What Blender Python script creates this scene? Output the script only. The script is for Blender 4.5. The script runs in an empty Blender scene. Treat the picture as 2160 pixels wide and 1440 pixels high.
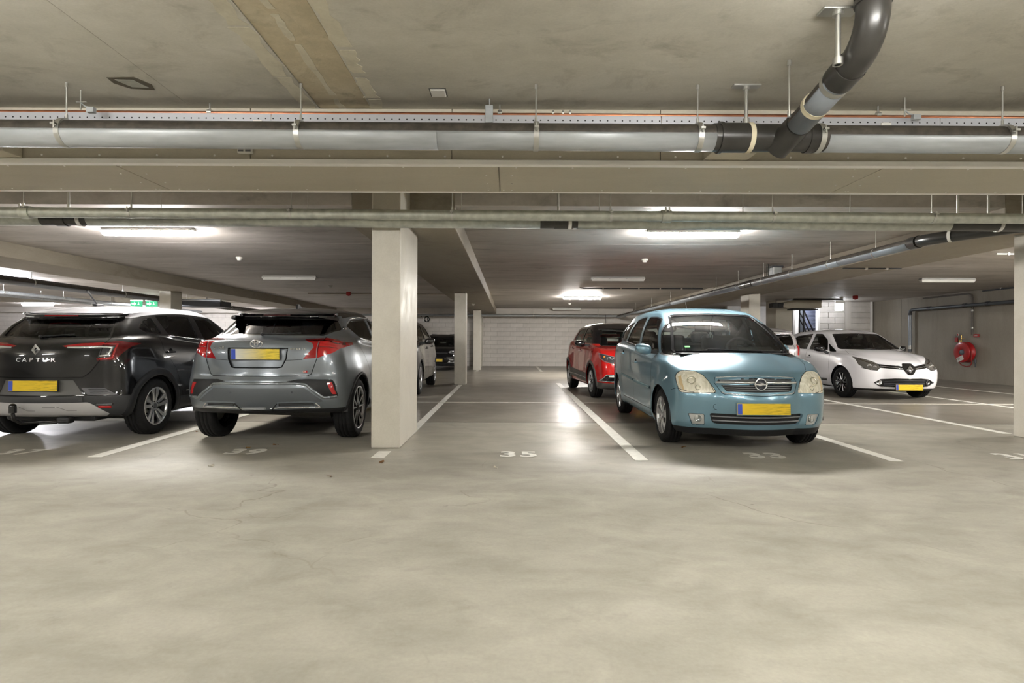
import bpy, bmesh, math, random
from mathutils import Vector, Matrix
from mathutils.bvhtree import BVHTree

SC = bpy.context.scene
COL = SC.collection
R = math.radians
PI = math.pi

# ------------------------------------------------------------------ camera, world, exposure
CAM_H = 1.10
cam_d = bpy.data.cameras.new('camera')
cam_d.sensor_width = 36.0
cam_d.lens = 20.0
cam_d.shift_x = 4 / 2160
cam_d.shift_y = 2 / 2160
cam_d.clip_start = 0.05
cam = bpy.data.objects.new('camera', cam_d)
COL.objects.link(cam)
cam.location = (0, 0, CAM_H)
cam.rotation_mode = 'XYZ'
cam.rotation_euler = (Matrix.Rotation(R(90), 4, 'X') @ Matrix.Rotation(R(0.22), 4, 'Z')).to_euler()
SC.camera = cam

world = bpy.data.worlds.new('world')
SC.world = world
world.use_nodes = True
world.node_tree.nodes['Background'].inputs[0].default_value = (0.05, 0.05, 0.05, 1)
world.node_tree.nodes['Background'].inputs[1].default_value = 0.2

SC.view_settings.view_transform = 'Standard'
SC.view_settings.look = 'None'
SC.view_settings.gamma = 1.0
SC.view_settings.use_curve_mapping = False
SC.view_settings.exposure = 1.6
SC.cycles.use_denoising = True
SC.cycles.max_bounces = 6
SC.cycles.diffuse_bounces = 4
SC.cycles.glossy_bounces = 3
SC.cycles.transmission_bounces = 4
SC.cycles.transparent_max_bounces = 10
SC.cycles.use_adaptive_sampling = True
SC.cycles.adaptive_threshold = 0.12
SC.cycles.caustics_reflective = False
SC.cycles.caustics_refractive = False
SC.cycles.sample_clamp_indirect = 6.0

LAMP_POWER = 260.0     # emission strength of a lit tube diffuser over the bays
AISLE_FILL = 46.0     # strength of the unseen fill lamps added over the aisle


# ------------------------------------------------------------------ materials
MATS = {}

def _nodes(name):
    m = bpy.data.materials.new(name)
    m.use_nodes = True
    nt = m.node_tree
    b = nt.nodes['Principled BSDF']
    return m, nt, b

def N(nt, typ, **kw):
    n = nt.nodes.new(typ)
    for k, v in kw.items():
        setattr(n, k, v)
    return n

def L(nt, a, b):
    nt.links.new(a, b)

def srgb(h):
    h = h.lstrip('#')
    out = []
    for i in (0, 2, 4):
        c = int(h[i:i + 2], 16) / 255
        out.append(c / 12.92 if c <= 0.04045 else ((c + 0.055) / 1.055) ** 2.4)
    return tuple(out)

def mat(name, col, rough=0.5, metal=0.0, coat=0.0, spec=0.5, var=0.0, scale=6.0, bump=0.0, bscale=60.0,
        trans=0.0, emit=0.0, ecol=None, stretch=None, coat_rough=0.03):
    """plain procedural material: colour with optional noise variation and fine bump"""
    if name in MATS:
        return MATS[name]
    if isinstance(col, str):
        col = srgb(col)
    m, nt, b = _nodes(name)
    b.inputs['Base Color'].default_value = (*col, 1)
    b.inputs['Roughness'].default_value = rough
    b.inputs['Metallic'].default_value = metal
    b.inputs['Coat Weight'].default_value = coat
    b.inputs['Coat Roughness'].default_value = coat_rough
    b.inputs['Specular IOR Level'].default_value = spec
    b.inputs['Transmission Weight'].default_value = trans
    if emit:
        b.inputs['Emission Color'].default_value = (*(ecol or col), 1)
        b.inputs['Emission Strength'].default_value = emit
    if var or bump:
        tc = N(nt, 'ShaderNodeTexCoord')
        mp = N(nt, 'ShaderNodeMapping')
        L(nt, tc.outputs['Object'], mp.inputs[0])
        if stretch:
            mp.inputs['Scale'].default_value = stretch
    if var:
        no = N(nt, 'ShaderNodeTexNoise')
        no.inputs['Scale'].default_value = scale
        no.inputs['Detail'].default_value = 3
        L(nt, mp.outputs[0], no.inputs[0])
        rp = N(nt, 'ShaderNodeValToRGB')
        rp.color_ramp.elements[0].position = 0.3
        rp.color_ramp.elements[1].position = 0.7
        rp.color_ramp.elements[0].color = (*[c * (1 - var) for c in col], 1)
        rp.color_ramp.elements[1].color = (*[min(1, c * (1 + var)) for c in col], 1)
        L(nt, no.outputs[0], rp.inputs[0])
        L(nt, rp.outputs[0], b.inputs['Base Color'])
    if bump:
        n2 = N(nt, 'ShaderNodeTexNoise')
        n2.inputs['Scale'].default_value = bscale
        n2.inputs['Detail'].default_value = 4
        L(nt, mp.outputs[0], n2.inputs[0])
        bp = N(nt, 'ShaderNodeBump')
        bp.inputs['Strength'].default_value = bump
        bp.inputs['Distance'].default_value = 0.01
        L(nt, n2.outputs[0], bp.inputs['Height'])
        L(nt, bp.outputs[0], b.inputs['Normal'])
    MATS[name] = m
    return m

def glass(name, tint, refl=1.0):
    """thin tinted window glass: tinted see-through plus a mirror coat that grows with the angle"""
    if name in MATS:
        return MATS[name]
    m, nt, b = _nodes(name)
    nt.nodes.remove(b)
    out = nt.nodes['Material Output']
    tr = N(nt, 'ShaderNodeBsdfTransparent')
    tr.inputs[0].default_value = (*tint, 1)
    gl = N(nt, 'ShaderNodeBsdfGlossy')
    gl.inputs['Roughness'].default_value = 0.01
    gl.inputs[0].default_value = (refl, refl, refl, 1)
    fr = N(nt, 'ShaderNodeFresnel')
    fr.inputs['IOR'].default_value = 1.5
    mx = N(nt, 'ShaderNodeMixShader')
    L(nt, fr.outputs[0], mx.inputs[0])
    L(nt, tr.outputs[0], mx.inputs[1])
    L(nt, gl.outputs[0], mx.inputs[2])
    L(nt, mx.outputs[0], out.inputs[0])
    MATS[name] = m
    return m

def concrete(name, c0, c1, c2, rough=(0.6, 0.85), scale=(0.7, 5.0, 40.0), stretch=(1, 1, 1), streak=0.0, bump=0.15, dark=0.35, darkscale=1.3,
             darkcol=None):
    """mottled concrete: large cloudy tone, medium stains, fine grain"""
    if name in MATS:
        return MATS[name]
    m, nt, b = _nodes(name)
    tc = N(nt, 'ShaderNodeTexCoord')
    geo = N(nt, 'ShaderNodeNewGeometry')
    mp = N(nt, 'ShaderNodeMapping')
    mp.inputs['Scale'].default_value = stretch
    L(nt, geo.outputs['Position'], mp.inputs[0])
    def noise(sc, det=8, ro=0.6, dist=0.0):
        n = N(nt, 'ShaderNodeTexNoise')
        n.inputs['Scale'].default_value = sc
        n.inputs['Detail'].default_value = det
        n.inputs['Roughness'].default_value = ro
        n.inputs['Distortion'].default_value = dist
        L(nt, mp.outputs[0], n.inputs[0])
        return n
    n1, n2, n3 = noise(scale[0], 4, 0.6, 0.4), noise(scale[1], 5, 0.65, 0.3), noise(scale[2], 2)
    rp = N(nt, 'ShaderNodeValToRGB')
    e = rp.color_ramp.elements
    e[0].position, e[1].position = 0.30, 0.72
    e[0].color, e[1].color = (*srgb(c0), 1), (*srgb(c2), 1)
    k = e.new(0.5)
    k.color = (*srgb(c1), 1)
    mixv = N(nt, 'ShaderNodeMix', data_type='FLOAT')
    mixv.inputs['Factor'].default_value = 0.42
    L(nt, n1.outputs[0], mixv.inputs['A'])
    L(nt, n2.outputs[0], mixv.inputs['B'])
    L(nt, mixv.outputs['Result'], rp.inputs[0])
    # dark stains
    n4 = noise(darkscale, 6, 0.7, 0.6)
    r4 = N(nt, 'ShaderNodeValToRGB')
    r4.color_ramp.elements[0].position, r4.color_ramp.elements[1].position = 0.54, 0.74
    L(nt, n4.outputs[0], r4.inputs[0])
    dm = N(nt, 'ShaderNodeMath', operation='MULTIPLY')
    dm.inputs[1].default_value = dark
    L(nt, r4.outputs[0], dm.inputs[0])
    mx = N(nt, 'ShaderNodeMix', data_type='RGBA')
    L(nt, dm.outputs[0], mx.inputs['Factor'])
    L(nt, rp.outputs[0], mx.inputs['A'])
    mx.inputs['B'].default_value = (*srgb(darkcol or '#4a4439'), 1)
    # grain
    g = N(nt, 'ShaderNodeMix', data_type='RGBA', blend_type='OVERLAY')
    g.inputs['Factor'].default_value = 0.10
    L(nt, mx.outputs['Result'], g.inputs['A'])
    L(nt, n3.outputs[0], g.inputs['B'])
    L(nt, g.outputs['Result'], b.inputs['Base Color'])
    rr = N(nt, 'ShaderNodeMapRange')
    rr.inputs['To Min'].default_value, rr.inputs['To Max'].default_value = rough
    rr.inputs['From Min'].default_value, rr.inputs['From Max'].default_value = 0.3, 0.7
    L(nt, n2.outputs[0], rr.inputs[0])
    L(nt, rr.outputs[0], b.inputs['Roughness'])
    bp = N(nt, 'ShaderNodeBump')
    bp.inputs['Strength'].default_value = bump
    bp.inputs['Distance'].default_value = 0.01
    L(nt, n2.outputs[0], bp.inputs['Height'])
    L(nt, bp.outputs[0], b.inputs['Normal'])
    MATS[name] = m
    return m


# ------------------------------------------------------------------ mesh builder
class MB:
    def __init__(s):
        s.v, s.f, s.sm, s.mi = [], [], [], []
        s.cur = 0
    def add(s, vs, fs, smooth=False):
        o = len(s.v)
        s.v += [tuple(p) for p in vs]
        for f in fs:
            s.f.append(tuple(o + i for i in f))
            s.sm.append(smooth)
            s.mi.append(s.cur)
        return s
    def box(s, x0, x1, y0, y1, z0, z1, bev=0.0):
        if bev <= 0:
            vs = [(x, y, z) for z in (z0, z1) for y in (y0, y1) for x in (x0, x1)]
            return s.add(vs, [(0, 2, 3, 1), (4, 5, 7, 6), (0, 1, 5, 4), (2, 6, 7, 3), (0, 4, 6, 2), (1, 3, 7, 5)])
        b = min(bev, abs(x1 - x0) * .49, abs(y1 - y0) * .49, abs(z1 - z0) * .49)
        bm = bmesh.new()
        bmesh.ops.create_cube(bm, size=1)
        for v in bm.verts:
            v.co = Vector(((x0 + x1) / 2 + v.co.x * (x1 - x0), (y0 + y1) / 2 + v.co.y * (y1 - y0), (z0 + z1) / 2 + v.co.z * (z1 - z0)))
        bmesh.ops.bevel(bm, geom=bm.edges[:], offset=b, segments=2, affect='EDGES', profile=0.5)
        bm.verts.index_update()
        s.add([v.co for v in bm.verts], [[v.index for v in f.verts] for f in bm.faces])
        bm.free()
        return s
    def tube(s, pts, rad, n=12, caps=True, smooth=True):
        """round tube along a polyline; rad a number or one per point"""
        P = [Vector(p) for p in pts]
        rs = rad if isinstance(rad, (list, tuple)) else [rad] * len(P)
        t0 = (P[1] - P[0]).normalized()
        up = Vector((0, 0, 1)) if abs(t0.z) < 0.9 else Vector((1, 0, 0))
        a = t0.cross(up).normalized()
        vs, fs = [], []
        for i, p in enumerate(P):
            if i == 0: t = P[1] - P[0]
            elif i == len(P) - 1: t = P[-1] - P[-2]
            else: t = (P[i + 1] - P[i]).normalized() + (P[i] - P[i - 1]).normalized()
            t.normalize()
            a = (a - t * a.dot(t)).normalized()
            b = t.cross(a)
            for k in range(n):
                q = 2 * PI * k / n
                vs.append(p + (a * math.cos(q) + b * math.sin(q)) * rs[i])
        for i in range(len(P) - 1):
            for k in range(n):
                k2 = (k + 1) % n
                fs.append((i * n + k, i * n + k2, (i + 1) * n + k2, (i + 1) * n + k))
        s.add(vs, fs, smooth)
        if caps:
            o = len(s.v)
            s.add(vs[:n], [tuple(range(n))[::-1]])
            s.add(vs[-n:], [tuple(range(n))])
        return s
    def lathe(s, prof, axis='X', n=32, center=(0, 0, 0), smooth=True, closed=False):
        """profile of (r, t) turned about an axis through center"""
        c = Vector(center)
        vs, fs = [], []
        m = len(prof)
        for k in range(n):
            q = 2 * PI * k / n
            for r, t in prof:
                u, w = r * math.cos(q), r * math.sin(q)
                p = {'X': (t, u, w), 'Y': (u, t, w), 'Z': (u, w, t)}[axis]
                vs.append(c + Vector(p))
        for k in range(n):
            k2 = (k + 1) % n
            for j in range(m if closed else m - 1):
                j2 = (j + 1) % m
                fs.append((k * m + j, k * m + j2, k2 * m + j2, k2 * m + j))
        return s.add(vs, fs, smooth)
    def prism(s, poly, axis, t0, t1, smooth=False):
        """2D polygon pushed along an axis; X:(y,z) Y:(x,z) Z:(x,y)"""
        def p3(p, t):
            return {'X': (t, p[0], p[1]), 'Y': (p[0], t, p[1]), 'Z': (p[0], p[1], t)}[axis]
        n = len(poly)
        vs = [p3(p, t0) for p in poly] + [p3(p, t1) for p in poly]
        fs = [tuple(range(n)), tuple(range(2 * n - 1, n - 1, -1))]
        fs += [(i, n + i, n + (i + 1) % n, (i + 1) % n) for i in range(n)]
        return s.add(vs, fs, smooth)
    def ball(s, c, r, seg=12, rings=8, sc=(1, 1, 1)):
        vs, fs = [], []
        for i in range(rings + 1):
            th = PI * i / rings
            for k in range(seg):
                q = 2 * PI * k / seg
                vs.append((c[0] + r * sc[0] * math.sin(th) * math.cos(q), c[1] + r * sc[1] * math.sin(th) * math.sin(q), c[2] + r * sc[2] * math.cos(th)))
        for i in range(rings):
            for k in range(seg):
                k2 = (k + 1) % seg
                fs.append((i * seg + k, (i + 1) * seg + k, (i + 1) * seg + k2, i * seg + k2))
        return s.add(vs, fs, True)
    def mesh(s, name, mats):
        me = bpy.data.meshes.new(name)
        me.from_pydata(s.v, [], s.f)
        if not isinstance(mats, (list, tuple)):
            mats = [mats]
        for m in mats:
            me.materials.append(m)
        me.polygons.foreach_set('use_smooth', s.sm)
        me.polygons.foreach_set('material_index', s.mi)
        bm = bmesh.new()
        bm.from_mesh(me)
        bmesh.ops.recalc_face_normals(bm, faces=bm.faces[:])
        bm.to_mesh(me)
        bm.free()
        me.update()
        return me
    def build(s, name, mats, parent=None, loc=(0, 0, 0), **tags):
        o = bpy.data.objects.new(name, s.mesh(name, mats))
        COL.objects.link(o)
        o.location = loc
        if parent is not None:
            o.parent = parent
        return tag(o, **tags)

def tag(o, label=None, cat=None, group=None, kind=None):
    if label: o['label'] = label
    if cat: o['category'] = cat
    if group: o['group'] = group
    if kind: o['kind'] = kind
    return o

def thing(name, label, cat, loc=(0, 0, 0), rz=0.0, group=None):
    o = bpy.data.objects.new(name, None)
    o.empty_display_size = 0.2
    COL.objects.link(o)
    o.location = loc
    o.rotation_euler = (0, 0, rz)
    return tag(o, label, cat, group)

def struct(name, mb, m, label, parent=None):
    return mb.build(name, m, parent, label=label, kind='structure')

def part(name, data, parent, loc=(0, 0, 0), rot=(0, 0, 0)):
    """another object on shared mesh data"""
    o = bpy.data.objects.new(name, data)
    COL.objects.link(o)
    o.location = loc
    o.rotation_euler = rot
    o.parent = parent
    return o

def copy_tree(o, parent=None):
    c = o.copy()
    COL.objects.link(c)
    c.parent = parent
    for ch in list(o.children):
        copy_tree(ch, c)
    return c

def text_mesh(body, size, extrude=0.0, spacing=1.0, shear=0.0, align='CENTER', offset=0.0):
    cu = bpy.data.curves.new('lettering', 'FONT')
    cu.body = body
    cu.size = size
    cu.extrude = extrude
    cu.space_character = spacing
    cu.shear = shear
    cu.offset = offset
    cu.align_x = align
    cu.align_y = 'CENTER'
    o = bpy.data.objects.new('lettering', cu)
    COL.objects.link(o)
    dg = bpy.context.evaluated_depsgraph_get()
    me = bpy.data.meshes.new_from_object(o.evaluated_get(dg))
    bpy.data.objects.remove(o)
    bpy.data.curves.remove(cu)
    return me

def text_obj(name, body, size, m, parent, loc, rot, extrude=0.0, spacing=1.0, offset=0.0, scale=(1, 1, 1)):
    me = text_mesh(body, size, extrude, spacing, offset=offset)
    me.materials.clear()
    me.materials.append(m)
    o = part(name, me, parent, loc, rot)
    o.scale = scale
    return o
# ------------------------------------------------------------------ shared materials
M_COL = concrete('painted_concrete', '#bab5a8', '#c4bfb3', '#cdc9be', rough=(0.35, 0.6), dark=0.12, scale=(0.8, 6, 60))
M_BEAM = concrete('beam_concrete', '#8d8577', '#989082', '#a39c8e', rough=(0.55, 0.8), stretch=(1, 0.6, 2.2), dark=0.35, darkscale=1.7)
M_CEIL = concrete('bay_ceiling_concrete', '#9c9690', '#bab4ae', '#d2ccc7', rough=(0.42, 0.75), scale=(0.7, 5.0, 30), stretch=(0.6, 2.2, 1), dark=0.55, darkscale=1.6)
M_NEAR = concrete('aisle_ceiling_concrete', '#a8a498', '#bab6aa', '#cac6bb', rough=(0.55, 0.8), scale=(0.8, 7, 60), stretch=(1, 1.4, 1), dark=0.42, darkscale=2.3, darkcol='#6b6453')
M_GROUT = concrete('grout_band', '#a3987f', '#bdb197', '#cbc2ab', rough=(0.7, 0.9), scale=(1.6, 8, 40), dark=0.5, darkscale=3.2, darkcol='#5f5747', bump=0.5)
M_RWALL = concrete('right_wall_concrete', '#8f887c', '#9b9488', '#a69f94', rough=(0.6, 0.8), scale=(0.6, 3, 40), stretch=(1, 1.5, 0.35), dark=0.22)
M_BLOCK = [mat('block_%d' % i, c, rough=0.75, var=0.07, scale=5, bump=0.25, bscale=50) for i, c in enumerate(('#d8d3cd', '#d5d0ca', '#d1ccc6'))]
M_MORTAR = mat('mortar', '#a39e96', rough=0.9, bump=0.2)
M_WWALL = mat('white_wall', '#d5d0c9', rough=0.8, var=0.05, scale=1.5)
M_WHITEPAINT = mat('road_paint', '#e4e2da', rough=0.6, var=0.08, scale=14)
M_BOARD = concrete('soffit_board_beige', '#b7b09f', '#bfb8a8', '#c6bfaf', rough=(0.6, 0.75), scale=(0.8, 3, 50), stretch=(0.7, 2.5, 2.5), dark=0.06, bump=0.03)
M_BEAD = mat('white_bead', '#f8f6f2', rough=0.4)
M_PVCWHITE = mat('white_plastic', '#dedcd6', rough=0.35)
M_GALV = mat('galvanised_steel', (0.40, 0.42, 0.43), rough=0.46, metal=0.3, var=0.10, scale=9, stretch=(0.6, 3, 3))
M_GALV2 = mat('galvanised_pipe_steel', (0.50, 0.52, 0.47), rough=0.42, metal=0.6, var=0.16, scale=14)
M_ZINC = mat('zinc_clamp', (0.55, 0.55, 0.52), rough=0.35, metal=0.9)
M_PE = mat('black_drain_plastic', (0.028, 0.026, 0.023), rough=0.30, spec=0.6, var=0.3, scale=8)
M_PEDUST = mat('dusty_black_plastic', (0.055, 0.047, 0.038), rough=0.55, var=0.4, scale=20)
M_COPPER = mat('copper', (0.42, 0.17, 0.09), rough=0.4, metal=0.8, var=0.2, scale=10)
M_DARKGREY = mat('dark_grey_paint', (0.06, 0.065, 0.075), rough=0.45)
M_TAPE = mat('pale_tape', '#cfc6ab', rough=0.6)
M_YELLOW = mat('yellow_tape', '#d8c21c', rough=0.5)
M_RED = mat('signal_red', (0.42, 0.012, 0.014), rough=0.35, coat=0.3)
M_BLACK = mat('matt_black', (0.012, 0.012, 0.013), rough=0.55)
M_BRASS = mat('brass', (0.55, 0.38, 0.12), rough=0.3, metal=1.0)

def floor_material():
    m, nt, b = _nodes('polished_concrete_floor')
    geo = N(nt, 'ShaderNodeNewGeometry')
    P = geo.outputs['Position']
    def noise(sc, det=8, ro=0.6, dist=0.0, st=None, rot=0):
        src = P
        if st or rot:
            mp = N(nt, 'ShaderNodeMapping')
            mp.inputs['Scale'].default_value = st or (1, 1, 1)
            mp.inputs['Rotation'].default_value = (0, 0, rot)
            L(nt, P, mp.inputs[0])
            src = mp.outputs[0]
        n = N(nt, 'ShaderNodeTexNoise')
        n.inputs['Scale'].default_value = sc
        n.inputs['Detail'].default_value = det
        n.inputs['Roughness'].default_value = ro
        n.inputs['Distortion'].default_value = dist
        L(nt, src, n.inputs[0])
        return n.outputs[0]
    def ramp(v, p0, p1, c0=(0, 0, 0), c1=(1, 1, 1)):
        r = N(nt, 'ShaderNodeValToRGB')
        r.color_ramp.elements[0].position, r.color_ramp.elements[1].position = p0, p1
        r.color_ramp.elements[0].color, r.color_ramp.elements[1].color = (*c0, 1), (*c1, 1)
        L(nt, v, r.inputs[0])
        return r.outputs[0]
    def mix(f, a, bb, blend='MIX', fac=None):
        x = N(nt, 'ShaderNodeMix', data_type='RGBA', blend_type=blend)
        if fac is not None: x.inputs['Factor'].default_value = fac
        else: L(nt, f, x.inputs['Factor'])
        for s, k in ((a, 'A'), (bb, 'B')):
            if isinstance(s, tuple): x.inputs[k].default_value = (*s, 1)
            else: L(nt, s, x.inputs[k])
        return x.outputs['Result']
    def mul(a, k):
        x = N(nt, 'ShaderNodeMath', operation='MULTIPLY')
        L(nt, a, x.inputs[0])
        if isinstance(k, (int, float)): x.inputs[1].default_value = k
        else: L(nt, k, x.inputs[1])
        return x.outputs[0]
    base = ramp(noise(0.55, 4, 0.6, 0.6), 0.3, 0.7, srgb('#8a867b'), srgb('#a9a599'))
    med = ramp(noise(2.2, 6, 0.62, 0.5, (1, 1.6, 1), 0.35), 0.32, 0.7, srgb('#87837a'), srgb('#b0aca1'))
    c = mix(None, base, med, fac=0.45)
    # the floor beyond the joint is a darker grey brown
    sp = N(nt, 'ShaderNodeSeparateXYZ')
    L(nt, P, sp.inputs[0])
    far = N(nt, 'ShaderNodeMapRange')
    far.inputs['From Min'].default_value, far.inputs['From Max'].default_value = 7.81, 7.83
    L(nt, sp.outputs['Y'], far.inputs[0])
    tone = ramp(noise(0.9, 6, 0.55, 0.3, (0.7, 1.0, 1)), 0.30, 0.70, srgb('#6e685f'), srgb('#8d877d'))
    c = mix(mul(far.outputs[0], 0.72), c, tone)
    # tyre rubbing and oil, in drifting patches
    st = ramp(noise(1.5, 6, 0.62, 0.5, (1, 1.7, 1), 0.5), 0.50, 0.76)
    c = mix(mul(st, 0.30), c, srgb('#6a6458'))
    st2 = ramp(noise(4.5, 5, 0.6, 0.1, (1, 1.3, 1), 0.2), 0.58, 0.86)
    c = mix(mul(st2, 0.34), c, srgb('#5d574c'))
    # small dark drips
    vo = N(nt, 'ShaderNodeTexVoronoi')
    vo.inputs['Scale'].default_value = 1.6
    L(nt, P, vo.inputs['Vector'])
    dr = ramp(vo.outputs['Distance'], 0.018, 0.03, (1, 1, 1), (0, 0, 0))
    c = mix(mul(dr, 0.55), c, srgb('#4b453b'))
    # hairline cracks
    wn = N(nt, 'ShaderNodeTexNoise')
    wn.inputs['Scale'].default_value = 2.2
    wn.inputs['Detail'].default_value = 4
    L(nt, P, wn.inputs[0])
    wv = N(nt, 'ShaderNodeVectorMath', operation='SCALE')
    wv.inputs['Scale'].default_value = 0.5
    L(nt, wn.outputs['Color'], wv.inputs[0])
    ad = N(nt, 'ShaderNodeVectorMath', operation='ADD')
    L(nt, P, ad.inputs[0])
    L(nt, wv.outputs[0], ad.inputs[1])
    v2 = N(nt, 'ShaderNodeTexVoronoi', feature='DISTANCE_TO_EDGE')
    v2.inputs['Scale'].default_value = 0.42
    L(nt, ad.outputs[0], v2.inputs['Vector'])
    cr = ramp(v2.outputs['Distance'], 0.0, 0.0022, (1, 1, 1), (0, 0, 0))
    msk = ramp(noise(0.9, 4), 0.50, 0.62)
    c = mix(mul(mul(cr, msk), 0.5), c, srgb('#5b5447'))
    c = mix(None, c, noise(55, 2), 'OVERLAY', 0.10)
    L(nt, c, b.inputs['Base Color'])
    # gloss
    rg = N(nt, 'ShaderNodeMapRange')
    rg.inputs['From Min'].default_value, rg.inputs['From Max'].default_value = 0.35, 0.68
    rg.inputs['To Min'].default_value, rg.inputs['To Max'].default_value = 0.36, 0.46
    L(nt, noise(1.6, 5, 0.55, 0.2), rg.inputs[0])
    sub = N(nt, 'ShaderNodeMath', operation='MULTIPLY_ADD')
    L(nt, far.outputs[0], sub.inputs[0])
    sub.inputs[1].default_value = -0.08
    L(nt, rg.outputs[0], sub.inputs[2])
    # the driving lane is scuffed matt by traffic, the bays keep their seal
    lane = N(nt, 'ShaderNodeMapRange', interpolation_type='SMOOTHSTEP')
    lane.inputs['From Min'].default_value, lane.inputs['From Max'].default_value = 3.6, 5.7
    lane.inputs['To Min'].default_value, lane.inputs['To Max'].default_value = 0.50, 0.0
    L(nt, sp.outputs['Y'], lane.inputs[0])
    rsum = N(nt, 'ShaderNodeMath', operation='ADD')
    L(nt, lane.outputs[0], rsum.inputs[0])
    L(nt, sub.outputs[0], rsum.inputs[1])
    L(nt, rsum.outputs[0], b.inputs['Roughness'])
    b.inputs['Specular IOR Level'].default_value = 0.32
    bp = N(nt, 'ShaderNodeBump')
    bp.inputs['Strength'].default_value = 0.06
    bp.inputs['Distance'].default_value = 0.01
    L(nt, noise(9, 4, 0.6), bp.inputs['Height'])
    L(nt, bp.outputs[0], b.inputs['Normal'])
    return m

# ------------------------------------------------------------------ the shell
XL, XR, YF, YB = -25.0, 13.4, -6.2, 26.4
ZB, ZN, ZBEAM = 2.645, 2.80, 2.405          # bay ceiling, aisle ceiling, beam undersides
YSTEP = 6.44

floor = struct('floor', MB().box(XL, XR, YF, YB, -0.2, 0.0), floor_material(), 'polished grey beige concrete garage floor with stains and fine cracks')
M_JOINT = mat('joint_sealant', (0.09, 0.085, 0.075), rough=0.7)
MB().box(XL, XR, 7.815, 7.827, -0.01, 0.0015).build('floor_joint', M_JOINT, floor)

ceiling = struct('ceiling', MB().box(XL, XR, YF, YB, 2.95, 3.05), M_NEAR, 'concrete garage ceiling of wide precast planks')
# plank seams over the bays, one plank every 2.45 m, between the band beams
seams = [YSTEP, 8.93, 11.36, 13.8, 16.22, 18.65, 21.1, 23.5, YB]
spans = [(XL, -9.05), (-7.9, -1.80), (-0.63, 5.6), (6.75, XR)]
for (a, b_) in spans:
    for y0, y1 in zip(seams[:-1], seams[1:]):
        MB().box(a, b_, y0 + (0.007 if y0 > YSTEP else 0), y1 - 0.007, ZB, 2.95, 0.006).build('ceiling_panel', M_CEIL, ceiling)
nseams = [XL, -14.4, -11.9, -9.5, -7.1, -4.72, -2.32, -1.40, -1.02, 3.5, 5.9, 8.3, 10.7, XR]
for x0, x1 in zip(nseams[:-1], nseams[1:]):
    if x1 - x0 < 0.45:
        MB().box(x0 + .002, x1 - .002, YF, YSTEP - .002, ZN + 0.006, 2.95, 0.004).build('grout_strip', M_GROUT, ceiling)
    else:
        MB().box(x0 + .0008, x1 - .0008, YF, YSTEP - .002, ZN, 2.95, 0.003).build('ceiling_panel', M_NEAR, ceiling)

# ragged smears of cement left along the grouted joint
rj = random.Random(9)
M_SMEAR = concrete('cement_smear', '#b9b29f', '#c7c1ae', '#d2ccbb', rough=(0.7, 0.9), scale=(2, 9, 50), dark=0.3, darkscale=4)
for xa, w in ((-1.47, .07), (-0.97, .06), (-1.235, .03)):
    y = 0.9
    while y < 4.1:
        ln = rj.uniform(.25, .7)
        n = 7
        lft = [(xa - w * rj.uniform(.4, 1.0), y + ln * i / n) for i in range(n + 1)]
        rgt = [(xa + w * rj.uniform(.4, 1.0), y + ln * i / n) for i in range(n, -1, -1)]
        MB().prism(lft + rgt, 'Z', ZN - .002 + (.006 if w < .05 else 0), ZN + .01).build('cement_smear', M_SMEAR, ceiling)
        y += ln + rj.uniform(.01, .08)

# band beams running away from the aisle
for i, (a, b_) in enumerate([(-9.05, -7.9), (-1.80, -0.63), (5.6, 6.75)]):
    struct('beam', MB().box(a, b_, YSTEP, 25.9, ZBEAM, 2.95, 0.012), M_BEAM,
           ['wide concrete band beam above the black car running to the back wall', 'wide concrete band beam over the middle row of columns', 'wide concrete band beam beside the long sloping drain pipe'][i])
struct('beam', MB().box(XL, XR, 25.9, YB, 2.40, 2.95), M_WWALL, 'pale crossbeam on top of the far block wall')

# columns
cols = [(-8.75, 5.9, 6.95, ZN + .1, None), (-1.29, 5.9, 6.98, ZN + .1, 'broad painted concrete column beside the grey car and bay thirty-nine'),
        (6.2, 5.9, 6.84, ZN + .1, 'painted concrete column cut off by the edge of the picture beside bay thirty-one'),
        (-8.95, 14.75, 15.25, ZBEAM, 'square column rising behind the black car with the white roof'),
        (-1.30, 14.76, 15.2, ZBEAM, 'slim grey column at the end of bay thirty-five'),
        (6.38, 14.85, 15.4, ZBEAM, 'column rising behind the light blue car roof'),
        (-1.32, 22.65, 23.1, ZBEAM, 'far pale column near the block wall'), (-8.75, 22.65, 23.1, ZBEAM, None), (6.2, 22.65, 23.1, ZBEAM, None)]
for x, y0, y1, z1, lab in cols:
    struct('column', MB().box(x - .15, x + .15, y0, y1, 0, z1, 0.012), M_COL, lab or ('far painted column in the row along the %s beam' % ('outer' if x < 0 else 'inner')))

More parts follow.
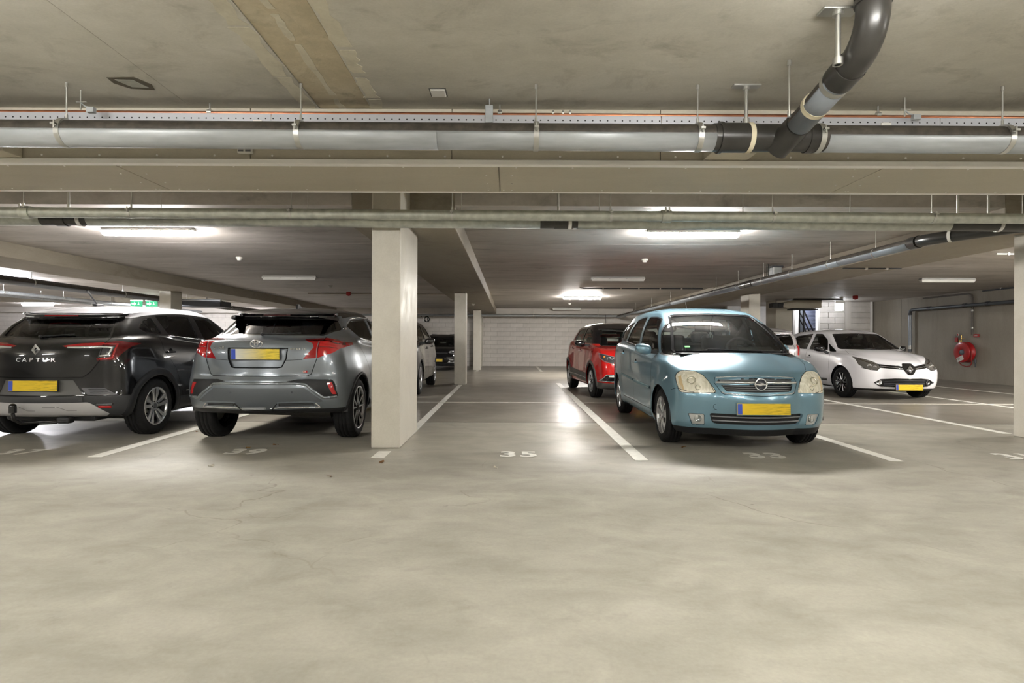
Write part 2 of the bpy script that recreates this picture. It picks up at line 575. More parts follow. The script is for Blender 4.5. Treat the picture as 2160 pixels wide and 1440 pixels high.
# far block wall, blocks built one by one where the picture shows them
wall_back = struct('wall_back', MB().box(XL, XR, YB, YB + .2, 0, 2.95), M_MORTAR, 'far wall of white painted concrete blocks')
BL, BH = 0.60, 0.20
blk = [MB().box(-BL / 2 + .003, BL / 2 - .003, -.02, .03, -BH / 2 + .004, BH / 2 - .004, 0.004).mesh('block', M_BLOCK[i]) for i in range(3)]
rnd = random.Random(4)
for r in range(12):
    x = -4.8 + (BL / 2 if r % 2 else 0)
    while x < 4.2:
        part('block', blk[rnd.choice((0, 0, 1, 1, 2))], wall_back, (x, YB, 0.1 + r * BH))
        x += BL
for a, b_ in ((XL, -5.12), (4.5, XR)):
    mb = MB()
    for r in range(12):
        x = a if a == XL else (4.2 if r % 2 else 3.9)
        if a == XL: x = XL + ((-4.8 if r % 2 else -5.1) - XL) % BL
        while x + BL < (b_ if a != XL else (-4.79 if r % 2 else -5.09)):
            mb.box(x + .004, x + BL - .004, YB - .02, YB + .03, r * BH + .004, (r + 1) * BH - .004)
            x += BL
    tag(mb.build('blocks', M_BLOCK[1], wall_back), kind='stuff')
struct('trim_1', MB().box(-1.62, -1.28, 25.9, YB - .02, 0, 2.4), M_COL, 'pale pilaster on the far block wall')

wall_right = struct('wall_right', MB().box(XR, XR + .2, YF, YB, 0, 2.95), M_RWALL, 'grey concrete side wall with the fire hose reel')
for yy in (19.5, 14.6, 9.0):
    MB().box(XR - .004, XR + .01, yy - .008, yy + .008, 0, 2.7).build('panel_joint', M_JOINT, wall_right)
struct('wall_left', MB().box(XL - .2, XL, YF, YB, 0, 2.95), M_WWALL, 'pale side wall at the far left of the garage')
struct('wall_front', MB().box(XL, XR, YF - .2, YF, 0, 2.95), M_WWALL, 'pale wall behind the camera')

# stairwell block wall with its louvred door
YS, XS = 21.0, 11.36
wall_stair = struct('wall_stairwell', MB().box(XS, XR, YS, YS + .15, 0, ZB), M_MORTAR, 'white block wall of the stairwell below the lit exit sign')
for r in range(13):
    z0, z1 = r * 0.205, min((r + 1) * 0.205, ZB)
    if z1 - z0 < .05: continue
    xs = [XS + .04, 11.85 + (0.12 if r % 2 else -.12), 12.34]
    for a, b_ in zip(xs[:-1], xs[1:]):
        MB().box(a + .006, b_ - .006, YS - .03, YS + .02, z0 + .006, z1 - .006, 0.006).build('block', M_BLOCK[r % 3], wall_stair)
    MB().box(12.56, 13.28, YS - .03, YS + .02, z0 + .006, z1 - .006, 0.006).build('block', M_BLOCK[(r + 1) % 3], wall_stair)
MB().box(12.34, 12.56, YS - .05, YS + .02, 0, ZB).build('pilaster', M_WWALL, wall_stair)
MB().box(XS - .03, XS + .04, YS - .06, YS + .1, 0, ZB).build('corner_strip', M_BEAD, wall_stair)
MB().box(13.28, 13.34, YS - .06, YS + .02, 0, ZB).build('corner_strip', M_BEAD, wall_stair)
struct('wall_stair_side', MB().box(9.62, 10.2, 20.6, 21.4, 0, ZB), M_COL, 'concrete stairwell pier with a black handrail beside it')
struct('wall_stair_end', MB().box(9.0, XR, 23.6, 23.8, 0, ZB), M_BLOCK[0], 'block wall behind the stair handrail')
door = tag(MB().box(11.20, 11.80, 21.66, 21.72, 1.62, 2.42).build('door_1', mat('blue_grey_door', '#7b829b', rough=0.45)), label='blue grey louvred metal shutter at the top of the stairs', kind='structure')
sl = MB().box(-.27, .27, -.012, .012, -.014, .014).mesh('slat', mat('louvre_slat', '#9aa0b8', rough=0.4))
for k in range(14):
    part('slat', sl, door, (11.49, 21.645, 1.70 + k * 0.05), (R(38), 0, 0))
tag(MB().box(11.02, 11.2, 21.62, 21.72, 1.55, 2.6).build('trim_2', M_DARKGREY), label='dark blue door frame beside the louvred shutter', kind='structure')
struct('wall_stair_low', MB().box(10.9, 11.9, 21.74, 21.9, 0, ZB), M_BLOCK[1], 'white wall carrying the louvred shutter')

# boarded beam across the aisle edge
bb = tag(MB().box(XL, XR, 4.17, 4.92, 2.42, 2.95).build('beam', M_BOARD), label='beige board clad beam spanning the aisle edge above the grey pipes', kind='structure')
jx = [-23.2, -20.3, -17.4, -14.5, -11.6, -8.7, -5.8, -2.93, -0.09, 2.76, 5.66, 8.5, XR]
for a, b_ in zip(jx[:-1], jx[1:]):
    MB().box(a + .004, b_ - .004, 4.172, 4.925, 2.400, 2.418, 0.002).build('soffit_board', M_BOARD, bb)
fx = [-23, -20.1, -17.2, -14.3, -11.4, -8.5, -5.6, -1.9, -0.43, 1.09, 3.98, 6.88, 9.8, XR]
for a, b_ in zip(fx[:-1], fx[1:]):
    MB().box(a + .003, b_ - .003, 4.150, 4.168, 2.42, ZN, 0.002).build('face_board', M_BOARD, bb)
MB().box(XL, XR, 4.128, 4.185, 2.388, 2.426, 0.004).build('corner_bead', M_BEAD, bb)
MB().box(XL, XR, 4.905, 4.935, 2.392, 2.412, 0.004).build('corner_bead', M_BEAD, bb)
sc = MB()
x = -7.2
while x < 7.5:
    sc.lathe([(0, 0), (.007, 0), (.007, -.003), (0, -.003)], 'Z', 8, (x, 4.86, 2.400))
    sc.lathe([(0, 0), (.007, 0), (.007, -.003), (0, -.003)], 'Z', 8, (x + .1, 4.23, 2.400))
    sc.lathe([(0, 0), (.008, 0), (.008, -.003), (0, -.003)], 'Y', 8, (x, 4.150, 2.455))
    x += 0.42
for j in jx[3:-1]:
    for dx in (-.10, .10):
        for yy in (4.42, 4.66, 4.86):
            sc.lathe([(0, 0), (.007, 0), (.007, -.003), (0, -.003)], 'Z', 8, (j + dx, yy, 2.400))
tag(sc.build('screw_heads', M_BEAD, bb), kind='stuff')
# boxed-out casings on the beam face
MB().box(-4.2, -3.56, 3.99, 4.15, 2.43, 2.56, 0.004).build('casing', M_BOARD, bb)
MB().box(1.40, 1.72, 3.98, 4.15, 2.43, 2.52, 0.004).build('casing', M_BOARD, bb)
vt = thing('vent_grille', 'small white plastic vent grille on the beige beam face under the pipe', 'vent', (-1.93, 4.13, 2.50))
MB().box(-.055, .055, -.01, .02, -.035, .035, 0.006).build('frame', M_PVCWHITE, vt)
for k in range(4):
    for s_ in (-1, 1):
        MB().box(s_ * .026 - .019, s_ * .026 + .019, -.013, -.008, -.024 + k * .014, -.018 + k * .014).build('slot', M_DARKGREY, vt)

# ------------------------------------------------------------------ painted lines and numbers
lines = [([(-3.93, 5.38), (-4.02, 10.36)], .135, 'slanting white bay line between the black car and the grey car'),
         ([(-1.255, 5.39), (-1.255, 5.72)], .125, 'short white line end in front of the broad column'),
         ([(-1.20, 7.02), (-1.24, 10.36)], .10, 'white bay line behind the broad column up to the thin cross line'),
         ([(-1.24, 10.42), (-1.28, 14.70)], .10, 'white bay line leading to the slim grey column'),
         ([(1.237, 5.32), (1.30, 15.42)], .125, 'long white bay line beside the light blue car, nearest its wheels'),
         ([(3.632, 5.325), (3.70, 15.3)], .122, 'white bay line on the far side of the light blue car'),
         ([(6.13, 7.0), (6.2, 15.3)], .11, 'white bay line running from the cut-off column to the white car'),
         ([(8.72, 5.4), (8.75, 15.3)], .11, 'white bay line running past the corner of the white car bumper'),
         ([(11.1, 10.5), (11.1, 15.3)], .11, 'white bay line on the floor below the hose reel'),
         ([(-6.45, 5.38), (-6.6, 15.3)], .12, 'white bay line on the other side of the black car'),
         ([(1.20, 21.6), (1.22, 26.2)], .10, 'short white line far back against the block wall'),
         ([(-1.26, 21.6), (-1.28, 22.6)], .10, 'white line stub in front of the far pale column')]
for pts, w, lab in lines:
    (xa, ya), (xb, yb) = pts
    MB().prism([(xa - w / 2, ya), (xa + w / 2, ya), (xb + w / 2, yb), (xb - w / 2, yb)], 'Z', 0.0005, 0.003).build('bay_line', M_WHITEPAINT, label=lab, cat='line', group='painted bay lines')
for a, b_, lab in ((-9.0, -1.255, 'thin white cross line under the left hand cars'), (-1.245, 6.1, 'thin white cross line in the middle of the empty bay'), (6.15, 13.3, 'thin white cross line in front of the white car')):
    MB().box(a, b_, 10.405, 10.455, 0.0005, 0.0025).build('cross_line', M_WHITEPAINT, label=lab, cat='line')
for body, x, y, lab in (('37', -4.83, 5.60, 'painted white bay number 37 behind the black car'), ('39', -2.63, 5.66, 'painted white bay number 39 behind the grey car'),
                        ('35', 0.085, 5.58, 'painted white bay number 35 in the empty bay'), ('33', 2.50, 5.56, 'painted white bay number 33 in front of the light blue car'),
                        ('31', 4.99, 5.57, 'painted white bay number 31 beside the cut-off column')):
    o = text_obj('bay_number', body, 0.30, M_WHITEPAINT, None, (x, y, 0.0035), (0, 0, 0), spacing=1.2, offset=0.013)
    o.scale = (1.12, 1.22, 1)
    tag(o, lab, 'number', 'bay numbers')

# ------------------------------------------------------------------ lamps
M_TUBE_ON = mat('lit_diffuser', (1, 1, 1), emit=LAMP_POWER, ecol=(1.0, 0.96, 0.90))
M_TUBE_MID = mat('lit_diffuser_middle', (1, 1, 1), emit=LAMP_POWER * .68, ecol=(1.0, 0.96, 0.90))
M_TUBE_NEAR = mat('lit_diffuser_front', (1, 1, 1), emit=LAMP_POWER * .55, ecol=(1.0, 0.96, 0.90))
M_TUBE_COOL = mat('lit_diffuser_cool', (1, 1, 1), emit=LAMP_POWER, ecol=(0.95, 0.95, 1.0))
M_TUBE_FILL = mat('aisle_fill_diffuser', (1, 1, 1), emit=AISLE_FILL, ecol=(1.0, 0.98, 0.93))
M_FILL_UP = mat('ceiling_fill_diffuser', (1, 1, 1), emit=AISLE_FILL * 1.25, ecol=(1.0, 0.98, 0.93))
M_TUBE_COOL2 = mat('lit_diffuser_cool_dim', (1, 1, 1), emit=LAMP_POWER * .4, ecol=(0.95, 0.95, 1.0))
M_TUBE_SMALL = mat('stair_fill_diffuser', (1, 1, 1), emit=45, ecol=(0.88, 0.92, 1.0))
M_TUBE_OFF = mat('unlit_diffuser', '#e8e8e4', rough=0.25, var=0.05)
M_LAMPBODY = mat('lamp_housing', '#b9b9b6', rough=0.4)

def lamp(x, y, zc, m, label, group='tube lamps on the ceiling', ln=1.27):
    t = thing('tube_lamp', label, 'lamp', (x, y, zc), 0, group)
    h = ln / 2
    def shell(z0, z1, w0, w1, e):
        mb = MB()
        pr = [(-w0, z0), (-w1, z1), (w1, z1), (w0, z0)]
        vs = [(-h + e0, p[0], p[1]) for e0 in (0,) for p in pr] + [(h, p[0], p[1]) for p in pr]
        vs = [(-h + (e if i in (1, 2) else 0), *p) for i, p in enumerate(pr)] + [(h - (e if i in (1, 2) else 0), *p) for i, p in enumerate(pr)]
        mb.add(vs, [(0, 1, 2, 3), (7, 6, 5, 4), (0, 4, 5, 1), (1, 5, 6, 2), (2, 6, 7, 3), (3, 7, 4, 0)])
        return mb
    shell(-.04, -.001, .062, .05, .015).build('housing', M_LAMPBODY, t)
    shell(-.0405, -.098, .058, .036, .03).build('diffuser', m, t)
    for sx in (-.5, -.17, .17, .5):
        MB().box(sx * ln * .92 - .012, sx * ln * .92 + .012, -.066, .066, -.052, -.03, .003).build('clip', M_ZINC, t)
    return t

lamp(-4.96, 7.8, ZB, M_TUBE_NEAR, 'lit tube lamp above the gap between the black car and the grey car')
lamp(2.50, 7.8, ZB, M_TUBE_NEAR, 'lit tube lamp above the light blue car, biggest on that side')
lamp(2.40, 19.0, ZB, M_TUBE_MID, 'lit tube lamp in the middle distance above the red car')
lamp(-5.18, 13.35, ZB, M_TUBE_OFF, 'unlit tube lamp behind the grey car near the broad column')
lamp(2.52, 13.35, ZB, M_TUBE_OFF, 'unlit tube lamp between the two lit ones above the empty bay')
lamp(2.50, 25.2, ZB, M_TUBE_OFF, 'farthest unlit tube lamp just before the block wall')
lamp(10.25, 13.35, ZB, M_TUBE_OFF, 'unlit tube lamp above the white car near the hose reel wall')
lamp(-12.45, 13.9, ZB, M_TUBE_COOL, 'lit tube lamp at the picture edge above the black car roof')
lamp(10.2, 7.8, ZB, M_TUBE_ON, 'added lit tube lamp outside the picture beyond the cut-off column')  # lit lamp added out of view to brighten the right hand bays
lamp(-12.45, 7.8, ZB, M_TUBE_COOL, 'added lit tube lamp outside the picture beyond the black car')  # its counterpart on the left, also added out of view for more light
lamp(-12.3, 21.6, ZB, M_TUBE_COOL, 'small lit tube lamp peeking out behind the square column')
lamp(10.68, 21.25, ZB, M_TUBE_SMALL, 'small added fill lamp hidden above the stairs behind the roller box', ln=.6)  # added out of sight to light the dark stair corner and shutter
lamp(-19.6, 23.6, ZB, M_TUBE_COOL2, 'lit tube lamp low at the far left over the white car roof')
def fill_lamp(x, y, label):  # unseen lamp added overhead as fill light for the aisle
    t = lamp(x, y, ZN - .28, M_TUBE_FILL, label, 'fill lamps added over the aisle')
    for sx in (-.45, .45):
        MB().tube([(sx, 0, -.005), (sx, 0, .28)], .005, 8).build('hanger_rod', M_ZINC, t)
    MB().box(-.58, .58, -.03, .03, .0, .012, .004).build('ceiling_fill', M_FILL_UP, t)  # glowing strip added on top only to brighten the ceiling
for x, w in ((-12.0, 'farthest along towards the black car'), (-7.5, 'beyond the black car'), (-3.0, 'level with the grey car'), (1.5, 'level with the blue car'), (6.0, 'level with the cut-off column'), (10.5, 'nearest the hose reel wall')):
    fill_lamp(x, 1.5, 'added fill lamp over the aisle outside the picture, ' + w)
for x, w in ((-10, 'far along'), (-3.5, 'beside the camera'), (3, 'just behind the camera'), (9.5, 'near the side wall')):
    fill_lamp(x, -3.2, 'added fill lamp overhead behind the camera, ' + w)

# ------------------------------------------------------------------ pipes
def arc_pts(c, a, b, r, q0, q1, n=10):
    c, a, b = Vector(c), Vector(a), Vector(b)
    return [c + (a * math.cos(q0 + (q1 - q0) * i / n) + b * math.sin(q0 + (q1 - q0) * i / n)) * r for i in range(n + 1)]

def ring_band(t, name, p, d, r, w, m, n=28):
    """a clamp band around a pipe at p with direction d"""
    p, d = Vector(p), Vector(d).normalized()
    return MB().tube([p - d * w / 2, p + d * w / 2], r, n).build(name, m, t)

def half_shell(p0, p1, r, up=Vector((0, 0, 1)), cover=0.62, n=20, thick=0.004):
    """sheet steel trough lying round the underside of a pipe"""
    p0, p1 = Vector(p0), Vector(p1)
    d = (p1 - p0).normalized()
    side = d.cross(up).normalized()
    upv = side.cross(d).normalized()
    half = PI * cover
    vs, fs = [], []
    for rr in (r, r + thick):
        for p in (p0, p1):
            for k in range(n + 1):
                q = -PI / 2 - half + 2 * half * k / n
                vs.append(p + (side * math.cos(q) + upv * math.sin(q)) * rr)
    m = n + 1
    for k in range(n):
        fs += [(k, k + 1, m + k + 1, m + k), (2 * m + k, 3 * m + k, 3 * m + k + 1, 2 * m + k + 1),
               (k, 2 * m + k, 2 * m + k + 1, k + 1), (m + k, m + k + 1, 3 * m + k + 1, 3 * m + k)]
    fs += [(0, m, 3 * m, 2 * m), (n, 2 * m + n, 3 * m + n, m + n)]
    mb = MB()
    mb.add(vs, fs, True)
    return mb

def rod(t, x, y, z0, z1, r=.005, name='hanger_rod', m=None):
    mb = MB().tube([(x, y, z0), (x, y, z1)], r, 8)
    mb.tube([(x, y, z1 - .03), (x, y, z1)], r * 2.0, 8)
    mb.tube([(x, y, z0), (x, y, z0 + .035)], r * 1.8, 8)
    return mb.build(name, m or M_ZINC, t)

def clampset(t, x, y, z, r, ztop, w=.03, d=(1, 0, 0), rr=.005, bolt=True):
    c = ring_band(t, 'clamp', (x, y, z), d, r, w, M_ZINC)
    rod(c, x, y, z + r - .005, ztop, rr)
    if bolt:
        for sgn in (-1, 1):
            px, py = (x, y + sgn * (r + .012)) if abs(d[0]) > .5 else (x + sgn * (r + .012), y)
            MB().box(px - .014, px + .014, py - .014, py + .014, z + .018, z + .03).tube([(px, py, z - .02 + .02), (px, py, z + .05)], .005, 8).build('bolt', M_ZINC, c)

# --- big drain pipe in front of the beam
PY, PZ0, SL = 3.75, 2.458, -0.0030          # height falls slightly to one side
def pz(x): return PZ0 + SL * x
dp = thing('drain_pipe', 'large black drain pipe in a grey steel trough with a branch rising to the ceiling', 'pipe', (0, 0, 0))
rP = 0.083
X0, X1 = -8.0, 9.0
MB().tube([(X0, PY, pz(X0)), (X1, PY, pz(X1))], rP, 32).build('pipe', M_PEDUST, dp)
sh_edges = [X0, -4.6, -0.5, 1.40]
for a, b_ in zip(sh_edges[:-1], sh_edges[1:]):
    half_shell((a + .001, PY, pz(a)), (b_ + .02, PY, pz(b_)), rP + .002 + (0.002 if a == -4.6 else 0), cover=0.503).build('support_trough', M_GALV, dp)
half_shell((2.06, PY, pz(2.0)), (X1, PY, pz(X1)), rP + .002, cover=0.485).build('support_trough', M_GALV, dp)
for x in (-2.93, -1.385, 0.165, 1.23, 2.02, 3.24, -4.5, 4.8):
    clampset(dp, x, PY, pz(x), rP + .011, ZN, .034)
# black sockets and tee
for a, b_, r in ((1.33, 1.375, .090), (1.375, 1.56, .094), (1.56, 1.62, .089), (1.62, 2.02, .0885), (1.94, 1.99, .094), (1.365, 1.385, .101)):
    MB().tube([(a, PY, pz(a)), (b_, PY, pz(b_))], r, 32).build('socket', M_PE, dp)
ring_band(dp, 'tape_band', (1.565, PY, pz(1.5)), (1, 0, 0), .0965, .03, M_TAPE)
rod(dp, 1.55, PY, pz(1.5) + .09, ZN, .012, 'support_post')
MB().box(1.46, 1.64, PY - .03, PY + .03, ZN - .012, ZN, .003).build('ceiling_plate', M_ZINC, dp)
# branch: leaves the tee toward the aisle, rises, turns up into the ceiling
B0, B1 = Vector((1.80, 3.70, 2.445)), Vector((1.775, 2.98, 2.548))
bd = (B1 - B0).normalized()
rB = 0.072
MB().tube([B0 + Vector((-.05, .06, -.06)), B0 + bd * .02 + Vector((-.02, 0, -.02)), B0 + bd * .10, B0 + bd * .16], [.083, .083, .082, .080], 28).build('tee_branch', M_PE, dp)
MB().tube([B0 + bd * .1, B1], rB, 28).build('branch_pipe', M_PEDUST, dp)
half_shell(B0 + bd * .17, B1 - bd * .10, rB + .002, cover=0.47).build('support_trough', mat('plain_grey_trough', '#7f848a', rough=0.45, metal=0.3, var=0.05), dp)
for k, m in ((.13, M_GALV), (.50, M_TAPE), (.80, M_ZINC)):
    ring_band(dp, 'band', B0.lerp(B1, k), bd, rB + .008, .035, m)
MB().tube([B1 - bd * .11, B1 + bd * .01], rB + .011, 28).build('socket', M_PE, dp)
# elbow
upv = Vector((0, 0, 1))
fw = Vector((bd.x, bd.y, 0)).normalized()
cen = B1 + upv * .20
el = arc_pts(cen, -upv, fw, .20, 0.05, PI / 2, 12)
MB().tube([B1 - bd * .02] + el + [el[-1] + upv * .02], rB + .004, 28).build('elbow', M_PE, dp)
top = el[-1]
MB().tube([top + upv * .005, Vector((top.x, top.y, ZN + .05))], rB, 28).build('riser', M_PE, dp)
for zz, r in ((.012, .012), (.05, .011)):
    MB().tube([top + upv * zz, top + upv * (zz + .022)], rB + r, 28).build('socket_ring', M_PE, dp)
rod(dp, 1.665, 2.90, 2.52, ZN, .014, 'support_post')
MB().box(1.575, 1.755, 2.86, 2.94, ZN - .014, ZN, .003).build('ceiling_plate', M_ZINC, dp)
rod(dp, 1.672, 3.42, 2.46, ZN, .006)

# --- perforated cable tray and copper pipe
def tray_mat():
    m, nt, b = _nodes('perforated_tray_steel')
    tc = N(nt, 'ShaderNodeTexCoord')
    sp = N(nt, 'ShaderNodeSeparateXYZ')
    L(nt, tc.outputs['Object'], sp.inputs[0])
    fx_ = N(nt, 'ShaderNodeMath', operation='PINGPONG'); fx_.inputs[1].default_value = 0.026
    L(nt, sp.outputs['X'], fx_.inputs[0])
    sq = N(nt, 'ShaderNodeMath', operation='POWER'); sq.inputs[1].default_value = 2
    L(nt, fx_.outputs[0], sq.inputs[0])
    dz = N(nt, 'ShaderNodeMath', operation='SUBTRACT'); dz.inputs[1].default_value = 0.0
    L(nt, sp.outputs['Z'], dz.inputs[0])
    s2 = N(nt, 'ShaderNodeMath', operation='POWER'); s2.inputs[1].default_value = 2
    L(nt, dz.outputs[0], s2.inputs[0])
    ad = N(nt, 'ShaderNodeMath', operation='ADD')
    L(nt, sq.outputs[0], ad.inputs[0]); L(nt, s2.outputs[0], ad.inputs[1])
    lt = N(nt, 'ShaderNodeMath', operation='LESS_THAN'); lt.inputs[1].default_value = 0.0055 ** 2
    L(nt, ad.outputs[0], lt.inputs[0])
    mx = N(nt, 'ShaderNodeMix', data_type='RGBA')
    L(nt, lt.outputs[0], mx.inputs['Factor'])
    mx.inputs['A'].default_value = (0.50, 0.51, 0.55, 1)
    mx.inputs['B'].default_value = (0.01, 0.01, 0.01, 1)
    L(nt, mx.outputs['Result'], b.inputs['Base Color'])
    b.inputs['Metallic'].default_value = 0.35
    b.inputs['Roughness'].default_value = 0.4
    return m
TY = 3.98
ct = thing('cable_tray', 'perforated steel cable tray running along above the large drain pipe', 'cable tray', (0, TY, 2.655))
for a, b_ in ((-8, -1.68), (-1.676, 1.05), (1.054, 3.0), (3.004, 9)):
    mb = MB().box(a, b_, 0, .002, -.045, .034).box(a, b_, 0, .12, -.045, -.043).box(a, b_, .118, .12, -.045, .034)
    o = mb.build('tray_section', tray_mat() if a == -8 else bpy.data.materials['perforated_tray_steel'], ct)
    o.rotation_euler.y = R(0.16)
for x, w in ((-1.77, .03), (2.62, .035)):
    MB().box(x - w, x + w, -.012, .0, -.045, -.01, .003).build('tray_clip', M_PVCWHITE, ct)
MB().box(-.18, -.125, -.015, -.002, -.02, .10, .003).tube([(-.15, -.008, .1), (-.15, -.008, .145)], .004, 8).build('hanger_bracket', M_GALV, ct)
cp = thing('copper_pipe', 'long copper pipe running beside the ceiling above the cable tray', 'pipe', (0, 4.06, 2.735))
cpo = MB().tube([(-8, 0, .004), (9, 0, -.03)], .014, 14).build('pipe', M_COPPER, cp)
for x in (-2.15, -0.08, 2.62):
    c = ring_band(cp, 'pipe_clip', (x, 0, 0), (1, 0, 0), .018, .03, M_ZINC)
    MB().tube([(x, 0, .015), (x, 0, .06)], .006, 8).build('clip_stud', M_ZINC, c)
for x in (.30, .37, .42):
    ring_band(cp, 'joint_sleeve', (x, 0, 0), (1, 0, 0), .019, .012, M_ZINC)
for x, y, z in ((-2.92, 3.86, 2.72), (2.72, 3.93, 2.72)):
    t = thing('cable_hook', 'small zinc cable hook under the ceiling %s' % ('over the left hand end of the tray' if x < 0 else 'right of the branch pipe'), 'hook', (x, y, 0))
    MB().tube([(0, 0, z - .05), (0, 0, ZN)], .005, 8).build('stud', M_ZINC, t)
    MB().tube([(-.03, 0, z), (.04, 0, z)], .004, 8).build('cross_pin', M_ZINC, t)
    MB().tube([(0, 0, z - .005), (.03, 0, z - .03), (.09, 0, z - .045)], .005, 8).box(.05, .1, -.02, .01, z - .075, z - .04).build('hook_arm', M_GALV, t)

# --- second pipes, farther back over the column fronts
g1 = thing('galvanised_pipe', 'galvanised steel pipe crossing just below the ceiling in front of the broad column', 'pipe')
GY, GZ = 5.55, 2.338
def gz(x): return GZ - 0.0024 * x
MB().tube([(-10, GY, gz(-10)), (13, GY, gz(13))], .050, 24).build('pipe', M_GALV2, g1)
for x in (-4.72, 1.515):
    c = MB().tube([(x - .045, GY, gz(x)), (x + .045, GY, gz(x))], .062, 24).build('coupling', M_GALV2, g1)
    for s_ in (-1, 1):
        MB().tube([(x + s_ * .018, GY - .062, gz(x) + .035), (x + s_ * .018, GY - .062, gz(x) + .075)], .008, 8).build('bolt', M_ZINC, c)
for x in (-3.70, -2.14, -0.57, .975, 2.555, 4.11, -5.3):
    clampset(g1, x, GY, gz(x), .054, ZN, .024)
g2 = thing('grey_drain_pipe', 'grey trough drain pipe half hidden behind the galvanised pipe', 'pipe')
G2Y, G2Z, r2 = 5.78, 2.325, .062
def g2z(x): return G2Z - 0.0022 * x
MB().tube([(-10, G2Y, g2z(-10)), (13, G2Y, g2z(13))], r2, 24).build('pipe', M_PEDUST, g2)
for a, b_ in ((-10, -4.75), (-4.28, .30), (.68, 4.45)):
    half_shell((a, G2Y, g2z(a)), (b_, G2Y, g2z(b_)), r2 + .002, cover=.52).build('support_trough', M_GALV2, g2)
for a, b_, r in ((-4.75, -4.28, .066), (-4.6, -4.5, .074), (.30, .68, .066), (.44, .63, .072), (4.45, 6.2, .068)):
    MB().tube([(a, G2Y, g2z(a)), (b_, G2Y, g2z(b_))], r, 24).build('socket', M_PE, g2)
for x in (-4.36, .60, 4.95):
    ring_band(g2, 'tape_band', (x, G2Y, g2z(x)), (1, 0, 0), .0735, .035, M_PVCWHITE)
for x in (2.43, .78):
    ring_band(g2, 'tape_band', (x, G2Y, g2z(x)), (1, 0, 0), .0675, .05 if x > 1 else .02, M_TAPE)
for x in (-4.95, -3.55, -2.06, -0.50, .90, 2.36, 3.45, 5.2):
    clampset(g2, x, G2Y, g2z(x), .067, ZN, .02, bolt=False, rr=.0035)
for x in (-4.47, 4.52, 4.83, .48):
    rod(g2, x, G2Y - .03, g2z(x) + .05, ZN, .012, 'support_post')
MB().prism([(.36, 2.33), (.52, 2.345), (.45, 2.355)], 'Y', G2Y - .075, G2Y - .07).build('tape_flag', M_YELLOW, g2)
# long drain pipe running away along the right hand beam, joined by a swept fitting
LX, LZ, rL = 4.85, 2.305, .062
lp = thing('long_drain_pipe', 'long grey drain pipe running away beside the beam to the far wall', 'pipe')
MB().tube([(LX, 6.75, LZ + .01), (LX, 25.7, LZ - .02)], rL, 24).build('pipe', M_PEDUST, lp)
for a, b_ in ((6.9, 8.35), (8.36, 11.3), (11.95, 17.0), (17.01, 25.6)):
    half_shell((LX, a, LZ + .01 - (a - 6.75) * .0016), (LX, b_, LZ + .01 - (b_ - 6.75) * .0016), rL + .002, cover=.49).build('support_trough', mat('pale_grey_trough', '#8d949b', rough=0.45, metal=0.3, var=0.06), lp)
for a, b_, r in ((11.3, 11.95, .066), (11.35, 11.5, .074), (11.65, 11.78, .072)):
    MB().tube([(LX, a, LZ), (LX, b_, LZ)], r, 24).build('socket', M_PE, lp)
MB().tube([(LX, 6.735, LZ + .01), (LX, 6.66, LZ + .01), (LX + .05, 6.55, LZ + .012), (LX + .22, 6.25, LZ + .015), (LX + .42, 5.95, LZ + .02), (LX + .52, 5.87, LZ + .02)], rL + .004, 24).build('swept_fitting', M_PE, g2)
MB().tube([(LX, 6.755, LZ + .01), (LX, 6.88, LZ + .01)], rL + .012, 24).build('socket', M_PE, lp)
ring_band(g2, 'tape_band', (LX + .12, 6.42, LZ + .013), (.5, -.86, 0), rL + .008, .03, M_PVCWHITE)
for y in (7.55, 8.62, 9.8, 10.9, 12.1, 13.4, 15.2, 17.2, 19.5, 22, 24.4):
    clampset(lp, LX, y, LZ, rL + .006, ZB, .022, (0, 1, 0), .004, bolt=False)
# pipe along the far wall and its hangers
fp = thing('far_wall_pipe', 'thin grey pipe running along the top of the far block wall', 'pipe')
MB().tube([(-7, 25.6, 2.315), (5.2, 25.6, 2.30)], .05, 14).build('pipe', M_GALV, fp)
for x in (-5.2, -2.0, 1.05, 3.95):
    clampset(fp, x, 25.6, 2.31, .055, ZBEAM + .2, .04, bolt=False, rr=.012)

# --- pipes of the left hand part, seen over the black car
l1 = thing('side_drain_pipe', 'dark drain pipe running away above the white roof of the black car', 'pipe')
MB().tube([(-10.35, 7, 2.36), (-10.35, 25.6, 2.33)], .085, 18).build('pipe', M_PEDUST, l1)
for a, b_ in ((7, 15.2), (15.25, 18.4)):
    half_shell((-10.35, a, 2.355), (-10.35, b_, 2.345), .087, cover=.45).build('support_trough', mat('dull_grey_trough', '#6a6b6f', rough=0.5, metal=0.3), l1)
for y in (9.5, 12.3, 15.2, 18.2, 21):
    clampset(l1, -10.35, y, 2.35, .092, ZB, .03, (0, 1, 0), .006, bolt=False)
for i, (x, z, r) in enumerate(((-13.9, 2.42, .05), (-14.6, 2.40, .04))):
    t = thing('sprinkler_pipe', ['thin grey pipe with upright fittings at the far left ceiling', 'thin grey pipe just behind the one with upright fittings'][i], 'pipe')
    MB().tube([(x, 7, z), (x, 25.6, z)], r, 12).build('pipe', M_GALV, t)
    for k in range(6):
        clampset(t, x, 13.5 + k * 2.1, z, r + .006, ZB, .03, (0, 1, 0), .008, bolt=False)
struct('beam', MB().box(-25, -9.2, 20.0, 20.25, 2.46, ZB), M_BEAM, 'shallow crossbeam at the far left behind the black car roof')
struct('column', MB().box(-21.9, -21.6, 22.0, 22.3, 0, ZB), M_COL, 'narrow pale column at the far left picture edge')
tk = thing('ventilation_box', 'long dark ventilation box hanging between the two parked cars at the ceiling', 'ventilation', (-9.9, 18.0, 0))
MB().box(-.32, .9, -.35, .35, 2.17, 2.36, .02).build('casing', M_DARKGREY, tk)
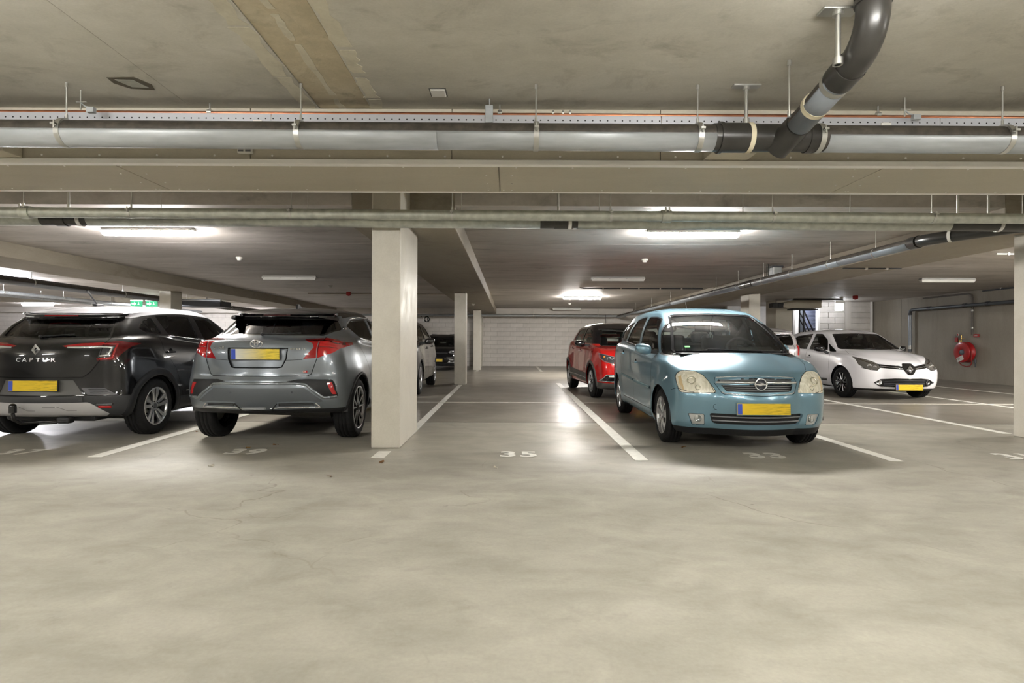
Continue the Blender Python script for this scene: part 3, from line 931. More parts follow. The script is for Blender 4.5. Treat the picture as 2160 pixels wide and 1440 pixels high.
MB().tube([(-.3, -.3, 2.36), (.9, -.3, 2.36)], .05, 12).build('roller', M_GALV, tk)
MB().tube([(.3, 0, 2.34), (.3, 0, ZB)], .01, 8).build('hanger_rod', M_BLACK, tk)

# exit signs
M_SIGNW = mat('lit_sign_white', (1, 1, 1), emit=1.6, ecol=(0.85, 1.0, 0.93))
M_SIGNG = mat('lit_sign_green', (0.03, 0.32, 0.14), emit=0.22, ecol=(0.03, 0.45, 0.2))
def running_man(t, y, s, m):
    return MB().ball((.0, y, .62 * s), .09 * s, 8, 6, (1, .2, 1)).prism([(-.10 * s, .5 * s), (.06 * s, .52 * s), (.10 * s, .2 * s), (-.04 * s, .18 * s)], 'Y', y - .002, y + .002).prism([(-.04 * s, .2 * s), (.08 * s, .2 * s), (.30 * s, -.08 * s), (.24 * s, -.12 * s)], 'Y', y - .002, y + .002).prism([(-.04 * s, .2 * s), (.06 * s, .2 * s), (-.1 * s, -.1 * s), (-.34 * s, -.12 * s), (-.34 * s, -.06 * s), (-.14 * s, -.02 * s)], 'Y', y - .002, y + .002).build('running_figure', m, t)
for i, x in enumerate((-12.35, -11.85)):
    t = thing('exit_sign', ['green lit exit sign hanging farther from the square column', 'green lit exit sign hanging next to the square column'][i], 'exit sign', (x, 18.8, 2.33))
    MB().box(-.19, .19, -.02, .03, -.09, .09, .008).build('panel', M_SIGNG, t)
    MB().box(-.19, .19, -.03, .04, .09, .12, .006).build('lamp_strip', M_SIGNW, t)
    MB().prism([(-.14, -.02), (-.14, .02), (-.06, .02), (-.06, .055), (0, 0), (-.06, -.055), (-.06, -.02)], 'Y', -.024, -.021).build('arrow', M_SIGNW, t)
    running_man(t, -.0225, .1, M_SIGNW).location = (.08, 0, -.02)
    MB().tube([(0, 0, .12), (0, 0, ZB - 2.33)], .006, 8).build('hanger_rod', M_ZINC, t)
es = thing('exit_sign', 'white glowing exit sign under the ceiling in front of the stairwell block wall', 'exit sign', (11.68, 20.2, 2.40))
MB().box(-.14, .14, -.03, .03, -.12, .12, .01).build('panel', mat('bright_sign_white', (1, 1, 1), emit=9, ecol=(0.92, 0.95, 1.0)), es)
MB().box(-.15, .15, -.04, .04, .12, .235, .008).build('housing', M_PVCWHITE, es)
running_man(es, -.034, .13, mat('sign_grey_green', '#6d8f86', emit=0.3)).location = (0, 0, -.03)

# small ceiling fittings
def detector(x, y, z, label):
    t = thing('smoke_detector', label, 'smoke detector', (x, y, z), 0, 'smoke detectors on the ceiling')
    MB().lathe([(0, 0), (.06, 0), (.06, -.02), (.05, -.03), (0, -.03)], 'Z', 16).build('base', M_PVCWHITE, t)
    MB().lathe([(.042, -.03), (.045, -.045), (.03, -.06), (0, -.062)], 'Z', 16).build('head', M_PVCWHITE, t)
detector(-4.98, 10.45, ZB, 'round white smoke detector on the ceiling above the grey car')
detector(2.48, 10.5, ZB, 'round white smoke detector on the ceiling above the blue car')
detector(-4.93, 15.6, ZB, 'small smoke detector behind the unlit lamp near the broad column')
detector(2.33, 22.3, ZB, 'tiny smoke detector between the two farthest lamps')
detector(11.0, 18.9, ZB, 'white detector on the ceiling close to the glowing exit sign')
detector(-1.25, 19.2, ZBEAM, 'small white detector under the band beam beside the slim column')
for x, y, lab in ((-5.0, 17.6, 'red fire alarm box on the ceiling behind the broad column'), (11.1, 18.3, 'red fire alarm box on the ceiling above the white car')):
    t = thing('alarm_box', lab, 'alarm', (x, y, ZB))
    MB().box(-.06, .06, -.06, .06, -.11, 0, .012).build('housing', M_RED, t)
    MB().lathe([(0, -.125), (.03, -.125), (.035, -.11)], 'Z', 14).build('lens', M_RED, t)
jb = thing('ceiling_plate', 'blank white cover plate on the aisle ceiling near the picture centre', 'cover plate', (-.495, 3.87, ZN))
MB().box(-.05, .05, -.055, .055, -.012, 0, .008).build('cover', M_PVCWHITE, jb)
MB().box(-.058, .058, -.063, .063, -.004, 0, .003).build('rim', M_JOINT, jb)
pt = thing('ceiling_patch', 'rough square plaster patch on the aisle ceiling above the large pipe', 'patch', (-2.50, 3.75, ZN))
MB().prism([(-.11, -.08), (.07, -.09), (.12, .02), (.09, .10), (-.06, .08), (-.12, 0)], 'Z', -.003, .001).build('stain', mat('dark_stain', '#5a5346', rough=0.9), pt)
MB().prism([(-.075, -.055), (.04, -.05), (.075, .06), (-.03, .05)], 'Z', -.006, .0).build('plaster', mat('patch_plaster', '#a9a79d', rough=0.9, var=0.1, scale=20), pt)
# conduits
def conduit(pts, r, label, clips=(), name='conduit', m=None):
    t = thing(name, label, 'conduit')
    MB().tube(pts, r, 10).build('tube', m or M_DARKGREY, t)
    for p in clips:
        MB().box(p[0] - .02, p[0] + .02, p[1] - .02, p[1] + .02, p[2] - .025, p[2] + .025, .005).build('clip', M_PVCWHITE, t)
zc = ZB - .02
conduit([(1.95, 15.9, zc + .015), (2.05, 15.95, zc), (5.4, 15.95, zc)], .016, 'dark conduit on the ceiling between the lamps above the empty bay', [(x, 15.95, zc) for x in (2.6, 3.1, 3.6, 4.2, 4.8)])
conduit([(8.2, 9.6, zc), (13.3, 9.6, zc)], .016, 'pale conduit on the ceiling next to the cut-off column', [(x, 9.6, zc) for x in (8.4, 9.4, 10.4)], m=M_PVCWHITE)
conduit([(5.585, 8.8, 2.53), (5.585, 25, 2.53)], .012, 'thin cable along the face of the beam by the long drain pipe', [(5.572, 9 + k, 2.53) for k in range(12)])
conduit([(5.7, 9.75, ZBEAM - .012), (6.7, 9.75, ZBEAM - .012)], .009, 'thin cable under the beam behind the long drain pipe', [(6.1, 9.75, ZBEAM - .012), (6.45, 9.75, ZBEAM - .012)])
conduit([(-6.4, 18.0, zc), (-1.9, 18.0, zc)], .02, 'conduit on the ceiling behind the broad column', m=M_BEAM)
j2 = thing('junction_box', 'grey junction box hanging beside the long drain pipe on the beam', 'junction box', (5.15, 11.05, 2.42))
MB().box(-.09, .09, -.09, .09, -.02, .16, .02).build('box', M_GALV, j2)
MB().box(-.11, .11, -.1, .1, .15, .18, .01).build('lid', M_DARKGREY, j2)
for dx in (-.14, -.17):
    MB().tube([(dx, 0, -.05), (dx, 0, ZB - 2.42)], .008, 8).build('cable', M_BLACK, j2)

# --- right wall: pipe, hose reel
wp = thing('wall_pipe', 'grey pipe along the concrete side wall turning down beside the white car', 'pipe')
WX = XR - .13
MB().tube([(WX, 6.5, 2.235), (WX, 18.78, 2.225), (WX, 18.86, 2.20), (WX, 18.88, 2.12), (WX, 18.88, .85)], .050, 16).build('pipe', mat('dark_pipe_grey', '#5d6166', rough=0.4, metal=0.4), wp)
MB().tube([(WX, 18.88, 2.05), (WX, 18.88, .95)], .053, 16).build('pipe_sleeve', mat('zinc_pipe_light', '#9aa0a8', rough=0.4, metal=0.4), wp)
for y in (18.0, 16.6, 15.8, 13, 10):
    MB().tube([(WX, y - .05, 2.23), (WX, y + .05, 2.23)], .062, 16).build('coupling', M_DARKGREY, wp)
MB().tube([(WX, 18.88, 2.05), (WX, 18.88, 2.12)], .06, 16).build('coupling', M_DARKGREY, wp)
MB().tube([(WX, 18.88, 1.05), (WX, 18.88, .93)], .06, 16).build('coupling', M_ZINC, wp)
hp = thing('riser_pipe', 'thin vertical pipe dropping from the ceiling to the red hose reel', 'pipe')
MB().tube([(XR - .035, 18.4, ZB - .07), (XR - .035, 16.60, ZB - .07), (XR - .035, 16.47, ZB - .12), (XR - .035, 16.45, ZB - .2), (XR - .035, 16.45, 1.37)], .024, 12).build('pipe', mat('brown_grey_pipe', '#5a534c', rough=0.5), hp)
for z in (2.05, 1.55):
    MB().tube([(XR - .035, 16.45, z), (XR - .035, 16.45, z + .05)], .03, 12).build('coupling', M_ZINC, hp)
conduit([(XR - .03, 16.1, ZB - .04), (XR - .03, 7, ZB - .04)], .02, 'dark cable along the top of the concrete side wall', [(XR - .03, y, ZB - .02) for y in (15.5, 12)])
hr = thing('hose_reel', 'red fire hose reel hanging on the concrete side wall', 'hose reel', (XR - .02, 16.6, 0.865))
MB().lathe([(0, -.10), (.07, -.10), (.08, -.20), (.12, -.215), (.285, -.215), (.30, -.205), (.30, -.19), (.26, -.185), (.26, -.06), (.30, -.055), (.30, -.035), (.0, -.03)], 'X', 40).build('drum', M_RED, hr)
MB().lathe([(0, -.235), (.05, -.235), (.075, -.215), (.075, -.19)], 'X', 20).build('hub', mat('hub_blue_grey', '#5b6470', rough=0.35), hr)
MB().box(-.06, 0, -.05, .05, -.2, .2, .008).build('wall_bracket', M_DARKGREY, hr)
MB().tube([(-.14, .20, -.20), (-.15, .16, -.31), (-.15, .05, -.385), (-.15, -.10, -.41), (-.15, -.24, -.39), (-.15, -.30, -.30), (-.15, -.29, -.1), (-.14, -.26, .05)], .014, 10).build('hose', mat('hose_red', (.28, .015, .012), rough=0.5), hr)
MB().tube([(-.10, -.36, -.20), (-.10, -.36, -.30)], .03, 10).tube([(-.10, -.36, -.30), (-.10, -.36, -.42)], .016, 10).build('nozzle', M_DARKGREY, hr)
MB().box(-.228, -.218, -.02, .22, -.23, -.10).build('instruction_tag', M_PVCWHITE, hr).rotation_euler.x = R(-22)
for k in range(3):
    o = MB().box(-.231, -.2285, .10, .19, -.135 - k * .022, -.128 - k * .022).build('tag_print', M_BLACK, hr)
    o.rotation_euler.x = R(-22)
MB().tube([(-.05, .26, .24), (-.05, .26, .36)], .012, 10).tube([(-.05, .30, .27), (-.05, .20, .27)], .012, 10).build('valve', M_BRASS, hr)
MB().tube([(-.05, .20, .40), (-.05, .08, .40)], .012, 10).tube([(-.05, .20, .30), (-.05, .20, .50)], .014, 10).build('feed_pipe', M_BRASS, hr)
sg = thing('fire_sign', 'small red fire hose sign above the hose reel', 'sign', (XR - .03, 16.45, 1.345))
MB().box(-.008, .02, -.22, -.04, -.045, .045, .004).build('plate', M_RED, sg)
MB().box(-.011, -.008, -.18, -.08, -.012, .012).build('mark', M_PVCWHITE, sg)
sg2 = thing('fire_sign', 'round red and white disc on the wall beside the hose reel top', 'sign', (XR - .02, 17.0, 1.38))
MB().lathe([(0, -.01), (.045, -.01), (.045, 0)], 'X', 16).build('disc', M_PVCWHITE, sg2)
MB().lathe([(0, -.014), (.028, -.014), (.028, -.009)], 'X', 16).build('dot', M_RED, sg2)
MB().box(-.02, .0, -.01, .10, -.22, -.08, .004).build('plate', M_RED, sg2)

# round sign on the far wall
rs = thing('round_sign', 'round white sign with dark marks on the far wall beside the dark grey car', 'sign', (-3.86, YB - .03, 2.16))
MB().lathe([(0, -.03), (.17, -.03), (.18, -.02), (.18, 0)], 'Y', 24).build('disc', M_PVCWHITE, rs)
MB().lathe([(.09, -.036), (.14, -.036), (.14, -.03), (.09, -.03)], 'Y', 24, closed=True).build('ring', M_BLACK, rs)
for x in (-.04, .035):
    MB().box(x - .018, x + .018, -.036, -.03, -.075, .075).build('bar', M_BLACK, rs)
MB().tube([(-.25, -.03, .1), (-.25, -.03, .28), (-.35, -.03, .32)], .02, 8).build('bracket', M_BLACK, rs)

# stair rail and roller box by the stairwell
hrail = thing('stair_handrail', 'black tubular handrail sloping down beside the stairwell pier', 'handrail', (10.42, 20.5, 0))
MB().tube([(0, 0, 0), (0, 0, 2.24), (.02, 0, 2.34), (.07, 0, 2.39), (.13, 0, 2.34), (.17, 0, 2.26), (.62, .1, 1.42), (.62, .1, 0)], .026, 10).build('top_rail', M_BLACK, hrail)
MB().tube([(.14, 0, 2.30), (.15, 0, 1.9), (.15, 0, .0)], .024, 10).build('post', M_BLACK, hrail)
MB().tube([(.0, 0, 2.0), (.15, 0, 1.72), (.36, .1, 1.35), (.36, .1, 0)], .022, 10).build('middle_rail', M_BLACK, hrail)
MB().tube([(.0, 0, 2.22), (.15, 0, 1.98), (.50, .1, 1.36)], .022, 10).build('middle_rail', M_BLACK, hrail)
rb = thing('roller_box', 'beige roller shutter box under the ceiling by the stair handrail', 'shutter box', (9.9, 19.7, 0))
MB().prism([(-.45, 2.36), (-.42, 2.52), (.0, 2.62), (.88, 2.62), (.88, 2.34), (.6, 2.31), (-.3, 2.33)], 'Y', 0, .5).build('casing', M_BOARD, rb)
for x in (-.72, -.52):
    MB().box(x - .09, x + .09, .0, .3, 2.34, 2.50, .01).build('motor', M_BLACK, rb)
MB().tube([(-.62, .15, 2.48), (-.62, .15, ZB)], .012, 8).build('hanger_rod', M_BLACK, rb)
MB().box(-.1, .80, .05, .45, 2.27, 2.31, .008).build('track', M_BLACK, rb)
MB().box(-.15, 1.55, -.15, -.05, 2.595, 2.645, .008).build('guide_rail', M_BLACK, rb)

# leaves and scraps on the floor
def scrap(x, y, pts, m, label, name):
    rz = random.Random(int(x * 100)).random() * 6
    t = thing(name, label, 'litter', (x, y, 0.002), rz, 'scraps on the floor')
    mb = MB()
    n = len(pts)
    mb.add([(p[0], p[1], p[2] + .002) for p in pts] + [(0, 0, .012)] + [(p[0] * .98, p[1] * .98, p[2] + .0) for p in pts], [(i, (i + 1) % n, n) for i in range(n)] + [(n + 1 + (i + 1) % n, n + 1 + i, n) for i in range(n)])
    mb.build('blade', m, t)
    MB().tube([(0, 0, .010), (-.03, -.02, .006), (-.05, -.025, .003)], .0015, 6).build('stalk', m, t)
M_LEAF = mat('dry_leaf', '#6b4a24', rough=0.8, var=0.3, scale=40)
M_CHIP = mat('pale_chip', '#cfc9b8', rough=0.8)
leaf = [(.045, 0, .01), (.03, .02, .004), (.0, .026, .0), (-.03, .015, .003), (-.035, -.01, .0), (0, -.024, .006), (.03, -.018, .002)]
scrap(-1.17, 5.20, leaf, M_LEAF, 'brown curled leaf on the floor near the broad column', 'fallen_leaf')
scrap(-2.63, 5.02, [(p[0] * .9, p[1] * .7, p[2]) for p in leaf], M_CHIP, 'pale paper scrap on the floor in front of number 39', 'paper_scrap')
scrap(-2.68, 5.83, [(p[0] * .8, p[1] * .8, p[2] + .01) for p in leaf], mat('ochre_leaf', '#b08a4a', rough=.8), 'ochre leaf lying on the painted number 39', 'fallen_leaf')
scrap(-2.50, 6.05, [(p[0] * .7, p[1] * .7, p[2]) for p in leaf], M_LEAF, 'dark leaf under the grey car bumper', 'fallen_leaf')
scrap(-.13, 5.0, [(p[0] * .4, p[1] * .5, p[2]) for p in leaf], M_CHIP, 'tiny white chip on the floor near number 35', 'paper_scrap')
scrap(1.83, 6.0, [(p[0] * .9, p[1] * .6, p[2]) for p in leaf], M_LEAF, 'dry leaf beside the front wheel of the blue car', 'fallen_leaf')
scrap(-1.45, 4.62, [(p[0] * .4, p[1] * .4, p[2]) for p in leaf], M_LEAF, 'small dark crumb of leaf on the bare floor', 'fallen_leaf')
scrap(-3.8, 6.9, [(p[0] * 1.0, p[1] * .5, p[2]) for p in leaf], M_LEAF, 'dark leaf on the line behind the black car wheel', 'fallen_leaf')
# ------------------------------------------------------------------ car library
def pchip(xs, ys):
    """monotone cubic through the points; returns a function"""
    n = len(xs)
    if n == 1:
        return lambda x: ys[0]
    h = [xs[i + 1] - xs[i] for i in range(n - 1)]
    d = [(ys[i + 1] - ys[i]) / h[i] if h[i] else 0 for i in range(n - 1)]
    m = [0.0] * n
    if n == 2:
        m = [d[0], d[0]]
    else:
        for i in range(1, n - 1):
            if d[i - 1] * d[i] > 0:
                w1, w2 = 2 * h[i] + h[i - 1], h[i] + 2 * h[i - 1]
                m[i] = (w1 + w2) / (w1 / d[i - 1] + w2 / d[i])
        def endm(h0, h1, d0, d1):
            e = ((2 * h0 + h1) * d0 - h0 * d1) / (h0 + h1)
            if e * d0 <= 0: return 0.0
            if d0 * d1 <= 0 and abs(e) > abs(3 * d0): return 3 * d0
            return e
        m[0] = endm(h[0], h[1], d[0], d[1])
        m[-1] = endm(h[-1], h[-2], d[-1], d[-2])
    def f(x):
        if x <= xs[0]: return ys[0]
        if x >= xs[-1]: return ys[-1]
        lo, hi = 0, n - 1
        while hi - lo > 1:
            k = (lo + hi) // 2
            if xs[k] <= x: lo = k
            else: hi = k
        t = (x - xs[lo]) / h[lo]
        a, b = m[lo] * h[lo], m[lo + 1] * h[lo]
        return ys[lo] * (1 + 2 * t) * (1 - t) ** 2 + a * t * (1 - t) ** 2 + ys[lo + 1] * t * t * (3 - 2 * t) + b * t * t * (t - 1)
    return f

def fn(v):
    if callable(v): return v
    if isinstance(v, (int, float)): return lambda y, v=v: v
    return pchip([p[0] for p in v], [p[1] for p in v])

NF, NC, NS = 9, 7, 34

def ring(f, r, W, Z, bf=.05, br=.05, cf=(.22, .22), cr=(.22, .22), zc=0.0, zr=0.0, crease=False):
    """one closed body line, half of it: nose centre -> side -> tail centre"""
    W, Z = fn(W), fn(Z)
    yc, yd = f + bf + cf[1], r - br - cr[1]
    w1, w2 = W(yc), W(yd)
    cx, cx2 = min(cf[0], w1 * .98), min(cr[0], w2 * .98)
    pts = []
    for i in range(NF):
        x = (w1 - cx) * i / NF
        pts.append((x, f + bf * (x / max(w1 - cx, 1e-6)) ** 2, zc * (1 - (x / max(w1, 1e-6)) ** 2)))
    for i in range(NC):
        t = PI / 2 * i / NC
        x = w1 - cx + cx * math.sin(t)
        pts.append((x, f + bf + cf[1] * (1 - math.cos(t)), zc * (1 - (x / max(w1, 1e-6)) ** 2)))
    for i in range(NS + 1):
        y = yc + (yd - yc) * i / NS
        pts.append((W(y), y, 0))
    for i in range(NC - 1, -1, -1):
        t = PI / 2 * i / NC
        x = w2 - cx2 + cx2 * math.sin(t)
        pts.append((x, r - br - cr[1] * (1 - math.cos(t)), zr * (1 - (x / max(w2, 1e-6)) ** 2)))
    for i in range(NF - 1, -1, -1):
        x = (w2 - cx2) * i / NF
        pts.append((x, r - br * (x / max(w2 - cx2, 1e-6)) ** 2, zr * (1 - (x / max(w2, 1e-6)) ** 2)))
    return {'p': [Vector((x, y, Z(y) + dz)) for x, y, dz in pts], 'crease': crease}

def loft(rings, sub):
    """rows of points, smooth from ring to ring, broken at creases"""
    n = len(rings[0]['p'])
    rows = []
    K = len(rings)
    cuts = [0] + [k for k in range(1, K - 1) if rings[k]['crease']] + [K - 1]
    for a, b in zip(cuts[:-1], cuts[1:]):
        seg = rings[a:b + 1]
        fs = []
        for j in range(n):
            P = [s['p'][j] for s in seg]
            t = [0.0]
            for i in range(1, len(P)):
                t.append(t[-1] + max((P[i] - P[i - 1]).length, 1e-4) ** 0.6)
            fs.append((t, [pchip(t, [p[c] for p in P]) for c in range(3)]))
        for i in range(len(seg) - 1):
            for s in range(sub):
                if s == 0 and i == 0 and rows: continue
                row = []
                for j in range(n):
                    t, f3 = fs[j]
                    tt = t[i] + (t[i + 1] - t[i]) * s / sub
                    row.append(Vector((f3[0](tt), f3[1](tt), f3[2](tt))))
                rows.append(row)
        rows.append([s for s in seg[-1]['p']])
    return rows

def rpoly(pts, r=0.02, n=4):
    """round the corners of a polygon; pts may carry their own radius as an extra dict entry"""
    out = []
    m = len(pts)
    for i in range(m):
        p0, p, p1 = Vector(pts[i - 1][:2]), Vector(pts[i][:2]), Vector(pts[(i + 1) % m][:2])
        rr = pts[i][2] if len(pts[i]) > 2 else r
        a, b = p0 - p, p1 - p
        la, lb = a.length, b.length
        k = min(rr, la * .48, lb * .48)
        if k < 1e-4:
            out.append((p.x, p.y)); continue
        A, B = p + a / la * k, p + b / lb * k
        for s in range(n + 1):
            t = s / n
            q = A * (1 - t) ** 2 + p * 2 * t * (1 - t) + B * t * t
            out.append((q.x, q.y))
    return out

def offset_poly(poly, d):
    """move a polygon's outline outward by d (negative: inward)"""
    n = len(poly)
    area = sum(poly[i][0] * poly[(i + 1) % n][1] - poly[(i + 1) % n][0] * poly[i][1] for i in range(n))
    s = 1 if area > 0 else -1
    out = []
    for i in range(n):
        p0, p, p1 = Vector(poly[i - 1]), Vector(poly[i]), Vector(poly[(i + 1) % n])
        e0, e1 = (p - p0), (p1 - p)
        if e0.length < 1e-7 or e1.length < 1e-7:
            e0 = e0 if e0.length > 1e-7 else e1
            e1 = e1 if e1.length > 1e-7 else e0
        e0, e1 = e0.normalized(), e1.normalized()
        n0, n1 = Vector((e0.y, -e0.x)) * s, Vector((e1.y, -e1.x)) * s
        v = n0 + n1
        v = v / max(v.length_squared, .3) * 2 * .5 * 2 if v.length > 1e-4 else n0
        v = (n0 + n1).normalized() if (n0 + n1).length > 1e-4 else n0
        k = d / max(v.dot(n0), .45)
        out.append((p.x + v.x * k, p.y + v.y * k))
    return out

def in_poly(x, y, poly):
    c = False
    j = len(poly) - 1
    for i in range(len(poly)):
        xi, yi = poly[i]
        xj, yj = poly[j]
        if (yi > y) != (yj > y) and x < (xj - xi) * (y - yi) / (yj - yi) + xi:
            c = not c
        j = i
    return c

def circle(c, r, n=32, a0=0.0):
    return [(c[0] + r * math.cos(a0 + 2 * PI * i / n), c[1] + r * math.sin(a0 + 2 * PI * i / n)) for i in range(n)]

M_SEAM = mat('panel_gap', (0.005, 0.005, 0.006), rough=0.8, spec=0.05)
M_TYRE = mat('tyre_rubber', (0.010, 0.010, 0.0105), rough=0.72, spec=0.25, var=0.25, scale=30, bump=0.1, bscale=120)
M_CHROME = mat('chrome', (0.80, 0.81, 0.83), rough=0.18, metal=0.85)
M_SILVER = mat('alloy_silver', (0.55, 0.56, 0.58), rough=0.28, metal=0.9)
M_PLASTIC = mat('black_trim_plastic', (0.013, 0.0135, 0.015), rough=0.5, spec=0.3, bump=0.05, bscale=200)
M_GLOSSBLACK = mat('gloss_black', (0.006, 0.006, 0.007), rough=0.12, coat=0.6)
M_CABIN = mat('cabin_lining', (0.045, 0.046, 0.05), rough=0.8)
M_SEAT = mat('seat_cloth', (0.018, 0.019, 0.022), rough=0.9)
M_CLEAR = glass('window_glass', (0.80, 0.88, 0.86))
M_CLEARLAMP = glass('lamp_cover', (0.92, 0.94, 0.95))
M_DARKGLASS = glass('privacy_glass', (0.10, 0.11, 0.12))
M_LAMPBOWL = mat('lamp_reflector', (0.7, 0.7, 0.72), rough=0.18, metal=1.0)
M_REDLAMP = mat('red_lamp_lens', (0.30, 0.004, 0.006), rough=0.12, coat=0.8, spec=0.6)
M_REDLAMP2 = mat('bright_red_lens', (0.42, 0.006, 0.008), rough=0.15, coat=0.8)
M_DARKRED = mat('dark_red_lens', (0.06, 0.004, 0.006), rough=0.1, coat=0.8)
M_AMBER = mat('amber_lens', (0.65, 0.22, 0.03), rough=0.2, coat=0.6)

def plate_mat(name, c0, c1):
    """licence plate sheet with a wavy smeared print"""
    if name in MATS: return MATS[name]
    m, nt, b = _nodes(name)
    tc = N(nt, 'ShaderNodeTexCoord')
    sp = N(nt, 'ShaderNodeSeparateXYZ')
    L(nt, tc.outputs['Object'], sp.inputs[0])
    no = N(nt, 'ShaderNodeTexNoise')
    no.inputs['Scale'].default_value = 1.0
    mp = N(nt, 'ShaderNodeMapping')
    mp.inputs['Scale'].default_value = (9, 1, 70)
    L(nt, tc.outputs['Object'], mp.inputs[0])
    L(nt, mp.outputs[0], no.inputs[0])
    rp = N(nt, 'ShaderNodeValToRGB')
    rp.color_ramp.elements[0].position, rp.color_ramp.elements[1].position = .36, .55
    rp.color_ramp.elements[0].color = (*[v * .62 for v in c1], 1)
    rp.color_ramp.elements[1].color = (*c1, 1)
    L(nt, no.outputs[0], rp.inputs[0])
    mr = N(nt, 'ShaderNodeMapRange')
    mr.inputs['From Min'].default_value, mr.inputs['From Max'].default_value = -.2, .12
    L(nt, sp.outputs['X'], mr.inputs[0])
    mx = N(nt, 'ShaderNodeMix', data_type='RGBA')
    L(nt, mr.outputs[0], mx.inputs['Factor'])
    mx.inputs['A'].default_value = (*c0, 1)
    L(nt, rp.outputs[0], mx.inputs['B'])
    L(nt, mx.outputs['Result'], b.inputs['Base Color'])
    b.inputs['Roughness'].default_value = 0.35
    MATS[name] = m
    return m
PY_ = (0.72, 0.50, 0.012)
M_PLATE = plate_mat('yellow_plate', PY_, PY_)
M_PLATEBLUE = mat('plate_blue', (0.03, 0.07, 0.42), rough=0.4)

def paint(name, col, metal=0.0, rough=0.35, flake=0.0, coat=1.0):
    m = mat(name, col, rough=rough, metal=metal, coat=coat, coat_rough=0.02, spec=0.15)
    return m

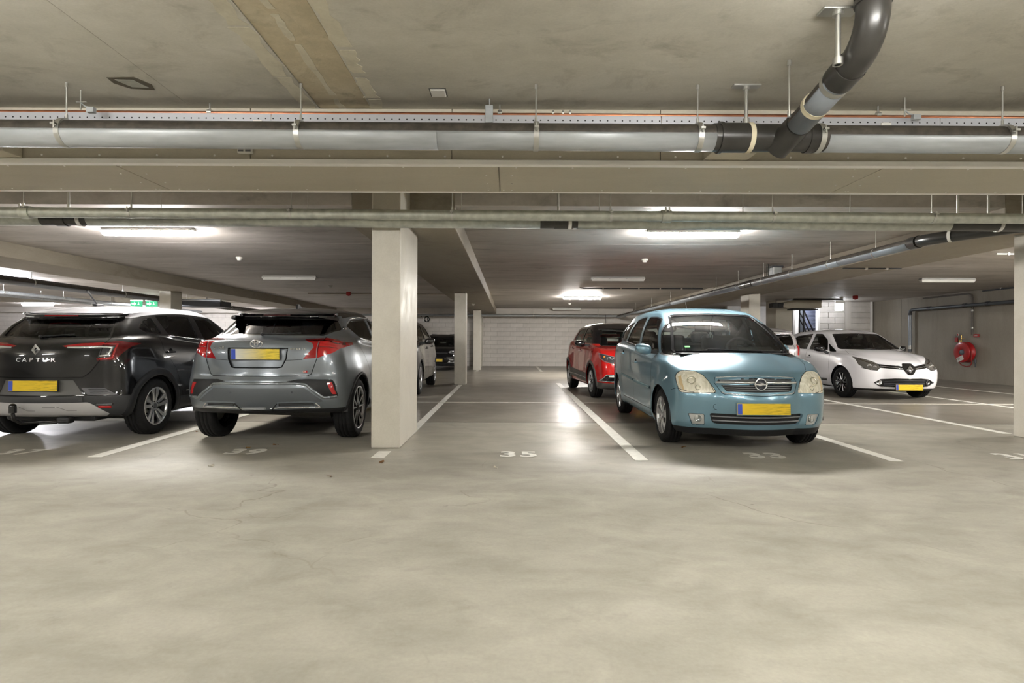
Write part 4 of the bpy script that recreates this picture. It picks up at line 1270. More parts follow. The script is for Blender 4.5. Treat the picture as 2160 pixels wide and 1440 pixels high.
class Car:
    def __init__(s, name, label, loc, yaw, rings, paint_mat, sub=5, flares=(), ends=()):
        s.t = thing(name, label, 'car', loc, yaw)
        s.paint = paint_mat
        rows = loft(rings, sub)
        n = len(rows[0])
        for (yw, zw, ra, fw, amp) in flares:
            for row in rows:
                for p in row:
                    if p.x < .45: continue
                    d = math.hypot(p.y - yw, p.z - zw)
                    if d < ra + fw:
                        k = 1 - max(0, d - ra) / fw
                        p.x += amp * k * k * (3 - 2 * k)
        for e in ends:
            for row in rows:
                for p in row:
                    e(p)
        bm = bmesh.new()
        V = []
        for row in rows:
            R_, L_ = [], []
            for j, p in enumerate(row):
                if p.x < 1e-4:
                    v = bm.verts.new((0, p.y, p.z))
                    R_.append(v); L_.append(v)
                else:
                    R_.append(bm.verts.new(p))
                    L_.append(bm.verts.new((-p.x, p.y, p.z)))
            V.append((R_, L_))
        for i in range(len(rows) - 1):
            for side in (0, 1):
                A, B = V[i][side], V[i + 1][side]
                for j in range(n - 1):
                    q = [A[j], A[j + 1], B[j + 1], B[j]]
                    if side: q.reverse()
                    u = []
                    for v in q:
                        if v not in u: u.append(v)
                    if len(u) >= 3:
                        try: bm.faces.new(u)
                        except ValueError: pass
        bmesh.ops.remove_doubles(bm, verts=bm.verts[:], dist=2e-4)
        bmesh.ops.dissolve_degenerate(bm, dist=1e-5, edges=bm.edges[:])
        bm.normal_update()
        # outward normals: the rightmost face must look right
        f = max(bm.faces, key=lambda f: f.calc_center_median().x)
        if f.normal.x < 0:
            bmesh.ops.reverse_faces(bm, faces=bm.faces[:])
        bm.normal_update()
        s.bm = bm
        s.bvh = BVHTree.FromBMesh(bm)
        bm.faces.ensure_lookup_table()
        s.fn_, s.fv = [], []
        for f in bm.faces:
            s.fv.append([(v.co.copy(), v.normal.copy()) for v in f.verts])
    # ---- geometry services
    def normal_at(s, co):
        r = s.bvh.find_nearest(co)
        if r[2] is None: return Vector((0, 0, 1))
        acc = Vector()
        for c, nn in s.fv[r[2]]:
            acc += nn / (1e-5 + (c - co).length_squared)
        return acc.normalized() if acc.length > 1e-6 else r[1]
    @staticmethod
    def axes(a, side, top=False):
        if top:
            return Vector((0, 0, 1)), Vector((1.0 * side, 0, 0)), Vector((0, 1, 0))
        a = R(a)
        return Vector((math.sin(a) * side, -math.cos(a), 0)), Vector((math.cos(a) * side, math.sin(a), 0)), Vector((0, 0, 1))
    @staticmethod
    def flat(poly, u, v):
        out = []
        for p in poly:
            if len(p) == 3:
                q = Vector((abs(p[0]) if u.x >= 0 else -abs(p[0]), p[1], p[2])) if False else Vector(p)
                out.append((q.dot(Vector((abs(u.x), u.y, u.z))), q.dot(v)))
            else:
                out.append(p)
        return out
    def select(s, poly, a=0, side=1, thr=.08, top=False, zone=None):
        nv, u, v = s.axes(a, side, top)
        poly = s.flat(poly, u, v)
        us, vs = [p[0] for p in poly], [p[1] for p in poly]
        lo, hi = (min(us), min(vs)), (max(us), max(vs))
        bm = s.bm
        cand = []
        for f in bm.faces:
            if f.normal.dot(nv) <= thr: continue
            pu = [x.co.dot(u) for x in f.verts]
            if max(pu) < lo[0] or min(pu) > hi[0]: continue
            pv = [x.co.dot(v) for x in f.verts]
            if max(pv) < lo[1] or min(pv) > hi[1]: continue
            if zone and not zone(f.calc_center_median()): continue
            cand.append(f)
        cand = set(cand)
        m = len(poly)
        for i in range(m):
            p, q = poly[i], poly[(i + 1) % m]
            e = (q[0] - p[0], q[1] - p[1])
            if math.hypot(*e) < 1e-6: continue
            l0, l1 = min(p[0], q[0]) - .002, max(p[0], q[0]) + .002
            k0, k1 = min(p[1], q[1]) - .002, max(p[1], q[1]) + .002
            sub = []
            for f in cand:
                if not f.is_valid: continue
                pu = [x.co.dot(u) for x in f.verts]
                if max(pu) < l0 or min(pu) > l1: continue
                pv = [x.co.dot(v) for x in f.verts]
                if max(pv) < k0 or min(pv) > k1: continue
                sub.append(f)
            if not sub: continue
            es, ve = set(), set()
            for f in sub:
                es.update(f.edges); ve.update(f.verts)
            no = (u * (-e[1]) + v * e[0]).normalized()
            co = u * p[0] + v * p[1]
            r = bmesh.ops.bisect_plane(bm, geom=list(sub) + list(es) + list(ve), dist=1e-5, plane_co=co, plane_no=no)
            for g in r['geom']:
                if isinstance(g, bmesh.types.BMFace):
                    g.normal_update()
                    cand.add(g)
            cand = {f for f in cand if f.is_valid}
        out = []
        for f in cand:
            c = f.calc_center_median()
            if in_poly(c.dot(u), c.dot(v), poly):
                out.append(f)
        return out
    def take(s, faces, name, m, parent=None, push=0.0, skirt=0.012, keep=False, normals=True, smooth=True, wall_mat=None, label=None):
        """lift faces off the body as a part of their own, with an edge turned inward"""
        faces = [f for f in faces if f.is_valid]
        if not faces: return None
        idx, co, no, fl = {}, [], [], []
        for f in faces:
            q = []
            for v in f.verts:
                if v not in idx:
                    nn = s.normal_at(v.co)
                    idx[v] = len(co)
                    co.append(v.co - nn * push)
                    no.append(nn)
                q.append(idx[v])
            fl.append(q)
        nb = len(fl)
        mi = [0] * nb
        fs = set(faces)
        depth = skirt
        if skirt or push:
            ext = {}
            for f in faces:
                for l in f.loops:
                    e = l.edge
                    if sum(1 for g in e.link_faces if g in fs) == 1:
                        a, b = l.vert, l.link_loop_next.vert
                        for w in (a, b):
                            if w not in ext:
                                i = idx[w]
                                top_i = len(co)
                                co.append(co[i].copy()); no.append(no[i])
                                low_i = len(co)
                                co.append(co[i] + no[i] * push if push else co[i] - no[i] * depth); no.append(no[i])
                                ext[w] = (top_i, low_i)
                        fl.append([ext[b][0], ext[a][0], ext[a][1], ext[b][1]])
                        mi.append(1 if wall_mat else 0)
        me = bpy.data.meshes.new(name)
        me.from_pydata([tuple(c) for c in co], [], fl)
        me.materials.append(m)
        if wall_mat: me.materials.append(wall_mat)
        me.polygons.foreach_set('use_smooth', [smooth and i < nb for i in range(len(fl))])
        me.polygons.foreach_set('material_index', mi)
        me.update()
        if normals and smooth:
            me.normals_split_custom_set_from_vertices([tuple(x) for x in no])
        o = bpy.data.objects.new(name, me)
        COL.objects.link(o)
        o.parent = parent or s.t
        if label: o['label'] = label
        if not keep:
            bmesh.ops.delete(s.bm, geom=faces, context='FACES')
        return o
    def cut(s, name, poly, m, a=0, sides=(1, -1), thr=.08, top=False, zone=None, gap=0.0, push=0.0, skirt=.012, parent=None, label=None, wall_mat=None, seam=None):
        out = []
        for sd in sides:
            nv, u, v = s.axes(a, sd, top)
            pl = s.flat(poly, u, v)
            if gap:
                f = s.select(offset_poly(pl, gap), a, sd, thr, top, zone)
                inner = s.select(pl, a, sd, thr, top, zone)
                si = set(x for x in inner if x.is_valid)
                outer = [x for x in s.select(offset_poly(pl, gap), a, sd, thr, top, zone) if x not in si]
                o = s.take(list(si), name, m, parent, push, skirt, wall_mat=wall_mat)
                if o and outer: s.take(outer, 'seam', seam or M_SEAM, o, push=.004, skirt=0)
            else:
                o = s.take(s.select(pl, a, sd, thr, top, zone), name, m, parent, push, skirt, wall_mat=wall_mat)
            if o and label: o['label'] = label
            out.append(o)
        return out
    def hit(s, u_, v_, a=0, side=1, top=False, lift=0.0):
        nv, u, v = s.axes(a, side, top)
        org = u * u_ + v * v_ + nv * 5
        r = s.bvh.ray_cast(org, -nv)
        if r[0] is None: return None
        n = s.normal_at(r[0])
        return r[0] + n * lift, n
    def ribbon(s, name, path, width, m, a=0, sides=(1, -1), top=False, lift=.0012, step=.02, parent=None, thick=0.0):
        """a narrow strip lying on the body along a path"""
        res = []
        for sd in sides:
            nv, u, v = s.axes(a, sd, top)
            pl = s.flat(path, u, v)
            pts = []
            for p, q in zip(pl[:-1], pl[1:]):
                k = max(1, int(math.hypot(q[0] - p[0], q[1] - p[1]) / step))
                for i in range(k):
                    pts.append((p[0] + (q[0] - p[0]) * i / k, p[1] + (q[1] - p[1]) * i / k))
            pts.append(pl[-1])
            hits = [s.hit(x, y, a, sd, top) for x, y in pts]
            hits = [h for h in hits if h]
            if len(hits) < 2: continue
            mb = MB()
            vs, fs = [], []
            nh = len(hits)
            for i, (p, n) in enumerate(hits):
                t = (hits[min(i + 1, nh - 1)][0] - hits[max(i - 1, 0)][0]).normalized()
                b = t.cross(n).normalized() * width / 2
                vs += [p + n * lift + b, p + n * (lift + thick) + b * .6, p + n * (lift + thick) - b * .6, p + n * lift - b]
            for i in range(nh - 1):
                for k in range(3):
                    fs.append((i * 4 + k, i * 4 + k + 1, (i + 1) * 4 + k + 1, (i + 1) * 4 + k))
            mb.add(vs, fs, True)
            res.append(mb.build(name, m, parent or s.t))
        return res
    def arches(s, wheels, ra, inner=.42, well=True):
        for (yw, zw) in wheels:
            for sd in (1, -1):
                f = s.select(circle((yw, zw), ra, 40), 90, sd, .05, zone=lambda c: abs(c.x) > .4)
                if f:
                    bmesh.ops.delete(s.bm, geom=[x for x in f if x.is_valid], context='FACES')
            if well:
                for sd in (1, -1):
                    mb = MB()
                    n = 28
                    vs, fs = [], []
                    for i in range(n + 1):
                        q = -0.02 + (PI + .04) * i / n
                        for xx in (.30, .45, .60, s.wmax - .035):
                            vs.append((sd * xx, yw + (ra + .004) * math.cos(q), zw + (ra + .004) * math.sin(q)))
                    for i in range(n):
                        for k in range(3):
                            fs.append((i * 4 + k, i * 4 + k + 1, (i + 1) * 4 + k + 1, (i + 1) * 4 + k))
                    fs.append(tuple(i * 4 for i in range(n + 1)))
                    mb.add(vs, fs, True)
                    mb.build('wheel_well', M_BLACK, s.t)
    def finish(s, lining_z=.55, underbody=True):
        """what is left of the shell becomes the body, with a lining inside the cabin"""
        bm = s.bm
        lin = [f for f in bm.faces if f.calc_center_median().z > lining_z]
        s.take(lin, 'cabin_lining', M_CABIN, push=.025, skirt=0, keep=True) if lin else None
        for o in s.t.children:
            if o.name.startswith('cabin_lining'):
                me = o.data
                me.flip_normals()
        body = s.take(list(bm.faces), 'body', s.paint, skirt=.014)
        bm.free()
        s.bm = None
        return body

def bentbox(mb, pts):
    """box from 8 corner points"""
    mb.add(pts, [(0, 1, 2, 3), (7, 6, 5, 4), (0, 4, 5, 1), (1, 5, 6, 2), (2, 6, 7, 3), (3, 7, 4, 0)])

_wheel_cache = {}
def wheel(car, x, y, rt, wt, rr, design, steer=0.0):
    """wheel at (x, y): x is the outer face, sign gives the side"""
    sd = 1 if x > 0 else -1
    w = bpy.data.objects.new('wheel', None)
    w.empty_display_size = .1
    COL.objects.link(w)
    w.parent = car.t
    w.location = (x, y, rt)
    w.rotation_euler = (0, 0, (0 if sd > 0 else PI) + steer)
    key = (rt, wt, rr, design['name'])
    if key not in _wheel_cache:
        D = []
        # tyre: outer face at x=0, runs inward to -wt
        gr = [(rr - .012, -wt * .94), (rr, -wt * .97), (rr + (rt - rr) * .45, -wt * 1.0), (rt - .03, -wt * .975), (rt - .008, -wt * .91), (rt, -wt * .84)]
        tr = []
        for a, b in ((.84, .70), (.665, .52), (.485, .335), (.30, .16)):
            tr += [(rt, -wt * a), (rt, -wt * b), (rt - .007, -wt * (b - .005)), (rt - .007, -wt * (b - .03))]
        tr = tr[:-2]
        go = [(rt - .008, -wt * .09), (rt - .03, -wt * .03), (rr + (rt - rr) * .5, 0.0), (rr + .022, -wt * .02), (rr + .006, -wt * .05), (rr - .01, -wt * .06)]
        prof = gr + tr[1:] + go
        n = 90
        mb = MB()
        vs, fs = [], []
        m = len(prof)
        for k in range(n):
            q = 2 * PI * k / n
            for r, t in prof:
                rr_ = r
                if r > rt - .0305 and abs(t + wt / 2) > wt * .24 and k % 3 == 0: rr_ -= .006
                vs.append((t, rr_ * math.cos(q), rr_ * math.sin(q)))
        for k in range(n):
            k2 = (k + 1) % n
            for j in range(m - 1):
                fs.append((k * m + j, k * m + j + 1, k2 * m + j + 1, k2 * m + j))
        mb.add(vs, fs, True)
        D.append(('tyre', mb.mesh('tyre', M_TYRE)))
        rm, dk = design['mat'], design.get('dark', M_PLASTIC)
        D.append(('rim_barrel', MB().lathe([(rr - .002, -wt * .96), (rr - .03, -wt * .9), (rr - .045, -wt * .5), (rr - .035, -.05), (rr - .008, -.022)], 'X', 48).lathe([(rr - .04, -.10), (.10, -.115), (0, -.115)], 'X', 48).mesh('rim_barrel', dk)))
        D.append(('rim_lip', MB().lathe([(rr - .012, -.03), (rr + .004, -.016), (rr + .002, -.006), (rr - .008, -.006), (rr - .016, -.014), (rr - .02, -.035)], 'X', 64).mesh('rim_lip', design.get('lip', rm))))
        D.append(('brake_disc', MB().lathe([(.05, -.125), (rr * .62, -.125), (rr * .62, -.10), (.05, -.10)], 'X', 40).mesh('brake_disc', M_ZINC)))
        for nm, mesh in design['build'](rr):
            D.append((nm, mesh))
        _wheel_cache[key] = D
    for nm, me in _wheel_cache[key]:
        part(nm, me, w)
    return w

def spoke_mesh(mb, r0, r1, w0, w1, x0, x1, th=.03, skew0=0.0, skew1=0.0, mid=None, q=0.0):
    """a spoke from r0 to r1 turned by q; widths w0,w1, face depth x0,x1; skew shifts it sideways"""
    st = [(r0, w0, x0, skew0)] + ([mid] if mid else []) + [(r1, w1, x1, skew1)]
    vs, fs = [], []
    c, sn = math.cos(q), math.sin(q)
    for r, w, x, sk in st:
        for (t, dx) in ((sk - w / 2, -th), (sk - w / 2, -.006), (sk - w / 2 + .006, 0), (sk + w / 2 - .006, 0), (sk + w / 2, -.006), (sk + w / 2, -th)):
            vs.append((x + dx, r * c - t * sn, r * sn + t * c))
    for i in range(len(st) - 1):
        for k in range(5):
            fs.append((i * 6 + k, i * 6 + k + 1, (i + 1) * 6 + k + 1, (i + 1) * 6 + k))
    fs.append(tuple(range(6)))
    fs.append(tuple(range((len(st) - 1) * 6, len(st) * 6))[::-1])
    mb.add(vs, fs)

def hub(r=.034, x=-.012, m=None, ring=.075, rm=None):
    """centre cap, hub plate and bolts"""
    out = [('hub_plate', MB().lathe([(ring, x - .05), (ring, x - .016), (ring - .008, x - .01), (r, x - .008), (r, x - .05)], 'X', 30).mesh('hub_plate', rm or M_SILVER)),
           ('centre_cap', MB().lathe([(r, x - .012), (r, x), (r - .006, x + .004), (0, x + .005)], 'X', 24).mesh('centre_cap', m or M_SILVER))]
    mb = MB()
    for i in range(5):
        q = 2 * PI * (i + .5) / 5
        mb.tube([(x - .012, .055 * math.cos(q), .055 * math.sin(q)), (x - .006, .055 * math.cos(q), .055 * math.sin(q))], .009, 8)
    out.append(('wheel_bolts', mb.mesh('wheel_bolts', M_BLACK)))
    return out

def plate(car, loc, rx=0.0, m=None, w=.52, flip=1, frame=M_BLACK):
    """licence plate facing -y (flip=1) or +y (flip=-1)"""
    p = bpy.data.objects.new('licence_plate', None)
    p.empty_display_size = .1
    COL.objects.link(p)
    p.parent = car.t
    p.location = loc
    p.rotation_euler = (rx, 0, 0 if flip > 0 else PI)
    MB().box(-w / 2 - .006, w / 2 + .006, 0.0, .012, -.061, .061, .004).build('holder', frame, p)
    MB().box(-w / 2, w / 2, -.004, 0.002, -.055, .055, .0015).build('plate_sheet', m or M_PLATE, p)
    MB().box(-w / 2 + .003, -w / 2 + .048, -.0052, -.003, -.052, .052).build('blue_band', M_PLATEBLUE, p)
    return p

def letters(car, text, xc, z, size, pitch, m, a=180, lift=.002, sx=1.0):
    """raised letters set one by one on the body"""
    n = len(text)
    root = bpy.data.objects.new('model_lettering', None)
    root.empty_display_size = .05
    COL.objects.link(root)
    root.parent = car.t
    for i, ch in enumerate(text):
        u = xc + ((n - 1) / 2 - i) * pitch * (1 if a == 180 else -1)
        h = car.hit(-u if a == 180 else u, z, a)
        if not h: continue
        p, nn = h
        o = text_obj('letter', ch, size, m, root, p + nn * lift, (0, 0, 0), extrude=.003)
        yaw = math.atan2(nn.y, nn.x) + PI / 2
        o.rotation_euler = (R(90) - math.asin(max(-1, min(1, nn.z))), 0, yaw)
        o.scale = (sx, 1, 1)
    return root

def seat(car, x, y, z, m=None, w=.48, back=.62, lean=.22, head=True):
    m = m or M_SEAT
    s = bpy.data.objects.new('car_seat', None)
    s.empty_display_size = .1
    COL.objects.link(s)
    s.parent = car.t
    s.location = (x, y, z)
    MB().box(-w / 2, w / 2, -.48, .04, -.16, .0, .05).build('cushion', m, s)
    o = MB().box(-w / 2, w / 2, 0, .13, 0, back, .055).build('seat_back', m, s)
    o.rotation_euler.x = -lean
    if head:
        o = MB().box(-.135, .135, .02, .11, back + .04, back + .22, .045).tube([(-.05, .06, back - .02), (-.05, .06, back + .08)], .007, 8).tube([(.05, .06, back - .02), (.05, .06, back + .08)], .007, 8).build('headrest', m, s)
        o.rotation_euler.x = -lean
    return s

def steering(car, x, y, z, tilt=25):
    w = MB()
    pts = [(.185 * math.cos(q), 0, .185 * math.sin(q)) for q in [2 * PI * i / 28 for i in range(29)]]
    w.tube(pts, .016, 10, caps=False)
    w.box(-.075, .075, -.02, .03, -.06, .055, .02)
    for q in (0, PI, -PI / 2):
        w.tube([(.06 * math.cos(q), 0, .06 * math.sin(q)), (.18 * math.cos(q), 0, .18 * math.sin(q))], .015, 8)
    w.tube([(0, 0, 0), (0, -.25, -.02)], .03, 10)
    o = w.build('steering_wheel', M_CABIN, car.t, (x, y, z))
    o.rotation_euler.x = R(-tilt)
    return o

def mirror(car, x, y, z, m_shell, m_base=None, w=.20, h=.125, d=.10, arm=.08, flip=1, arm_dz=-.03):
    """door mirror sticking out at x (sign = side); the glass looks to +y (rearward)"""
    sd = 1 if x > 0 else -1
    root = bpy.data.objects.new('door_mirror', None)
    root.empty_display_size = .1
    COL.objects.link(root)
    root.parent = car.t
    root.location = (x, y, z)
    bm = bmesh.new()
    bmesh.ops.create_cube(bm, size=1)
    bmesh.ops.subdivide_edges(bm, edges=bm.edges[:], cuts=4, use_grid_fill=True)
    for v in bm.verts:
        p = v.co * 2
        # superellipsoid, flat at the back
        l = (abs(p.x) ** 3.2 + abs(p.z) ** 3.2 + abs(p.y) ** 2.6) ** (1 / 3.0)
        p = p / max(l, .2)
        yy = p.y * d * (.75 if p.y < 0 else .25)
        tp = 1 - .18 * max(0, p.x)
        v.co = Vector((sd * (arm + w / 2 + p.x * w / 2), yy, p.z * h / 2 * tp + p.x * .012))
    bm.verts.index_update()
    mb = MB()
    mb.add([v.co for v in bm.verts], [[v.index for v in f.verts] for f in bm.faces], True)
    bm.free()
    mb.build('mirror_shell', m_shell, root)
    mb = MB()
    bentbox(mb, [(-sd * .02, -.04, arm_dz - .03), (-sd * .02, .03, arm_dz - .03), (-sd * .02, .03, arm_dz + .02), (-sd * .02, -.04, arm_dz + .02),
                 (sd * (arm + .06), -.03, -.045), (sd * (arm + .06), .01, -.045), (sd * (arm + .06), .01, -.01), (sd * (arm + .06), -.03, -.01)])
    mb.build('mirror_foot', m_base or M_PLASTIC, root)
    MB().prism([(sd * (arm + .015), -h * .36), (sd * (arm + .015), h * .36), (sd * (arm + w - .02), h * .34), (sd * (arm + w - .02), -h * .30)], 'Y', d * .2, d * .26).build('mirror_glass', M_LAMPBOWL, root)
    return root

def wiper(car, name, p0, p1, m=None, lift=.02, blade=.45):
    """arm from p0 to p1, blade across the end"""
    w = MB().tube([p0, p1], [.009, .006], 8)
    a, b = Vector(p0), Vector(p1)
    d = (b - a).normalized()
    w.tube([b - d * blade * .5, b + d * blade * .5], .007, 6)
    w.ball(p0, .018, 10, 6)
    return w.build(name, m or M_PLASTIC, car.t)

def handle(car, y, z, m, sides=(1, -1), w=.17, h=.026):
    for sd in sides:
        r = car.hit(y, z, 90, sd)
        if not r: continue
        p, n = r
        b = MB().box(-.018, .022, -w / 2, w / 2, -h / 2, h / 2, .011).build('door_handle', m, car.t, p + n * .012)
        c = MB().lathe([(.0, 0), (.042, 0), (.045, .002)], 'X', 20).build('handle_recess', M_SEAM, b, (-.0135 * sd, -.01, 0))

def rim5y(rr, m=None, dk=None):
    """five forked spokes, bright faces on a dark base"""
    mb, md = MB(), MB()
    for i in range(5):
        q = 2 * PI * i / 5 + PI / 2
        for s_ in (-1, 1):
            spoke_mesh(mb, .055, rr - .008, .020, .016, -.020, -.010, .012, skew0=s_ * .014, skew1=s_ * .062 * rr / .24, q=q)
            spoke_mesh(md, .05, rr - .01, .034, .030, -.028, -.020, .03, skew0=s_ * .014, skew1=s_ * .062 * rr / .24, q=q)
    return [('spoke_faces', mb.mesh('spoke_faces', m or M_SILVER)), ('spokes', md.mesh('spokes', dk or M_GLOSSBLACK))] + hub(.032, -.016, M_GLOSSBLACK, .066, M_GLOSSBLACK)

def generic_side(c, wins, m, rim=M_PLASTIC, zlow=.9, inset=.012, r=.04):
    for name, pts in wins:
        for sd in (1, -1):
            pl = rpoly(pts, r, 3)
            inner = set(f for f in c.select(offset_poly(pl, -inset), 90, sd, .1, zone=lambda q: q.z > zlow) if f.is_valid)
            rimf = [f for f in c.select(pl, 90, sd, .1, zone=lambda q: q.z > zlow) if f not in inner]
            mm = m[name] if isinstance(m, dict) else m
            o = c.take(list(inner), name, mm, push=.006, wall_mat=M_PLASTIC)
            if o: c.take(rimf, 'window_seal', rim, o, push=.002)

def bordered(c, name, pl, a, m, border, w=.02, thr=.05, zone=None, push=.006):
    inner = set(f for f in c.select(offset_poly(pl, -w), a, 1, thr, zone=zone) if f.is_valid)
    rimf = [f for f in c.select(pl, a, 1, thr, zone=zone) if f not in inner]
    o = c.take(list(inner), name, m, push=push, wall_mat=M_PLASTIC)
    c.take(rimf, name + '_border', border, push=.002)
    return o

def ellipse_ring(mb, c, rx, rz, w, y0, y1, n=36):
    vs, fs = [], []
    for k in range(n):
        q = 2 * PI * k / n
        for (d, y) in ((0, y0), (-w * .3, y1), (-w * .7, y1), (-w, y0)):
            vs.append((c[0] + (rx + d) * math.cos(q), y, c[1] + (rz + d) * math.sin(q)))
    for k in range(n):
        k2 = (k + 1) % n
        for j in range(3):
            fs.append((k * 4 + j, k * 4 + j + 1, k2 * 4 + j + 1, k2 * 4 + j))
    mb.add(vs, fs, True)


def rhombus(parent, loc, s, rx=0, rz=0, m=None):
    """upright diamond badge with an open centre"""
    b = bpy.data.objects.new('badge', None); COL.objects.link(b); b.empty_display_size = .05
    b.parent = parent; b.location = loc; b.rotation_euler = (rx, 0, rz)
    o = [(0, 1), (.74, 0), (0, -1), (-.74, 0)]
    i = [(0, .42), (.30, 0), (0, -.42), (-.30, 0)]
    mb = MB()
    vs, fs = [], []
    for k in range(4):
        vs += [(o[k][0] * s, .004, o[k][1] * s), ((o[k][0] * .62 + i[k][0] * .38) * s, -.012, (o[k][1] * .62 + i[k][1] * .38) * s), (i[k][0] * s, .002, i[k][1] * s)]
    for k in range(4):
        k2 = (k + 1) % 4
        fs += [(k * 3, k2 * 3, k2 * 3 + 1, k * 3 + 1), (k * 3 + 1, k2 * 3 + 1, k2 * 3 + 2, k * 3 + 2)]
    mb.add(vs, fs)
    mb.build('badge_diamond', m or M_CHROME, b)
    return b


def crossover_rings():
    W = lambda k: [(0, .66 * k), (.3, .80 * k), (.86, .885 * k), (1.7, .868 * k), (2.7, .872 * k), (3.2, .888 * k), (3.5, .896 * k), (3.85, .85 * k), (4.23, .72 * k)]
    rings = [
        ring(.30, 4.02, W(.86), [(0, .20), (3, .22), (4.2, .27)], br=.10, cr=(.3, .22)),
        ring(.12, 4.14, W(.95), [(0, .22), (3.2, .25), (4.2, .295)], br=.10, cr=(.34, .24)),
        ring(.05, 4.20, W(.985), [(0, .33), (3.2, .34), (4.2, .38)], br=.11, cr=(.34, .24)),
        ring(.01, 4.227, W(1.0), [(0, .46), (3.2, .46), (4.2, .475)], br=.12, cr=(.34, .24)),
        ring(.01, 4.215, W(1.0), [(0, .55), (3.2, .56), (4.2, .555)], br=.12, cr=(.34, .24)),
        ring(.03, 4.205, W(.997), [(0, .66), (3.2, .70), (4.2, .70)], br=.12, cr=(.33, .25)),
        ring(.07, 4.205, W(.985), [(0, .76), (.9, .82), (3.2, .84), (4.2, .82)], br=.12, cr=(.32, .26)),
        ring(.12, 4.195, W(.965), [(0, .84), (.9, .92), (3.2, .96), (4.2, .93)], br=.12, cr=(.28, .28)),
        ring(.22, 4.165, W(.935), [(0, .90), (.9, .99), (2.4, 1.03), (3.4, 1.07), (4.2, 1.04)], br=.13, cr=(.24, .28)),
        ring(.45, 4.09, W(.90), [(.3, .97), (.9, 1.03), (2.4, 1.07), (3.4, 1.13), (4.1, 1.10)], br=.13, cr=(.20, .26)),
        ring(.86, 4.06, [(.85, .70), (1.3, .77), (2.4, .80), (3.3, .79), (3.7, .74), (4.0, .66)], [(.86, 1.03), (1.5, 1.07), (2.4, 1.10), (3.3, 1.16), (4.06, 1.12)], bf=.16, br=.14, cr=(.16, .16), crease=True),
        ring(1.22, 3.95, [(1.2, .63), (1.7, .70), (2.4, .725), (3.2, .72), (3.6, .69), (3.95, .62)], [(1.2, 1.25), (2.4, 1.28), (3.3, 1.29), (3.9, 1.255)], bf=.14, br=.13, cr=(.16, .15)),
        ring(1.60, 3.79, [(1.6, .555), (2.0, .625), (2.5, .645), (3.1, .64), (3.5, .62), (3.8, .58)], [(1.6, 1.42), (2.1, 1.455), (2.6, 1.455), (3.2, 1.43), (3.75, 1.37)], bf=.10, br=.11, cr=(.14, .12)),
        ring(1.70, 3.87, [(1.7, .53), (2.1, .59), (2.5, .605), (3.1, .61), (3.5, .605), (3.87, .58)], [(1.7, 1.455), (2.1, 1.495), (2.6, 1.495), (3.2, 1.465), (3.8, 1.395)], bf=.10, br=.13, cr=(.12, .10), crease=True),
        ring(1.80, 3.79, [(1.8, .48), (2.2, .54), (2.7, .55), (3.2, .545), (3.75, .52)], [(1.8, 1.49), (2.2, 1.525), (2.7, 1.522), (3.2, 1.495), (3.72, 1.425)], bf=.08, br=.11, cr=(.14, .12)),
        ring(1.95, 3.58, .33, [(1.95, 1.535), (2.3, 1.553), (2.7, 1.55), (3.2, 1.525), (3.58, 1.475)], bf=.05, br=.05),
        ring(2.05, 3.5, .15, [(2.05, 1.552), (2.3, 1.563), (2.7, 1.56), (3.2, 1.535), (3.5, 1.50)], bf=.02, br=.02),
        ring(2.1, 3.45, 0, [(2.1, 1.556), (2.3, 1.565), (2.7, 1.562), (3.2, 1.538), (3.45, 1.508)], bf=0, br=0, cf=(0, .05), cr=(0, .05)),
    ]
    return rings

def scaled(rings, sx, sy, sz):
    for r in rings:
        r['p'] = [Vector((p.x * sx, p.y * sy, p.z * sz)) for p in r['p']]
    return rings
# ------------------------------------------------------------------ wheel designs
def rim7(rr):
    """seven broad flat spokes with narrow slots"""
    mb = MB()
    for i in range(7):
        spoke_mesh(mb, .05, rr - .008, .050, .125 * rr / .2, -.016, -.012, .025, mid=(rr * .62, .058, -.008, 0), q=2 * PI * i / 7 + .2)
    return [('spokes', mb.mesh('spokes', M_SILVER))] + hub(.03, -.012, M_SILVER, .07)
D_OPEL = dict(name='seven', mat=M_SILVER, dark=M_PLASTIC, build=rim7)

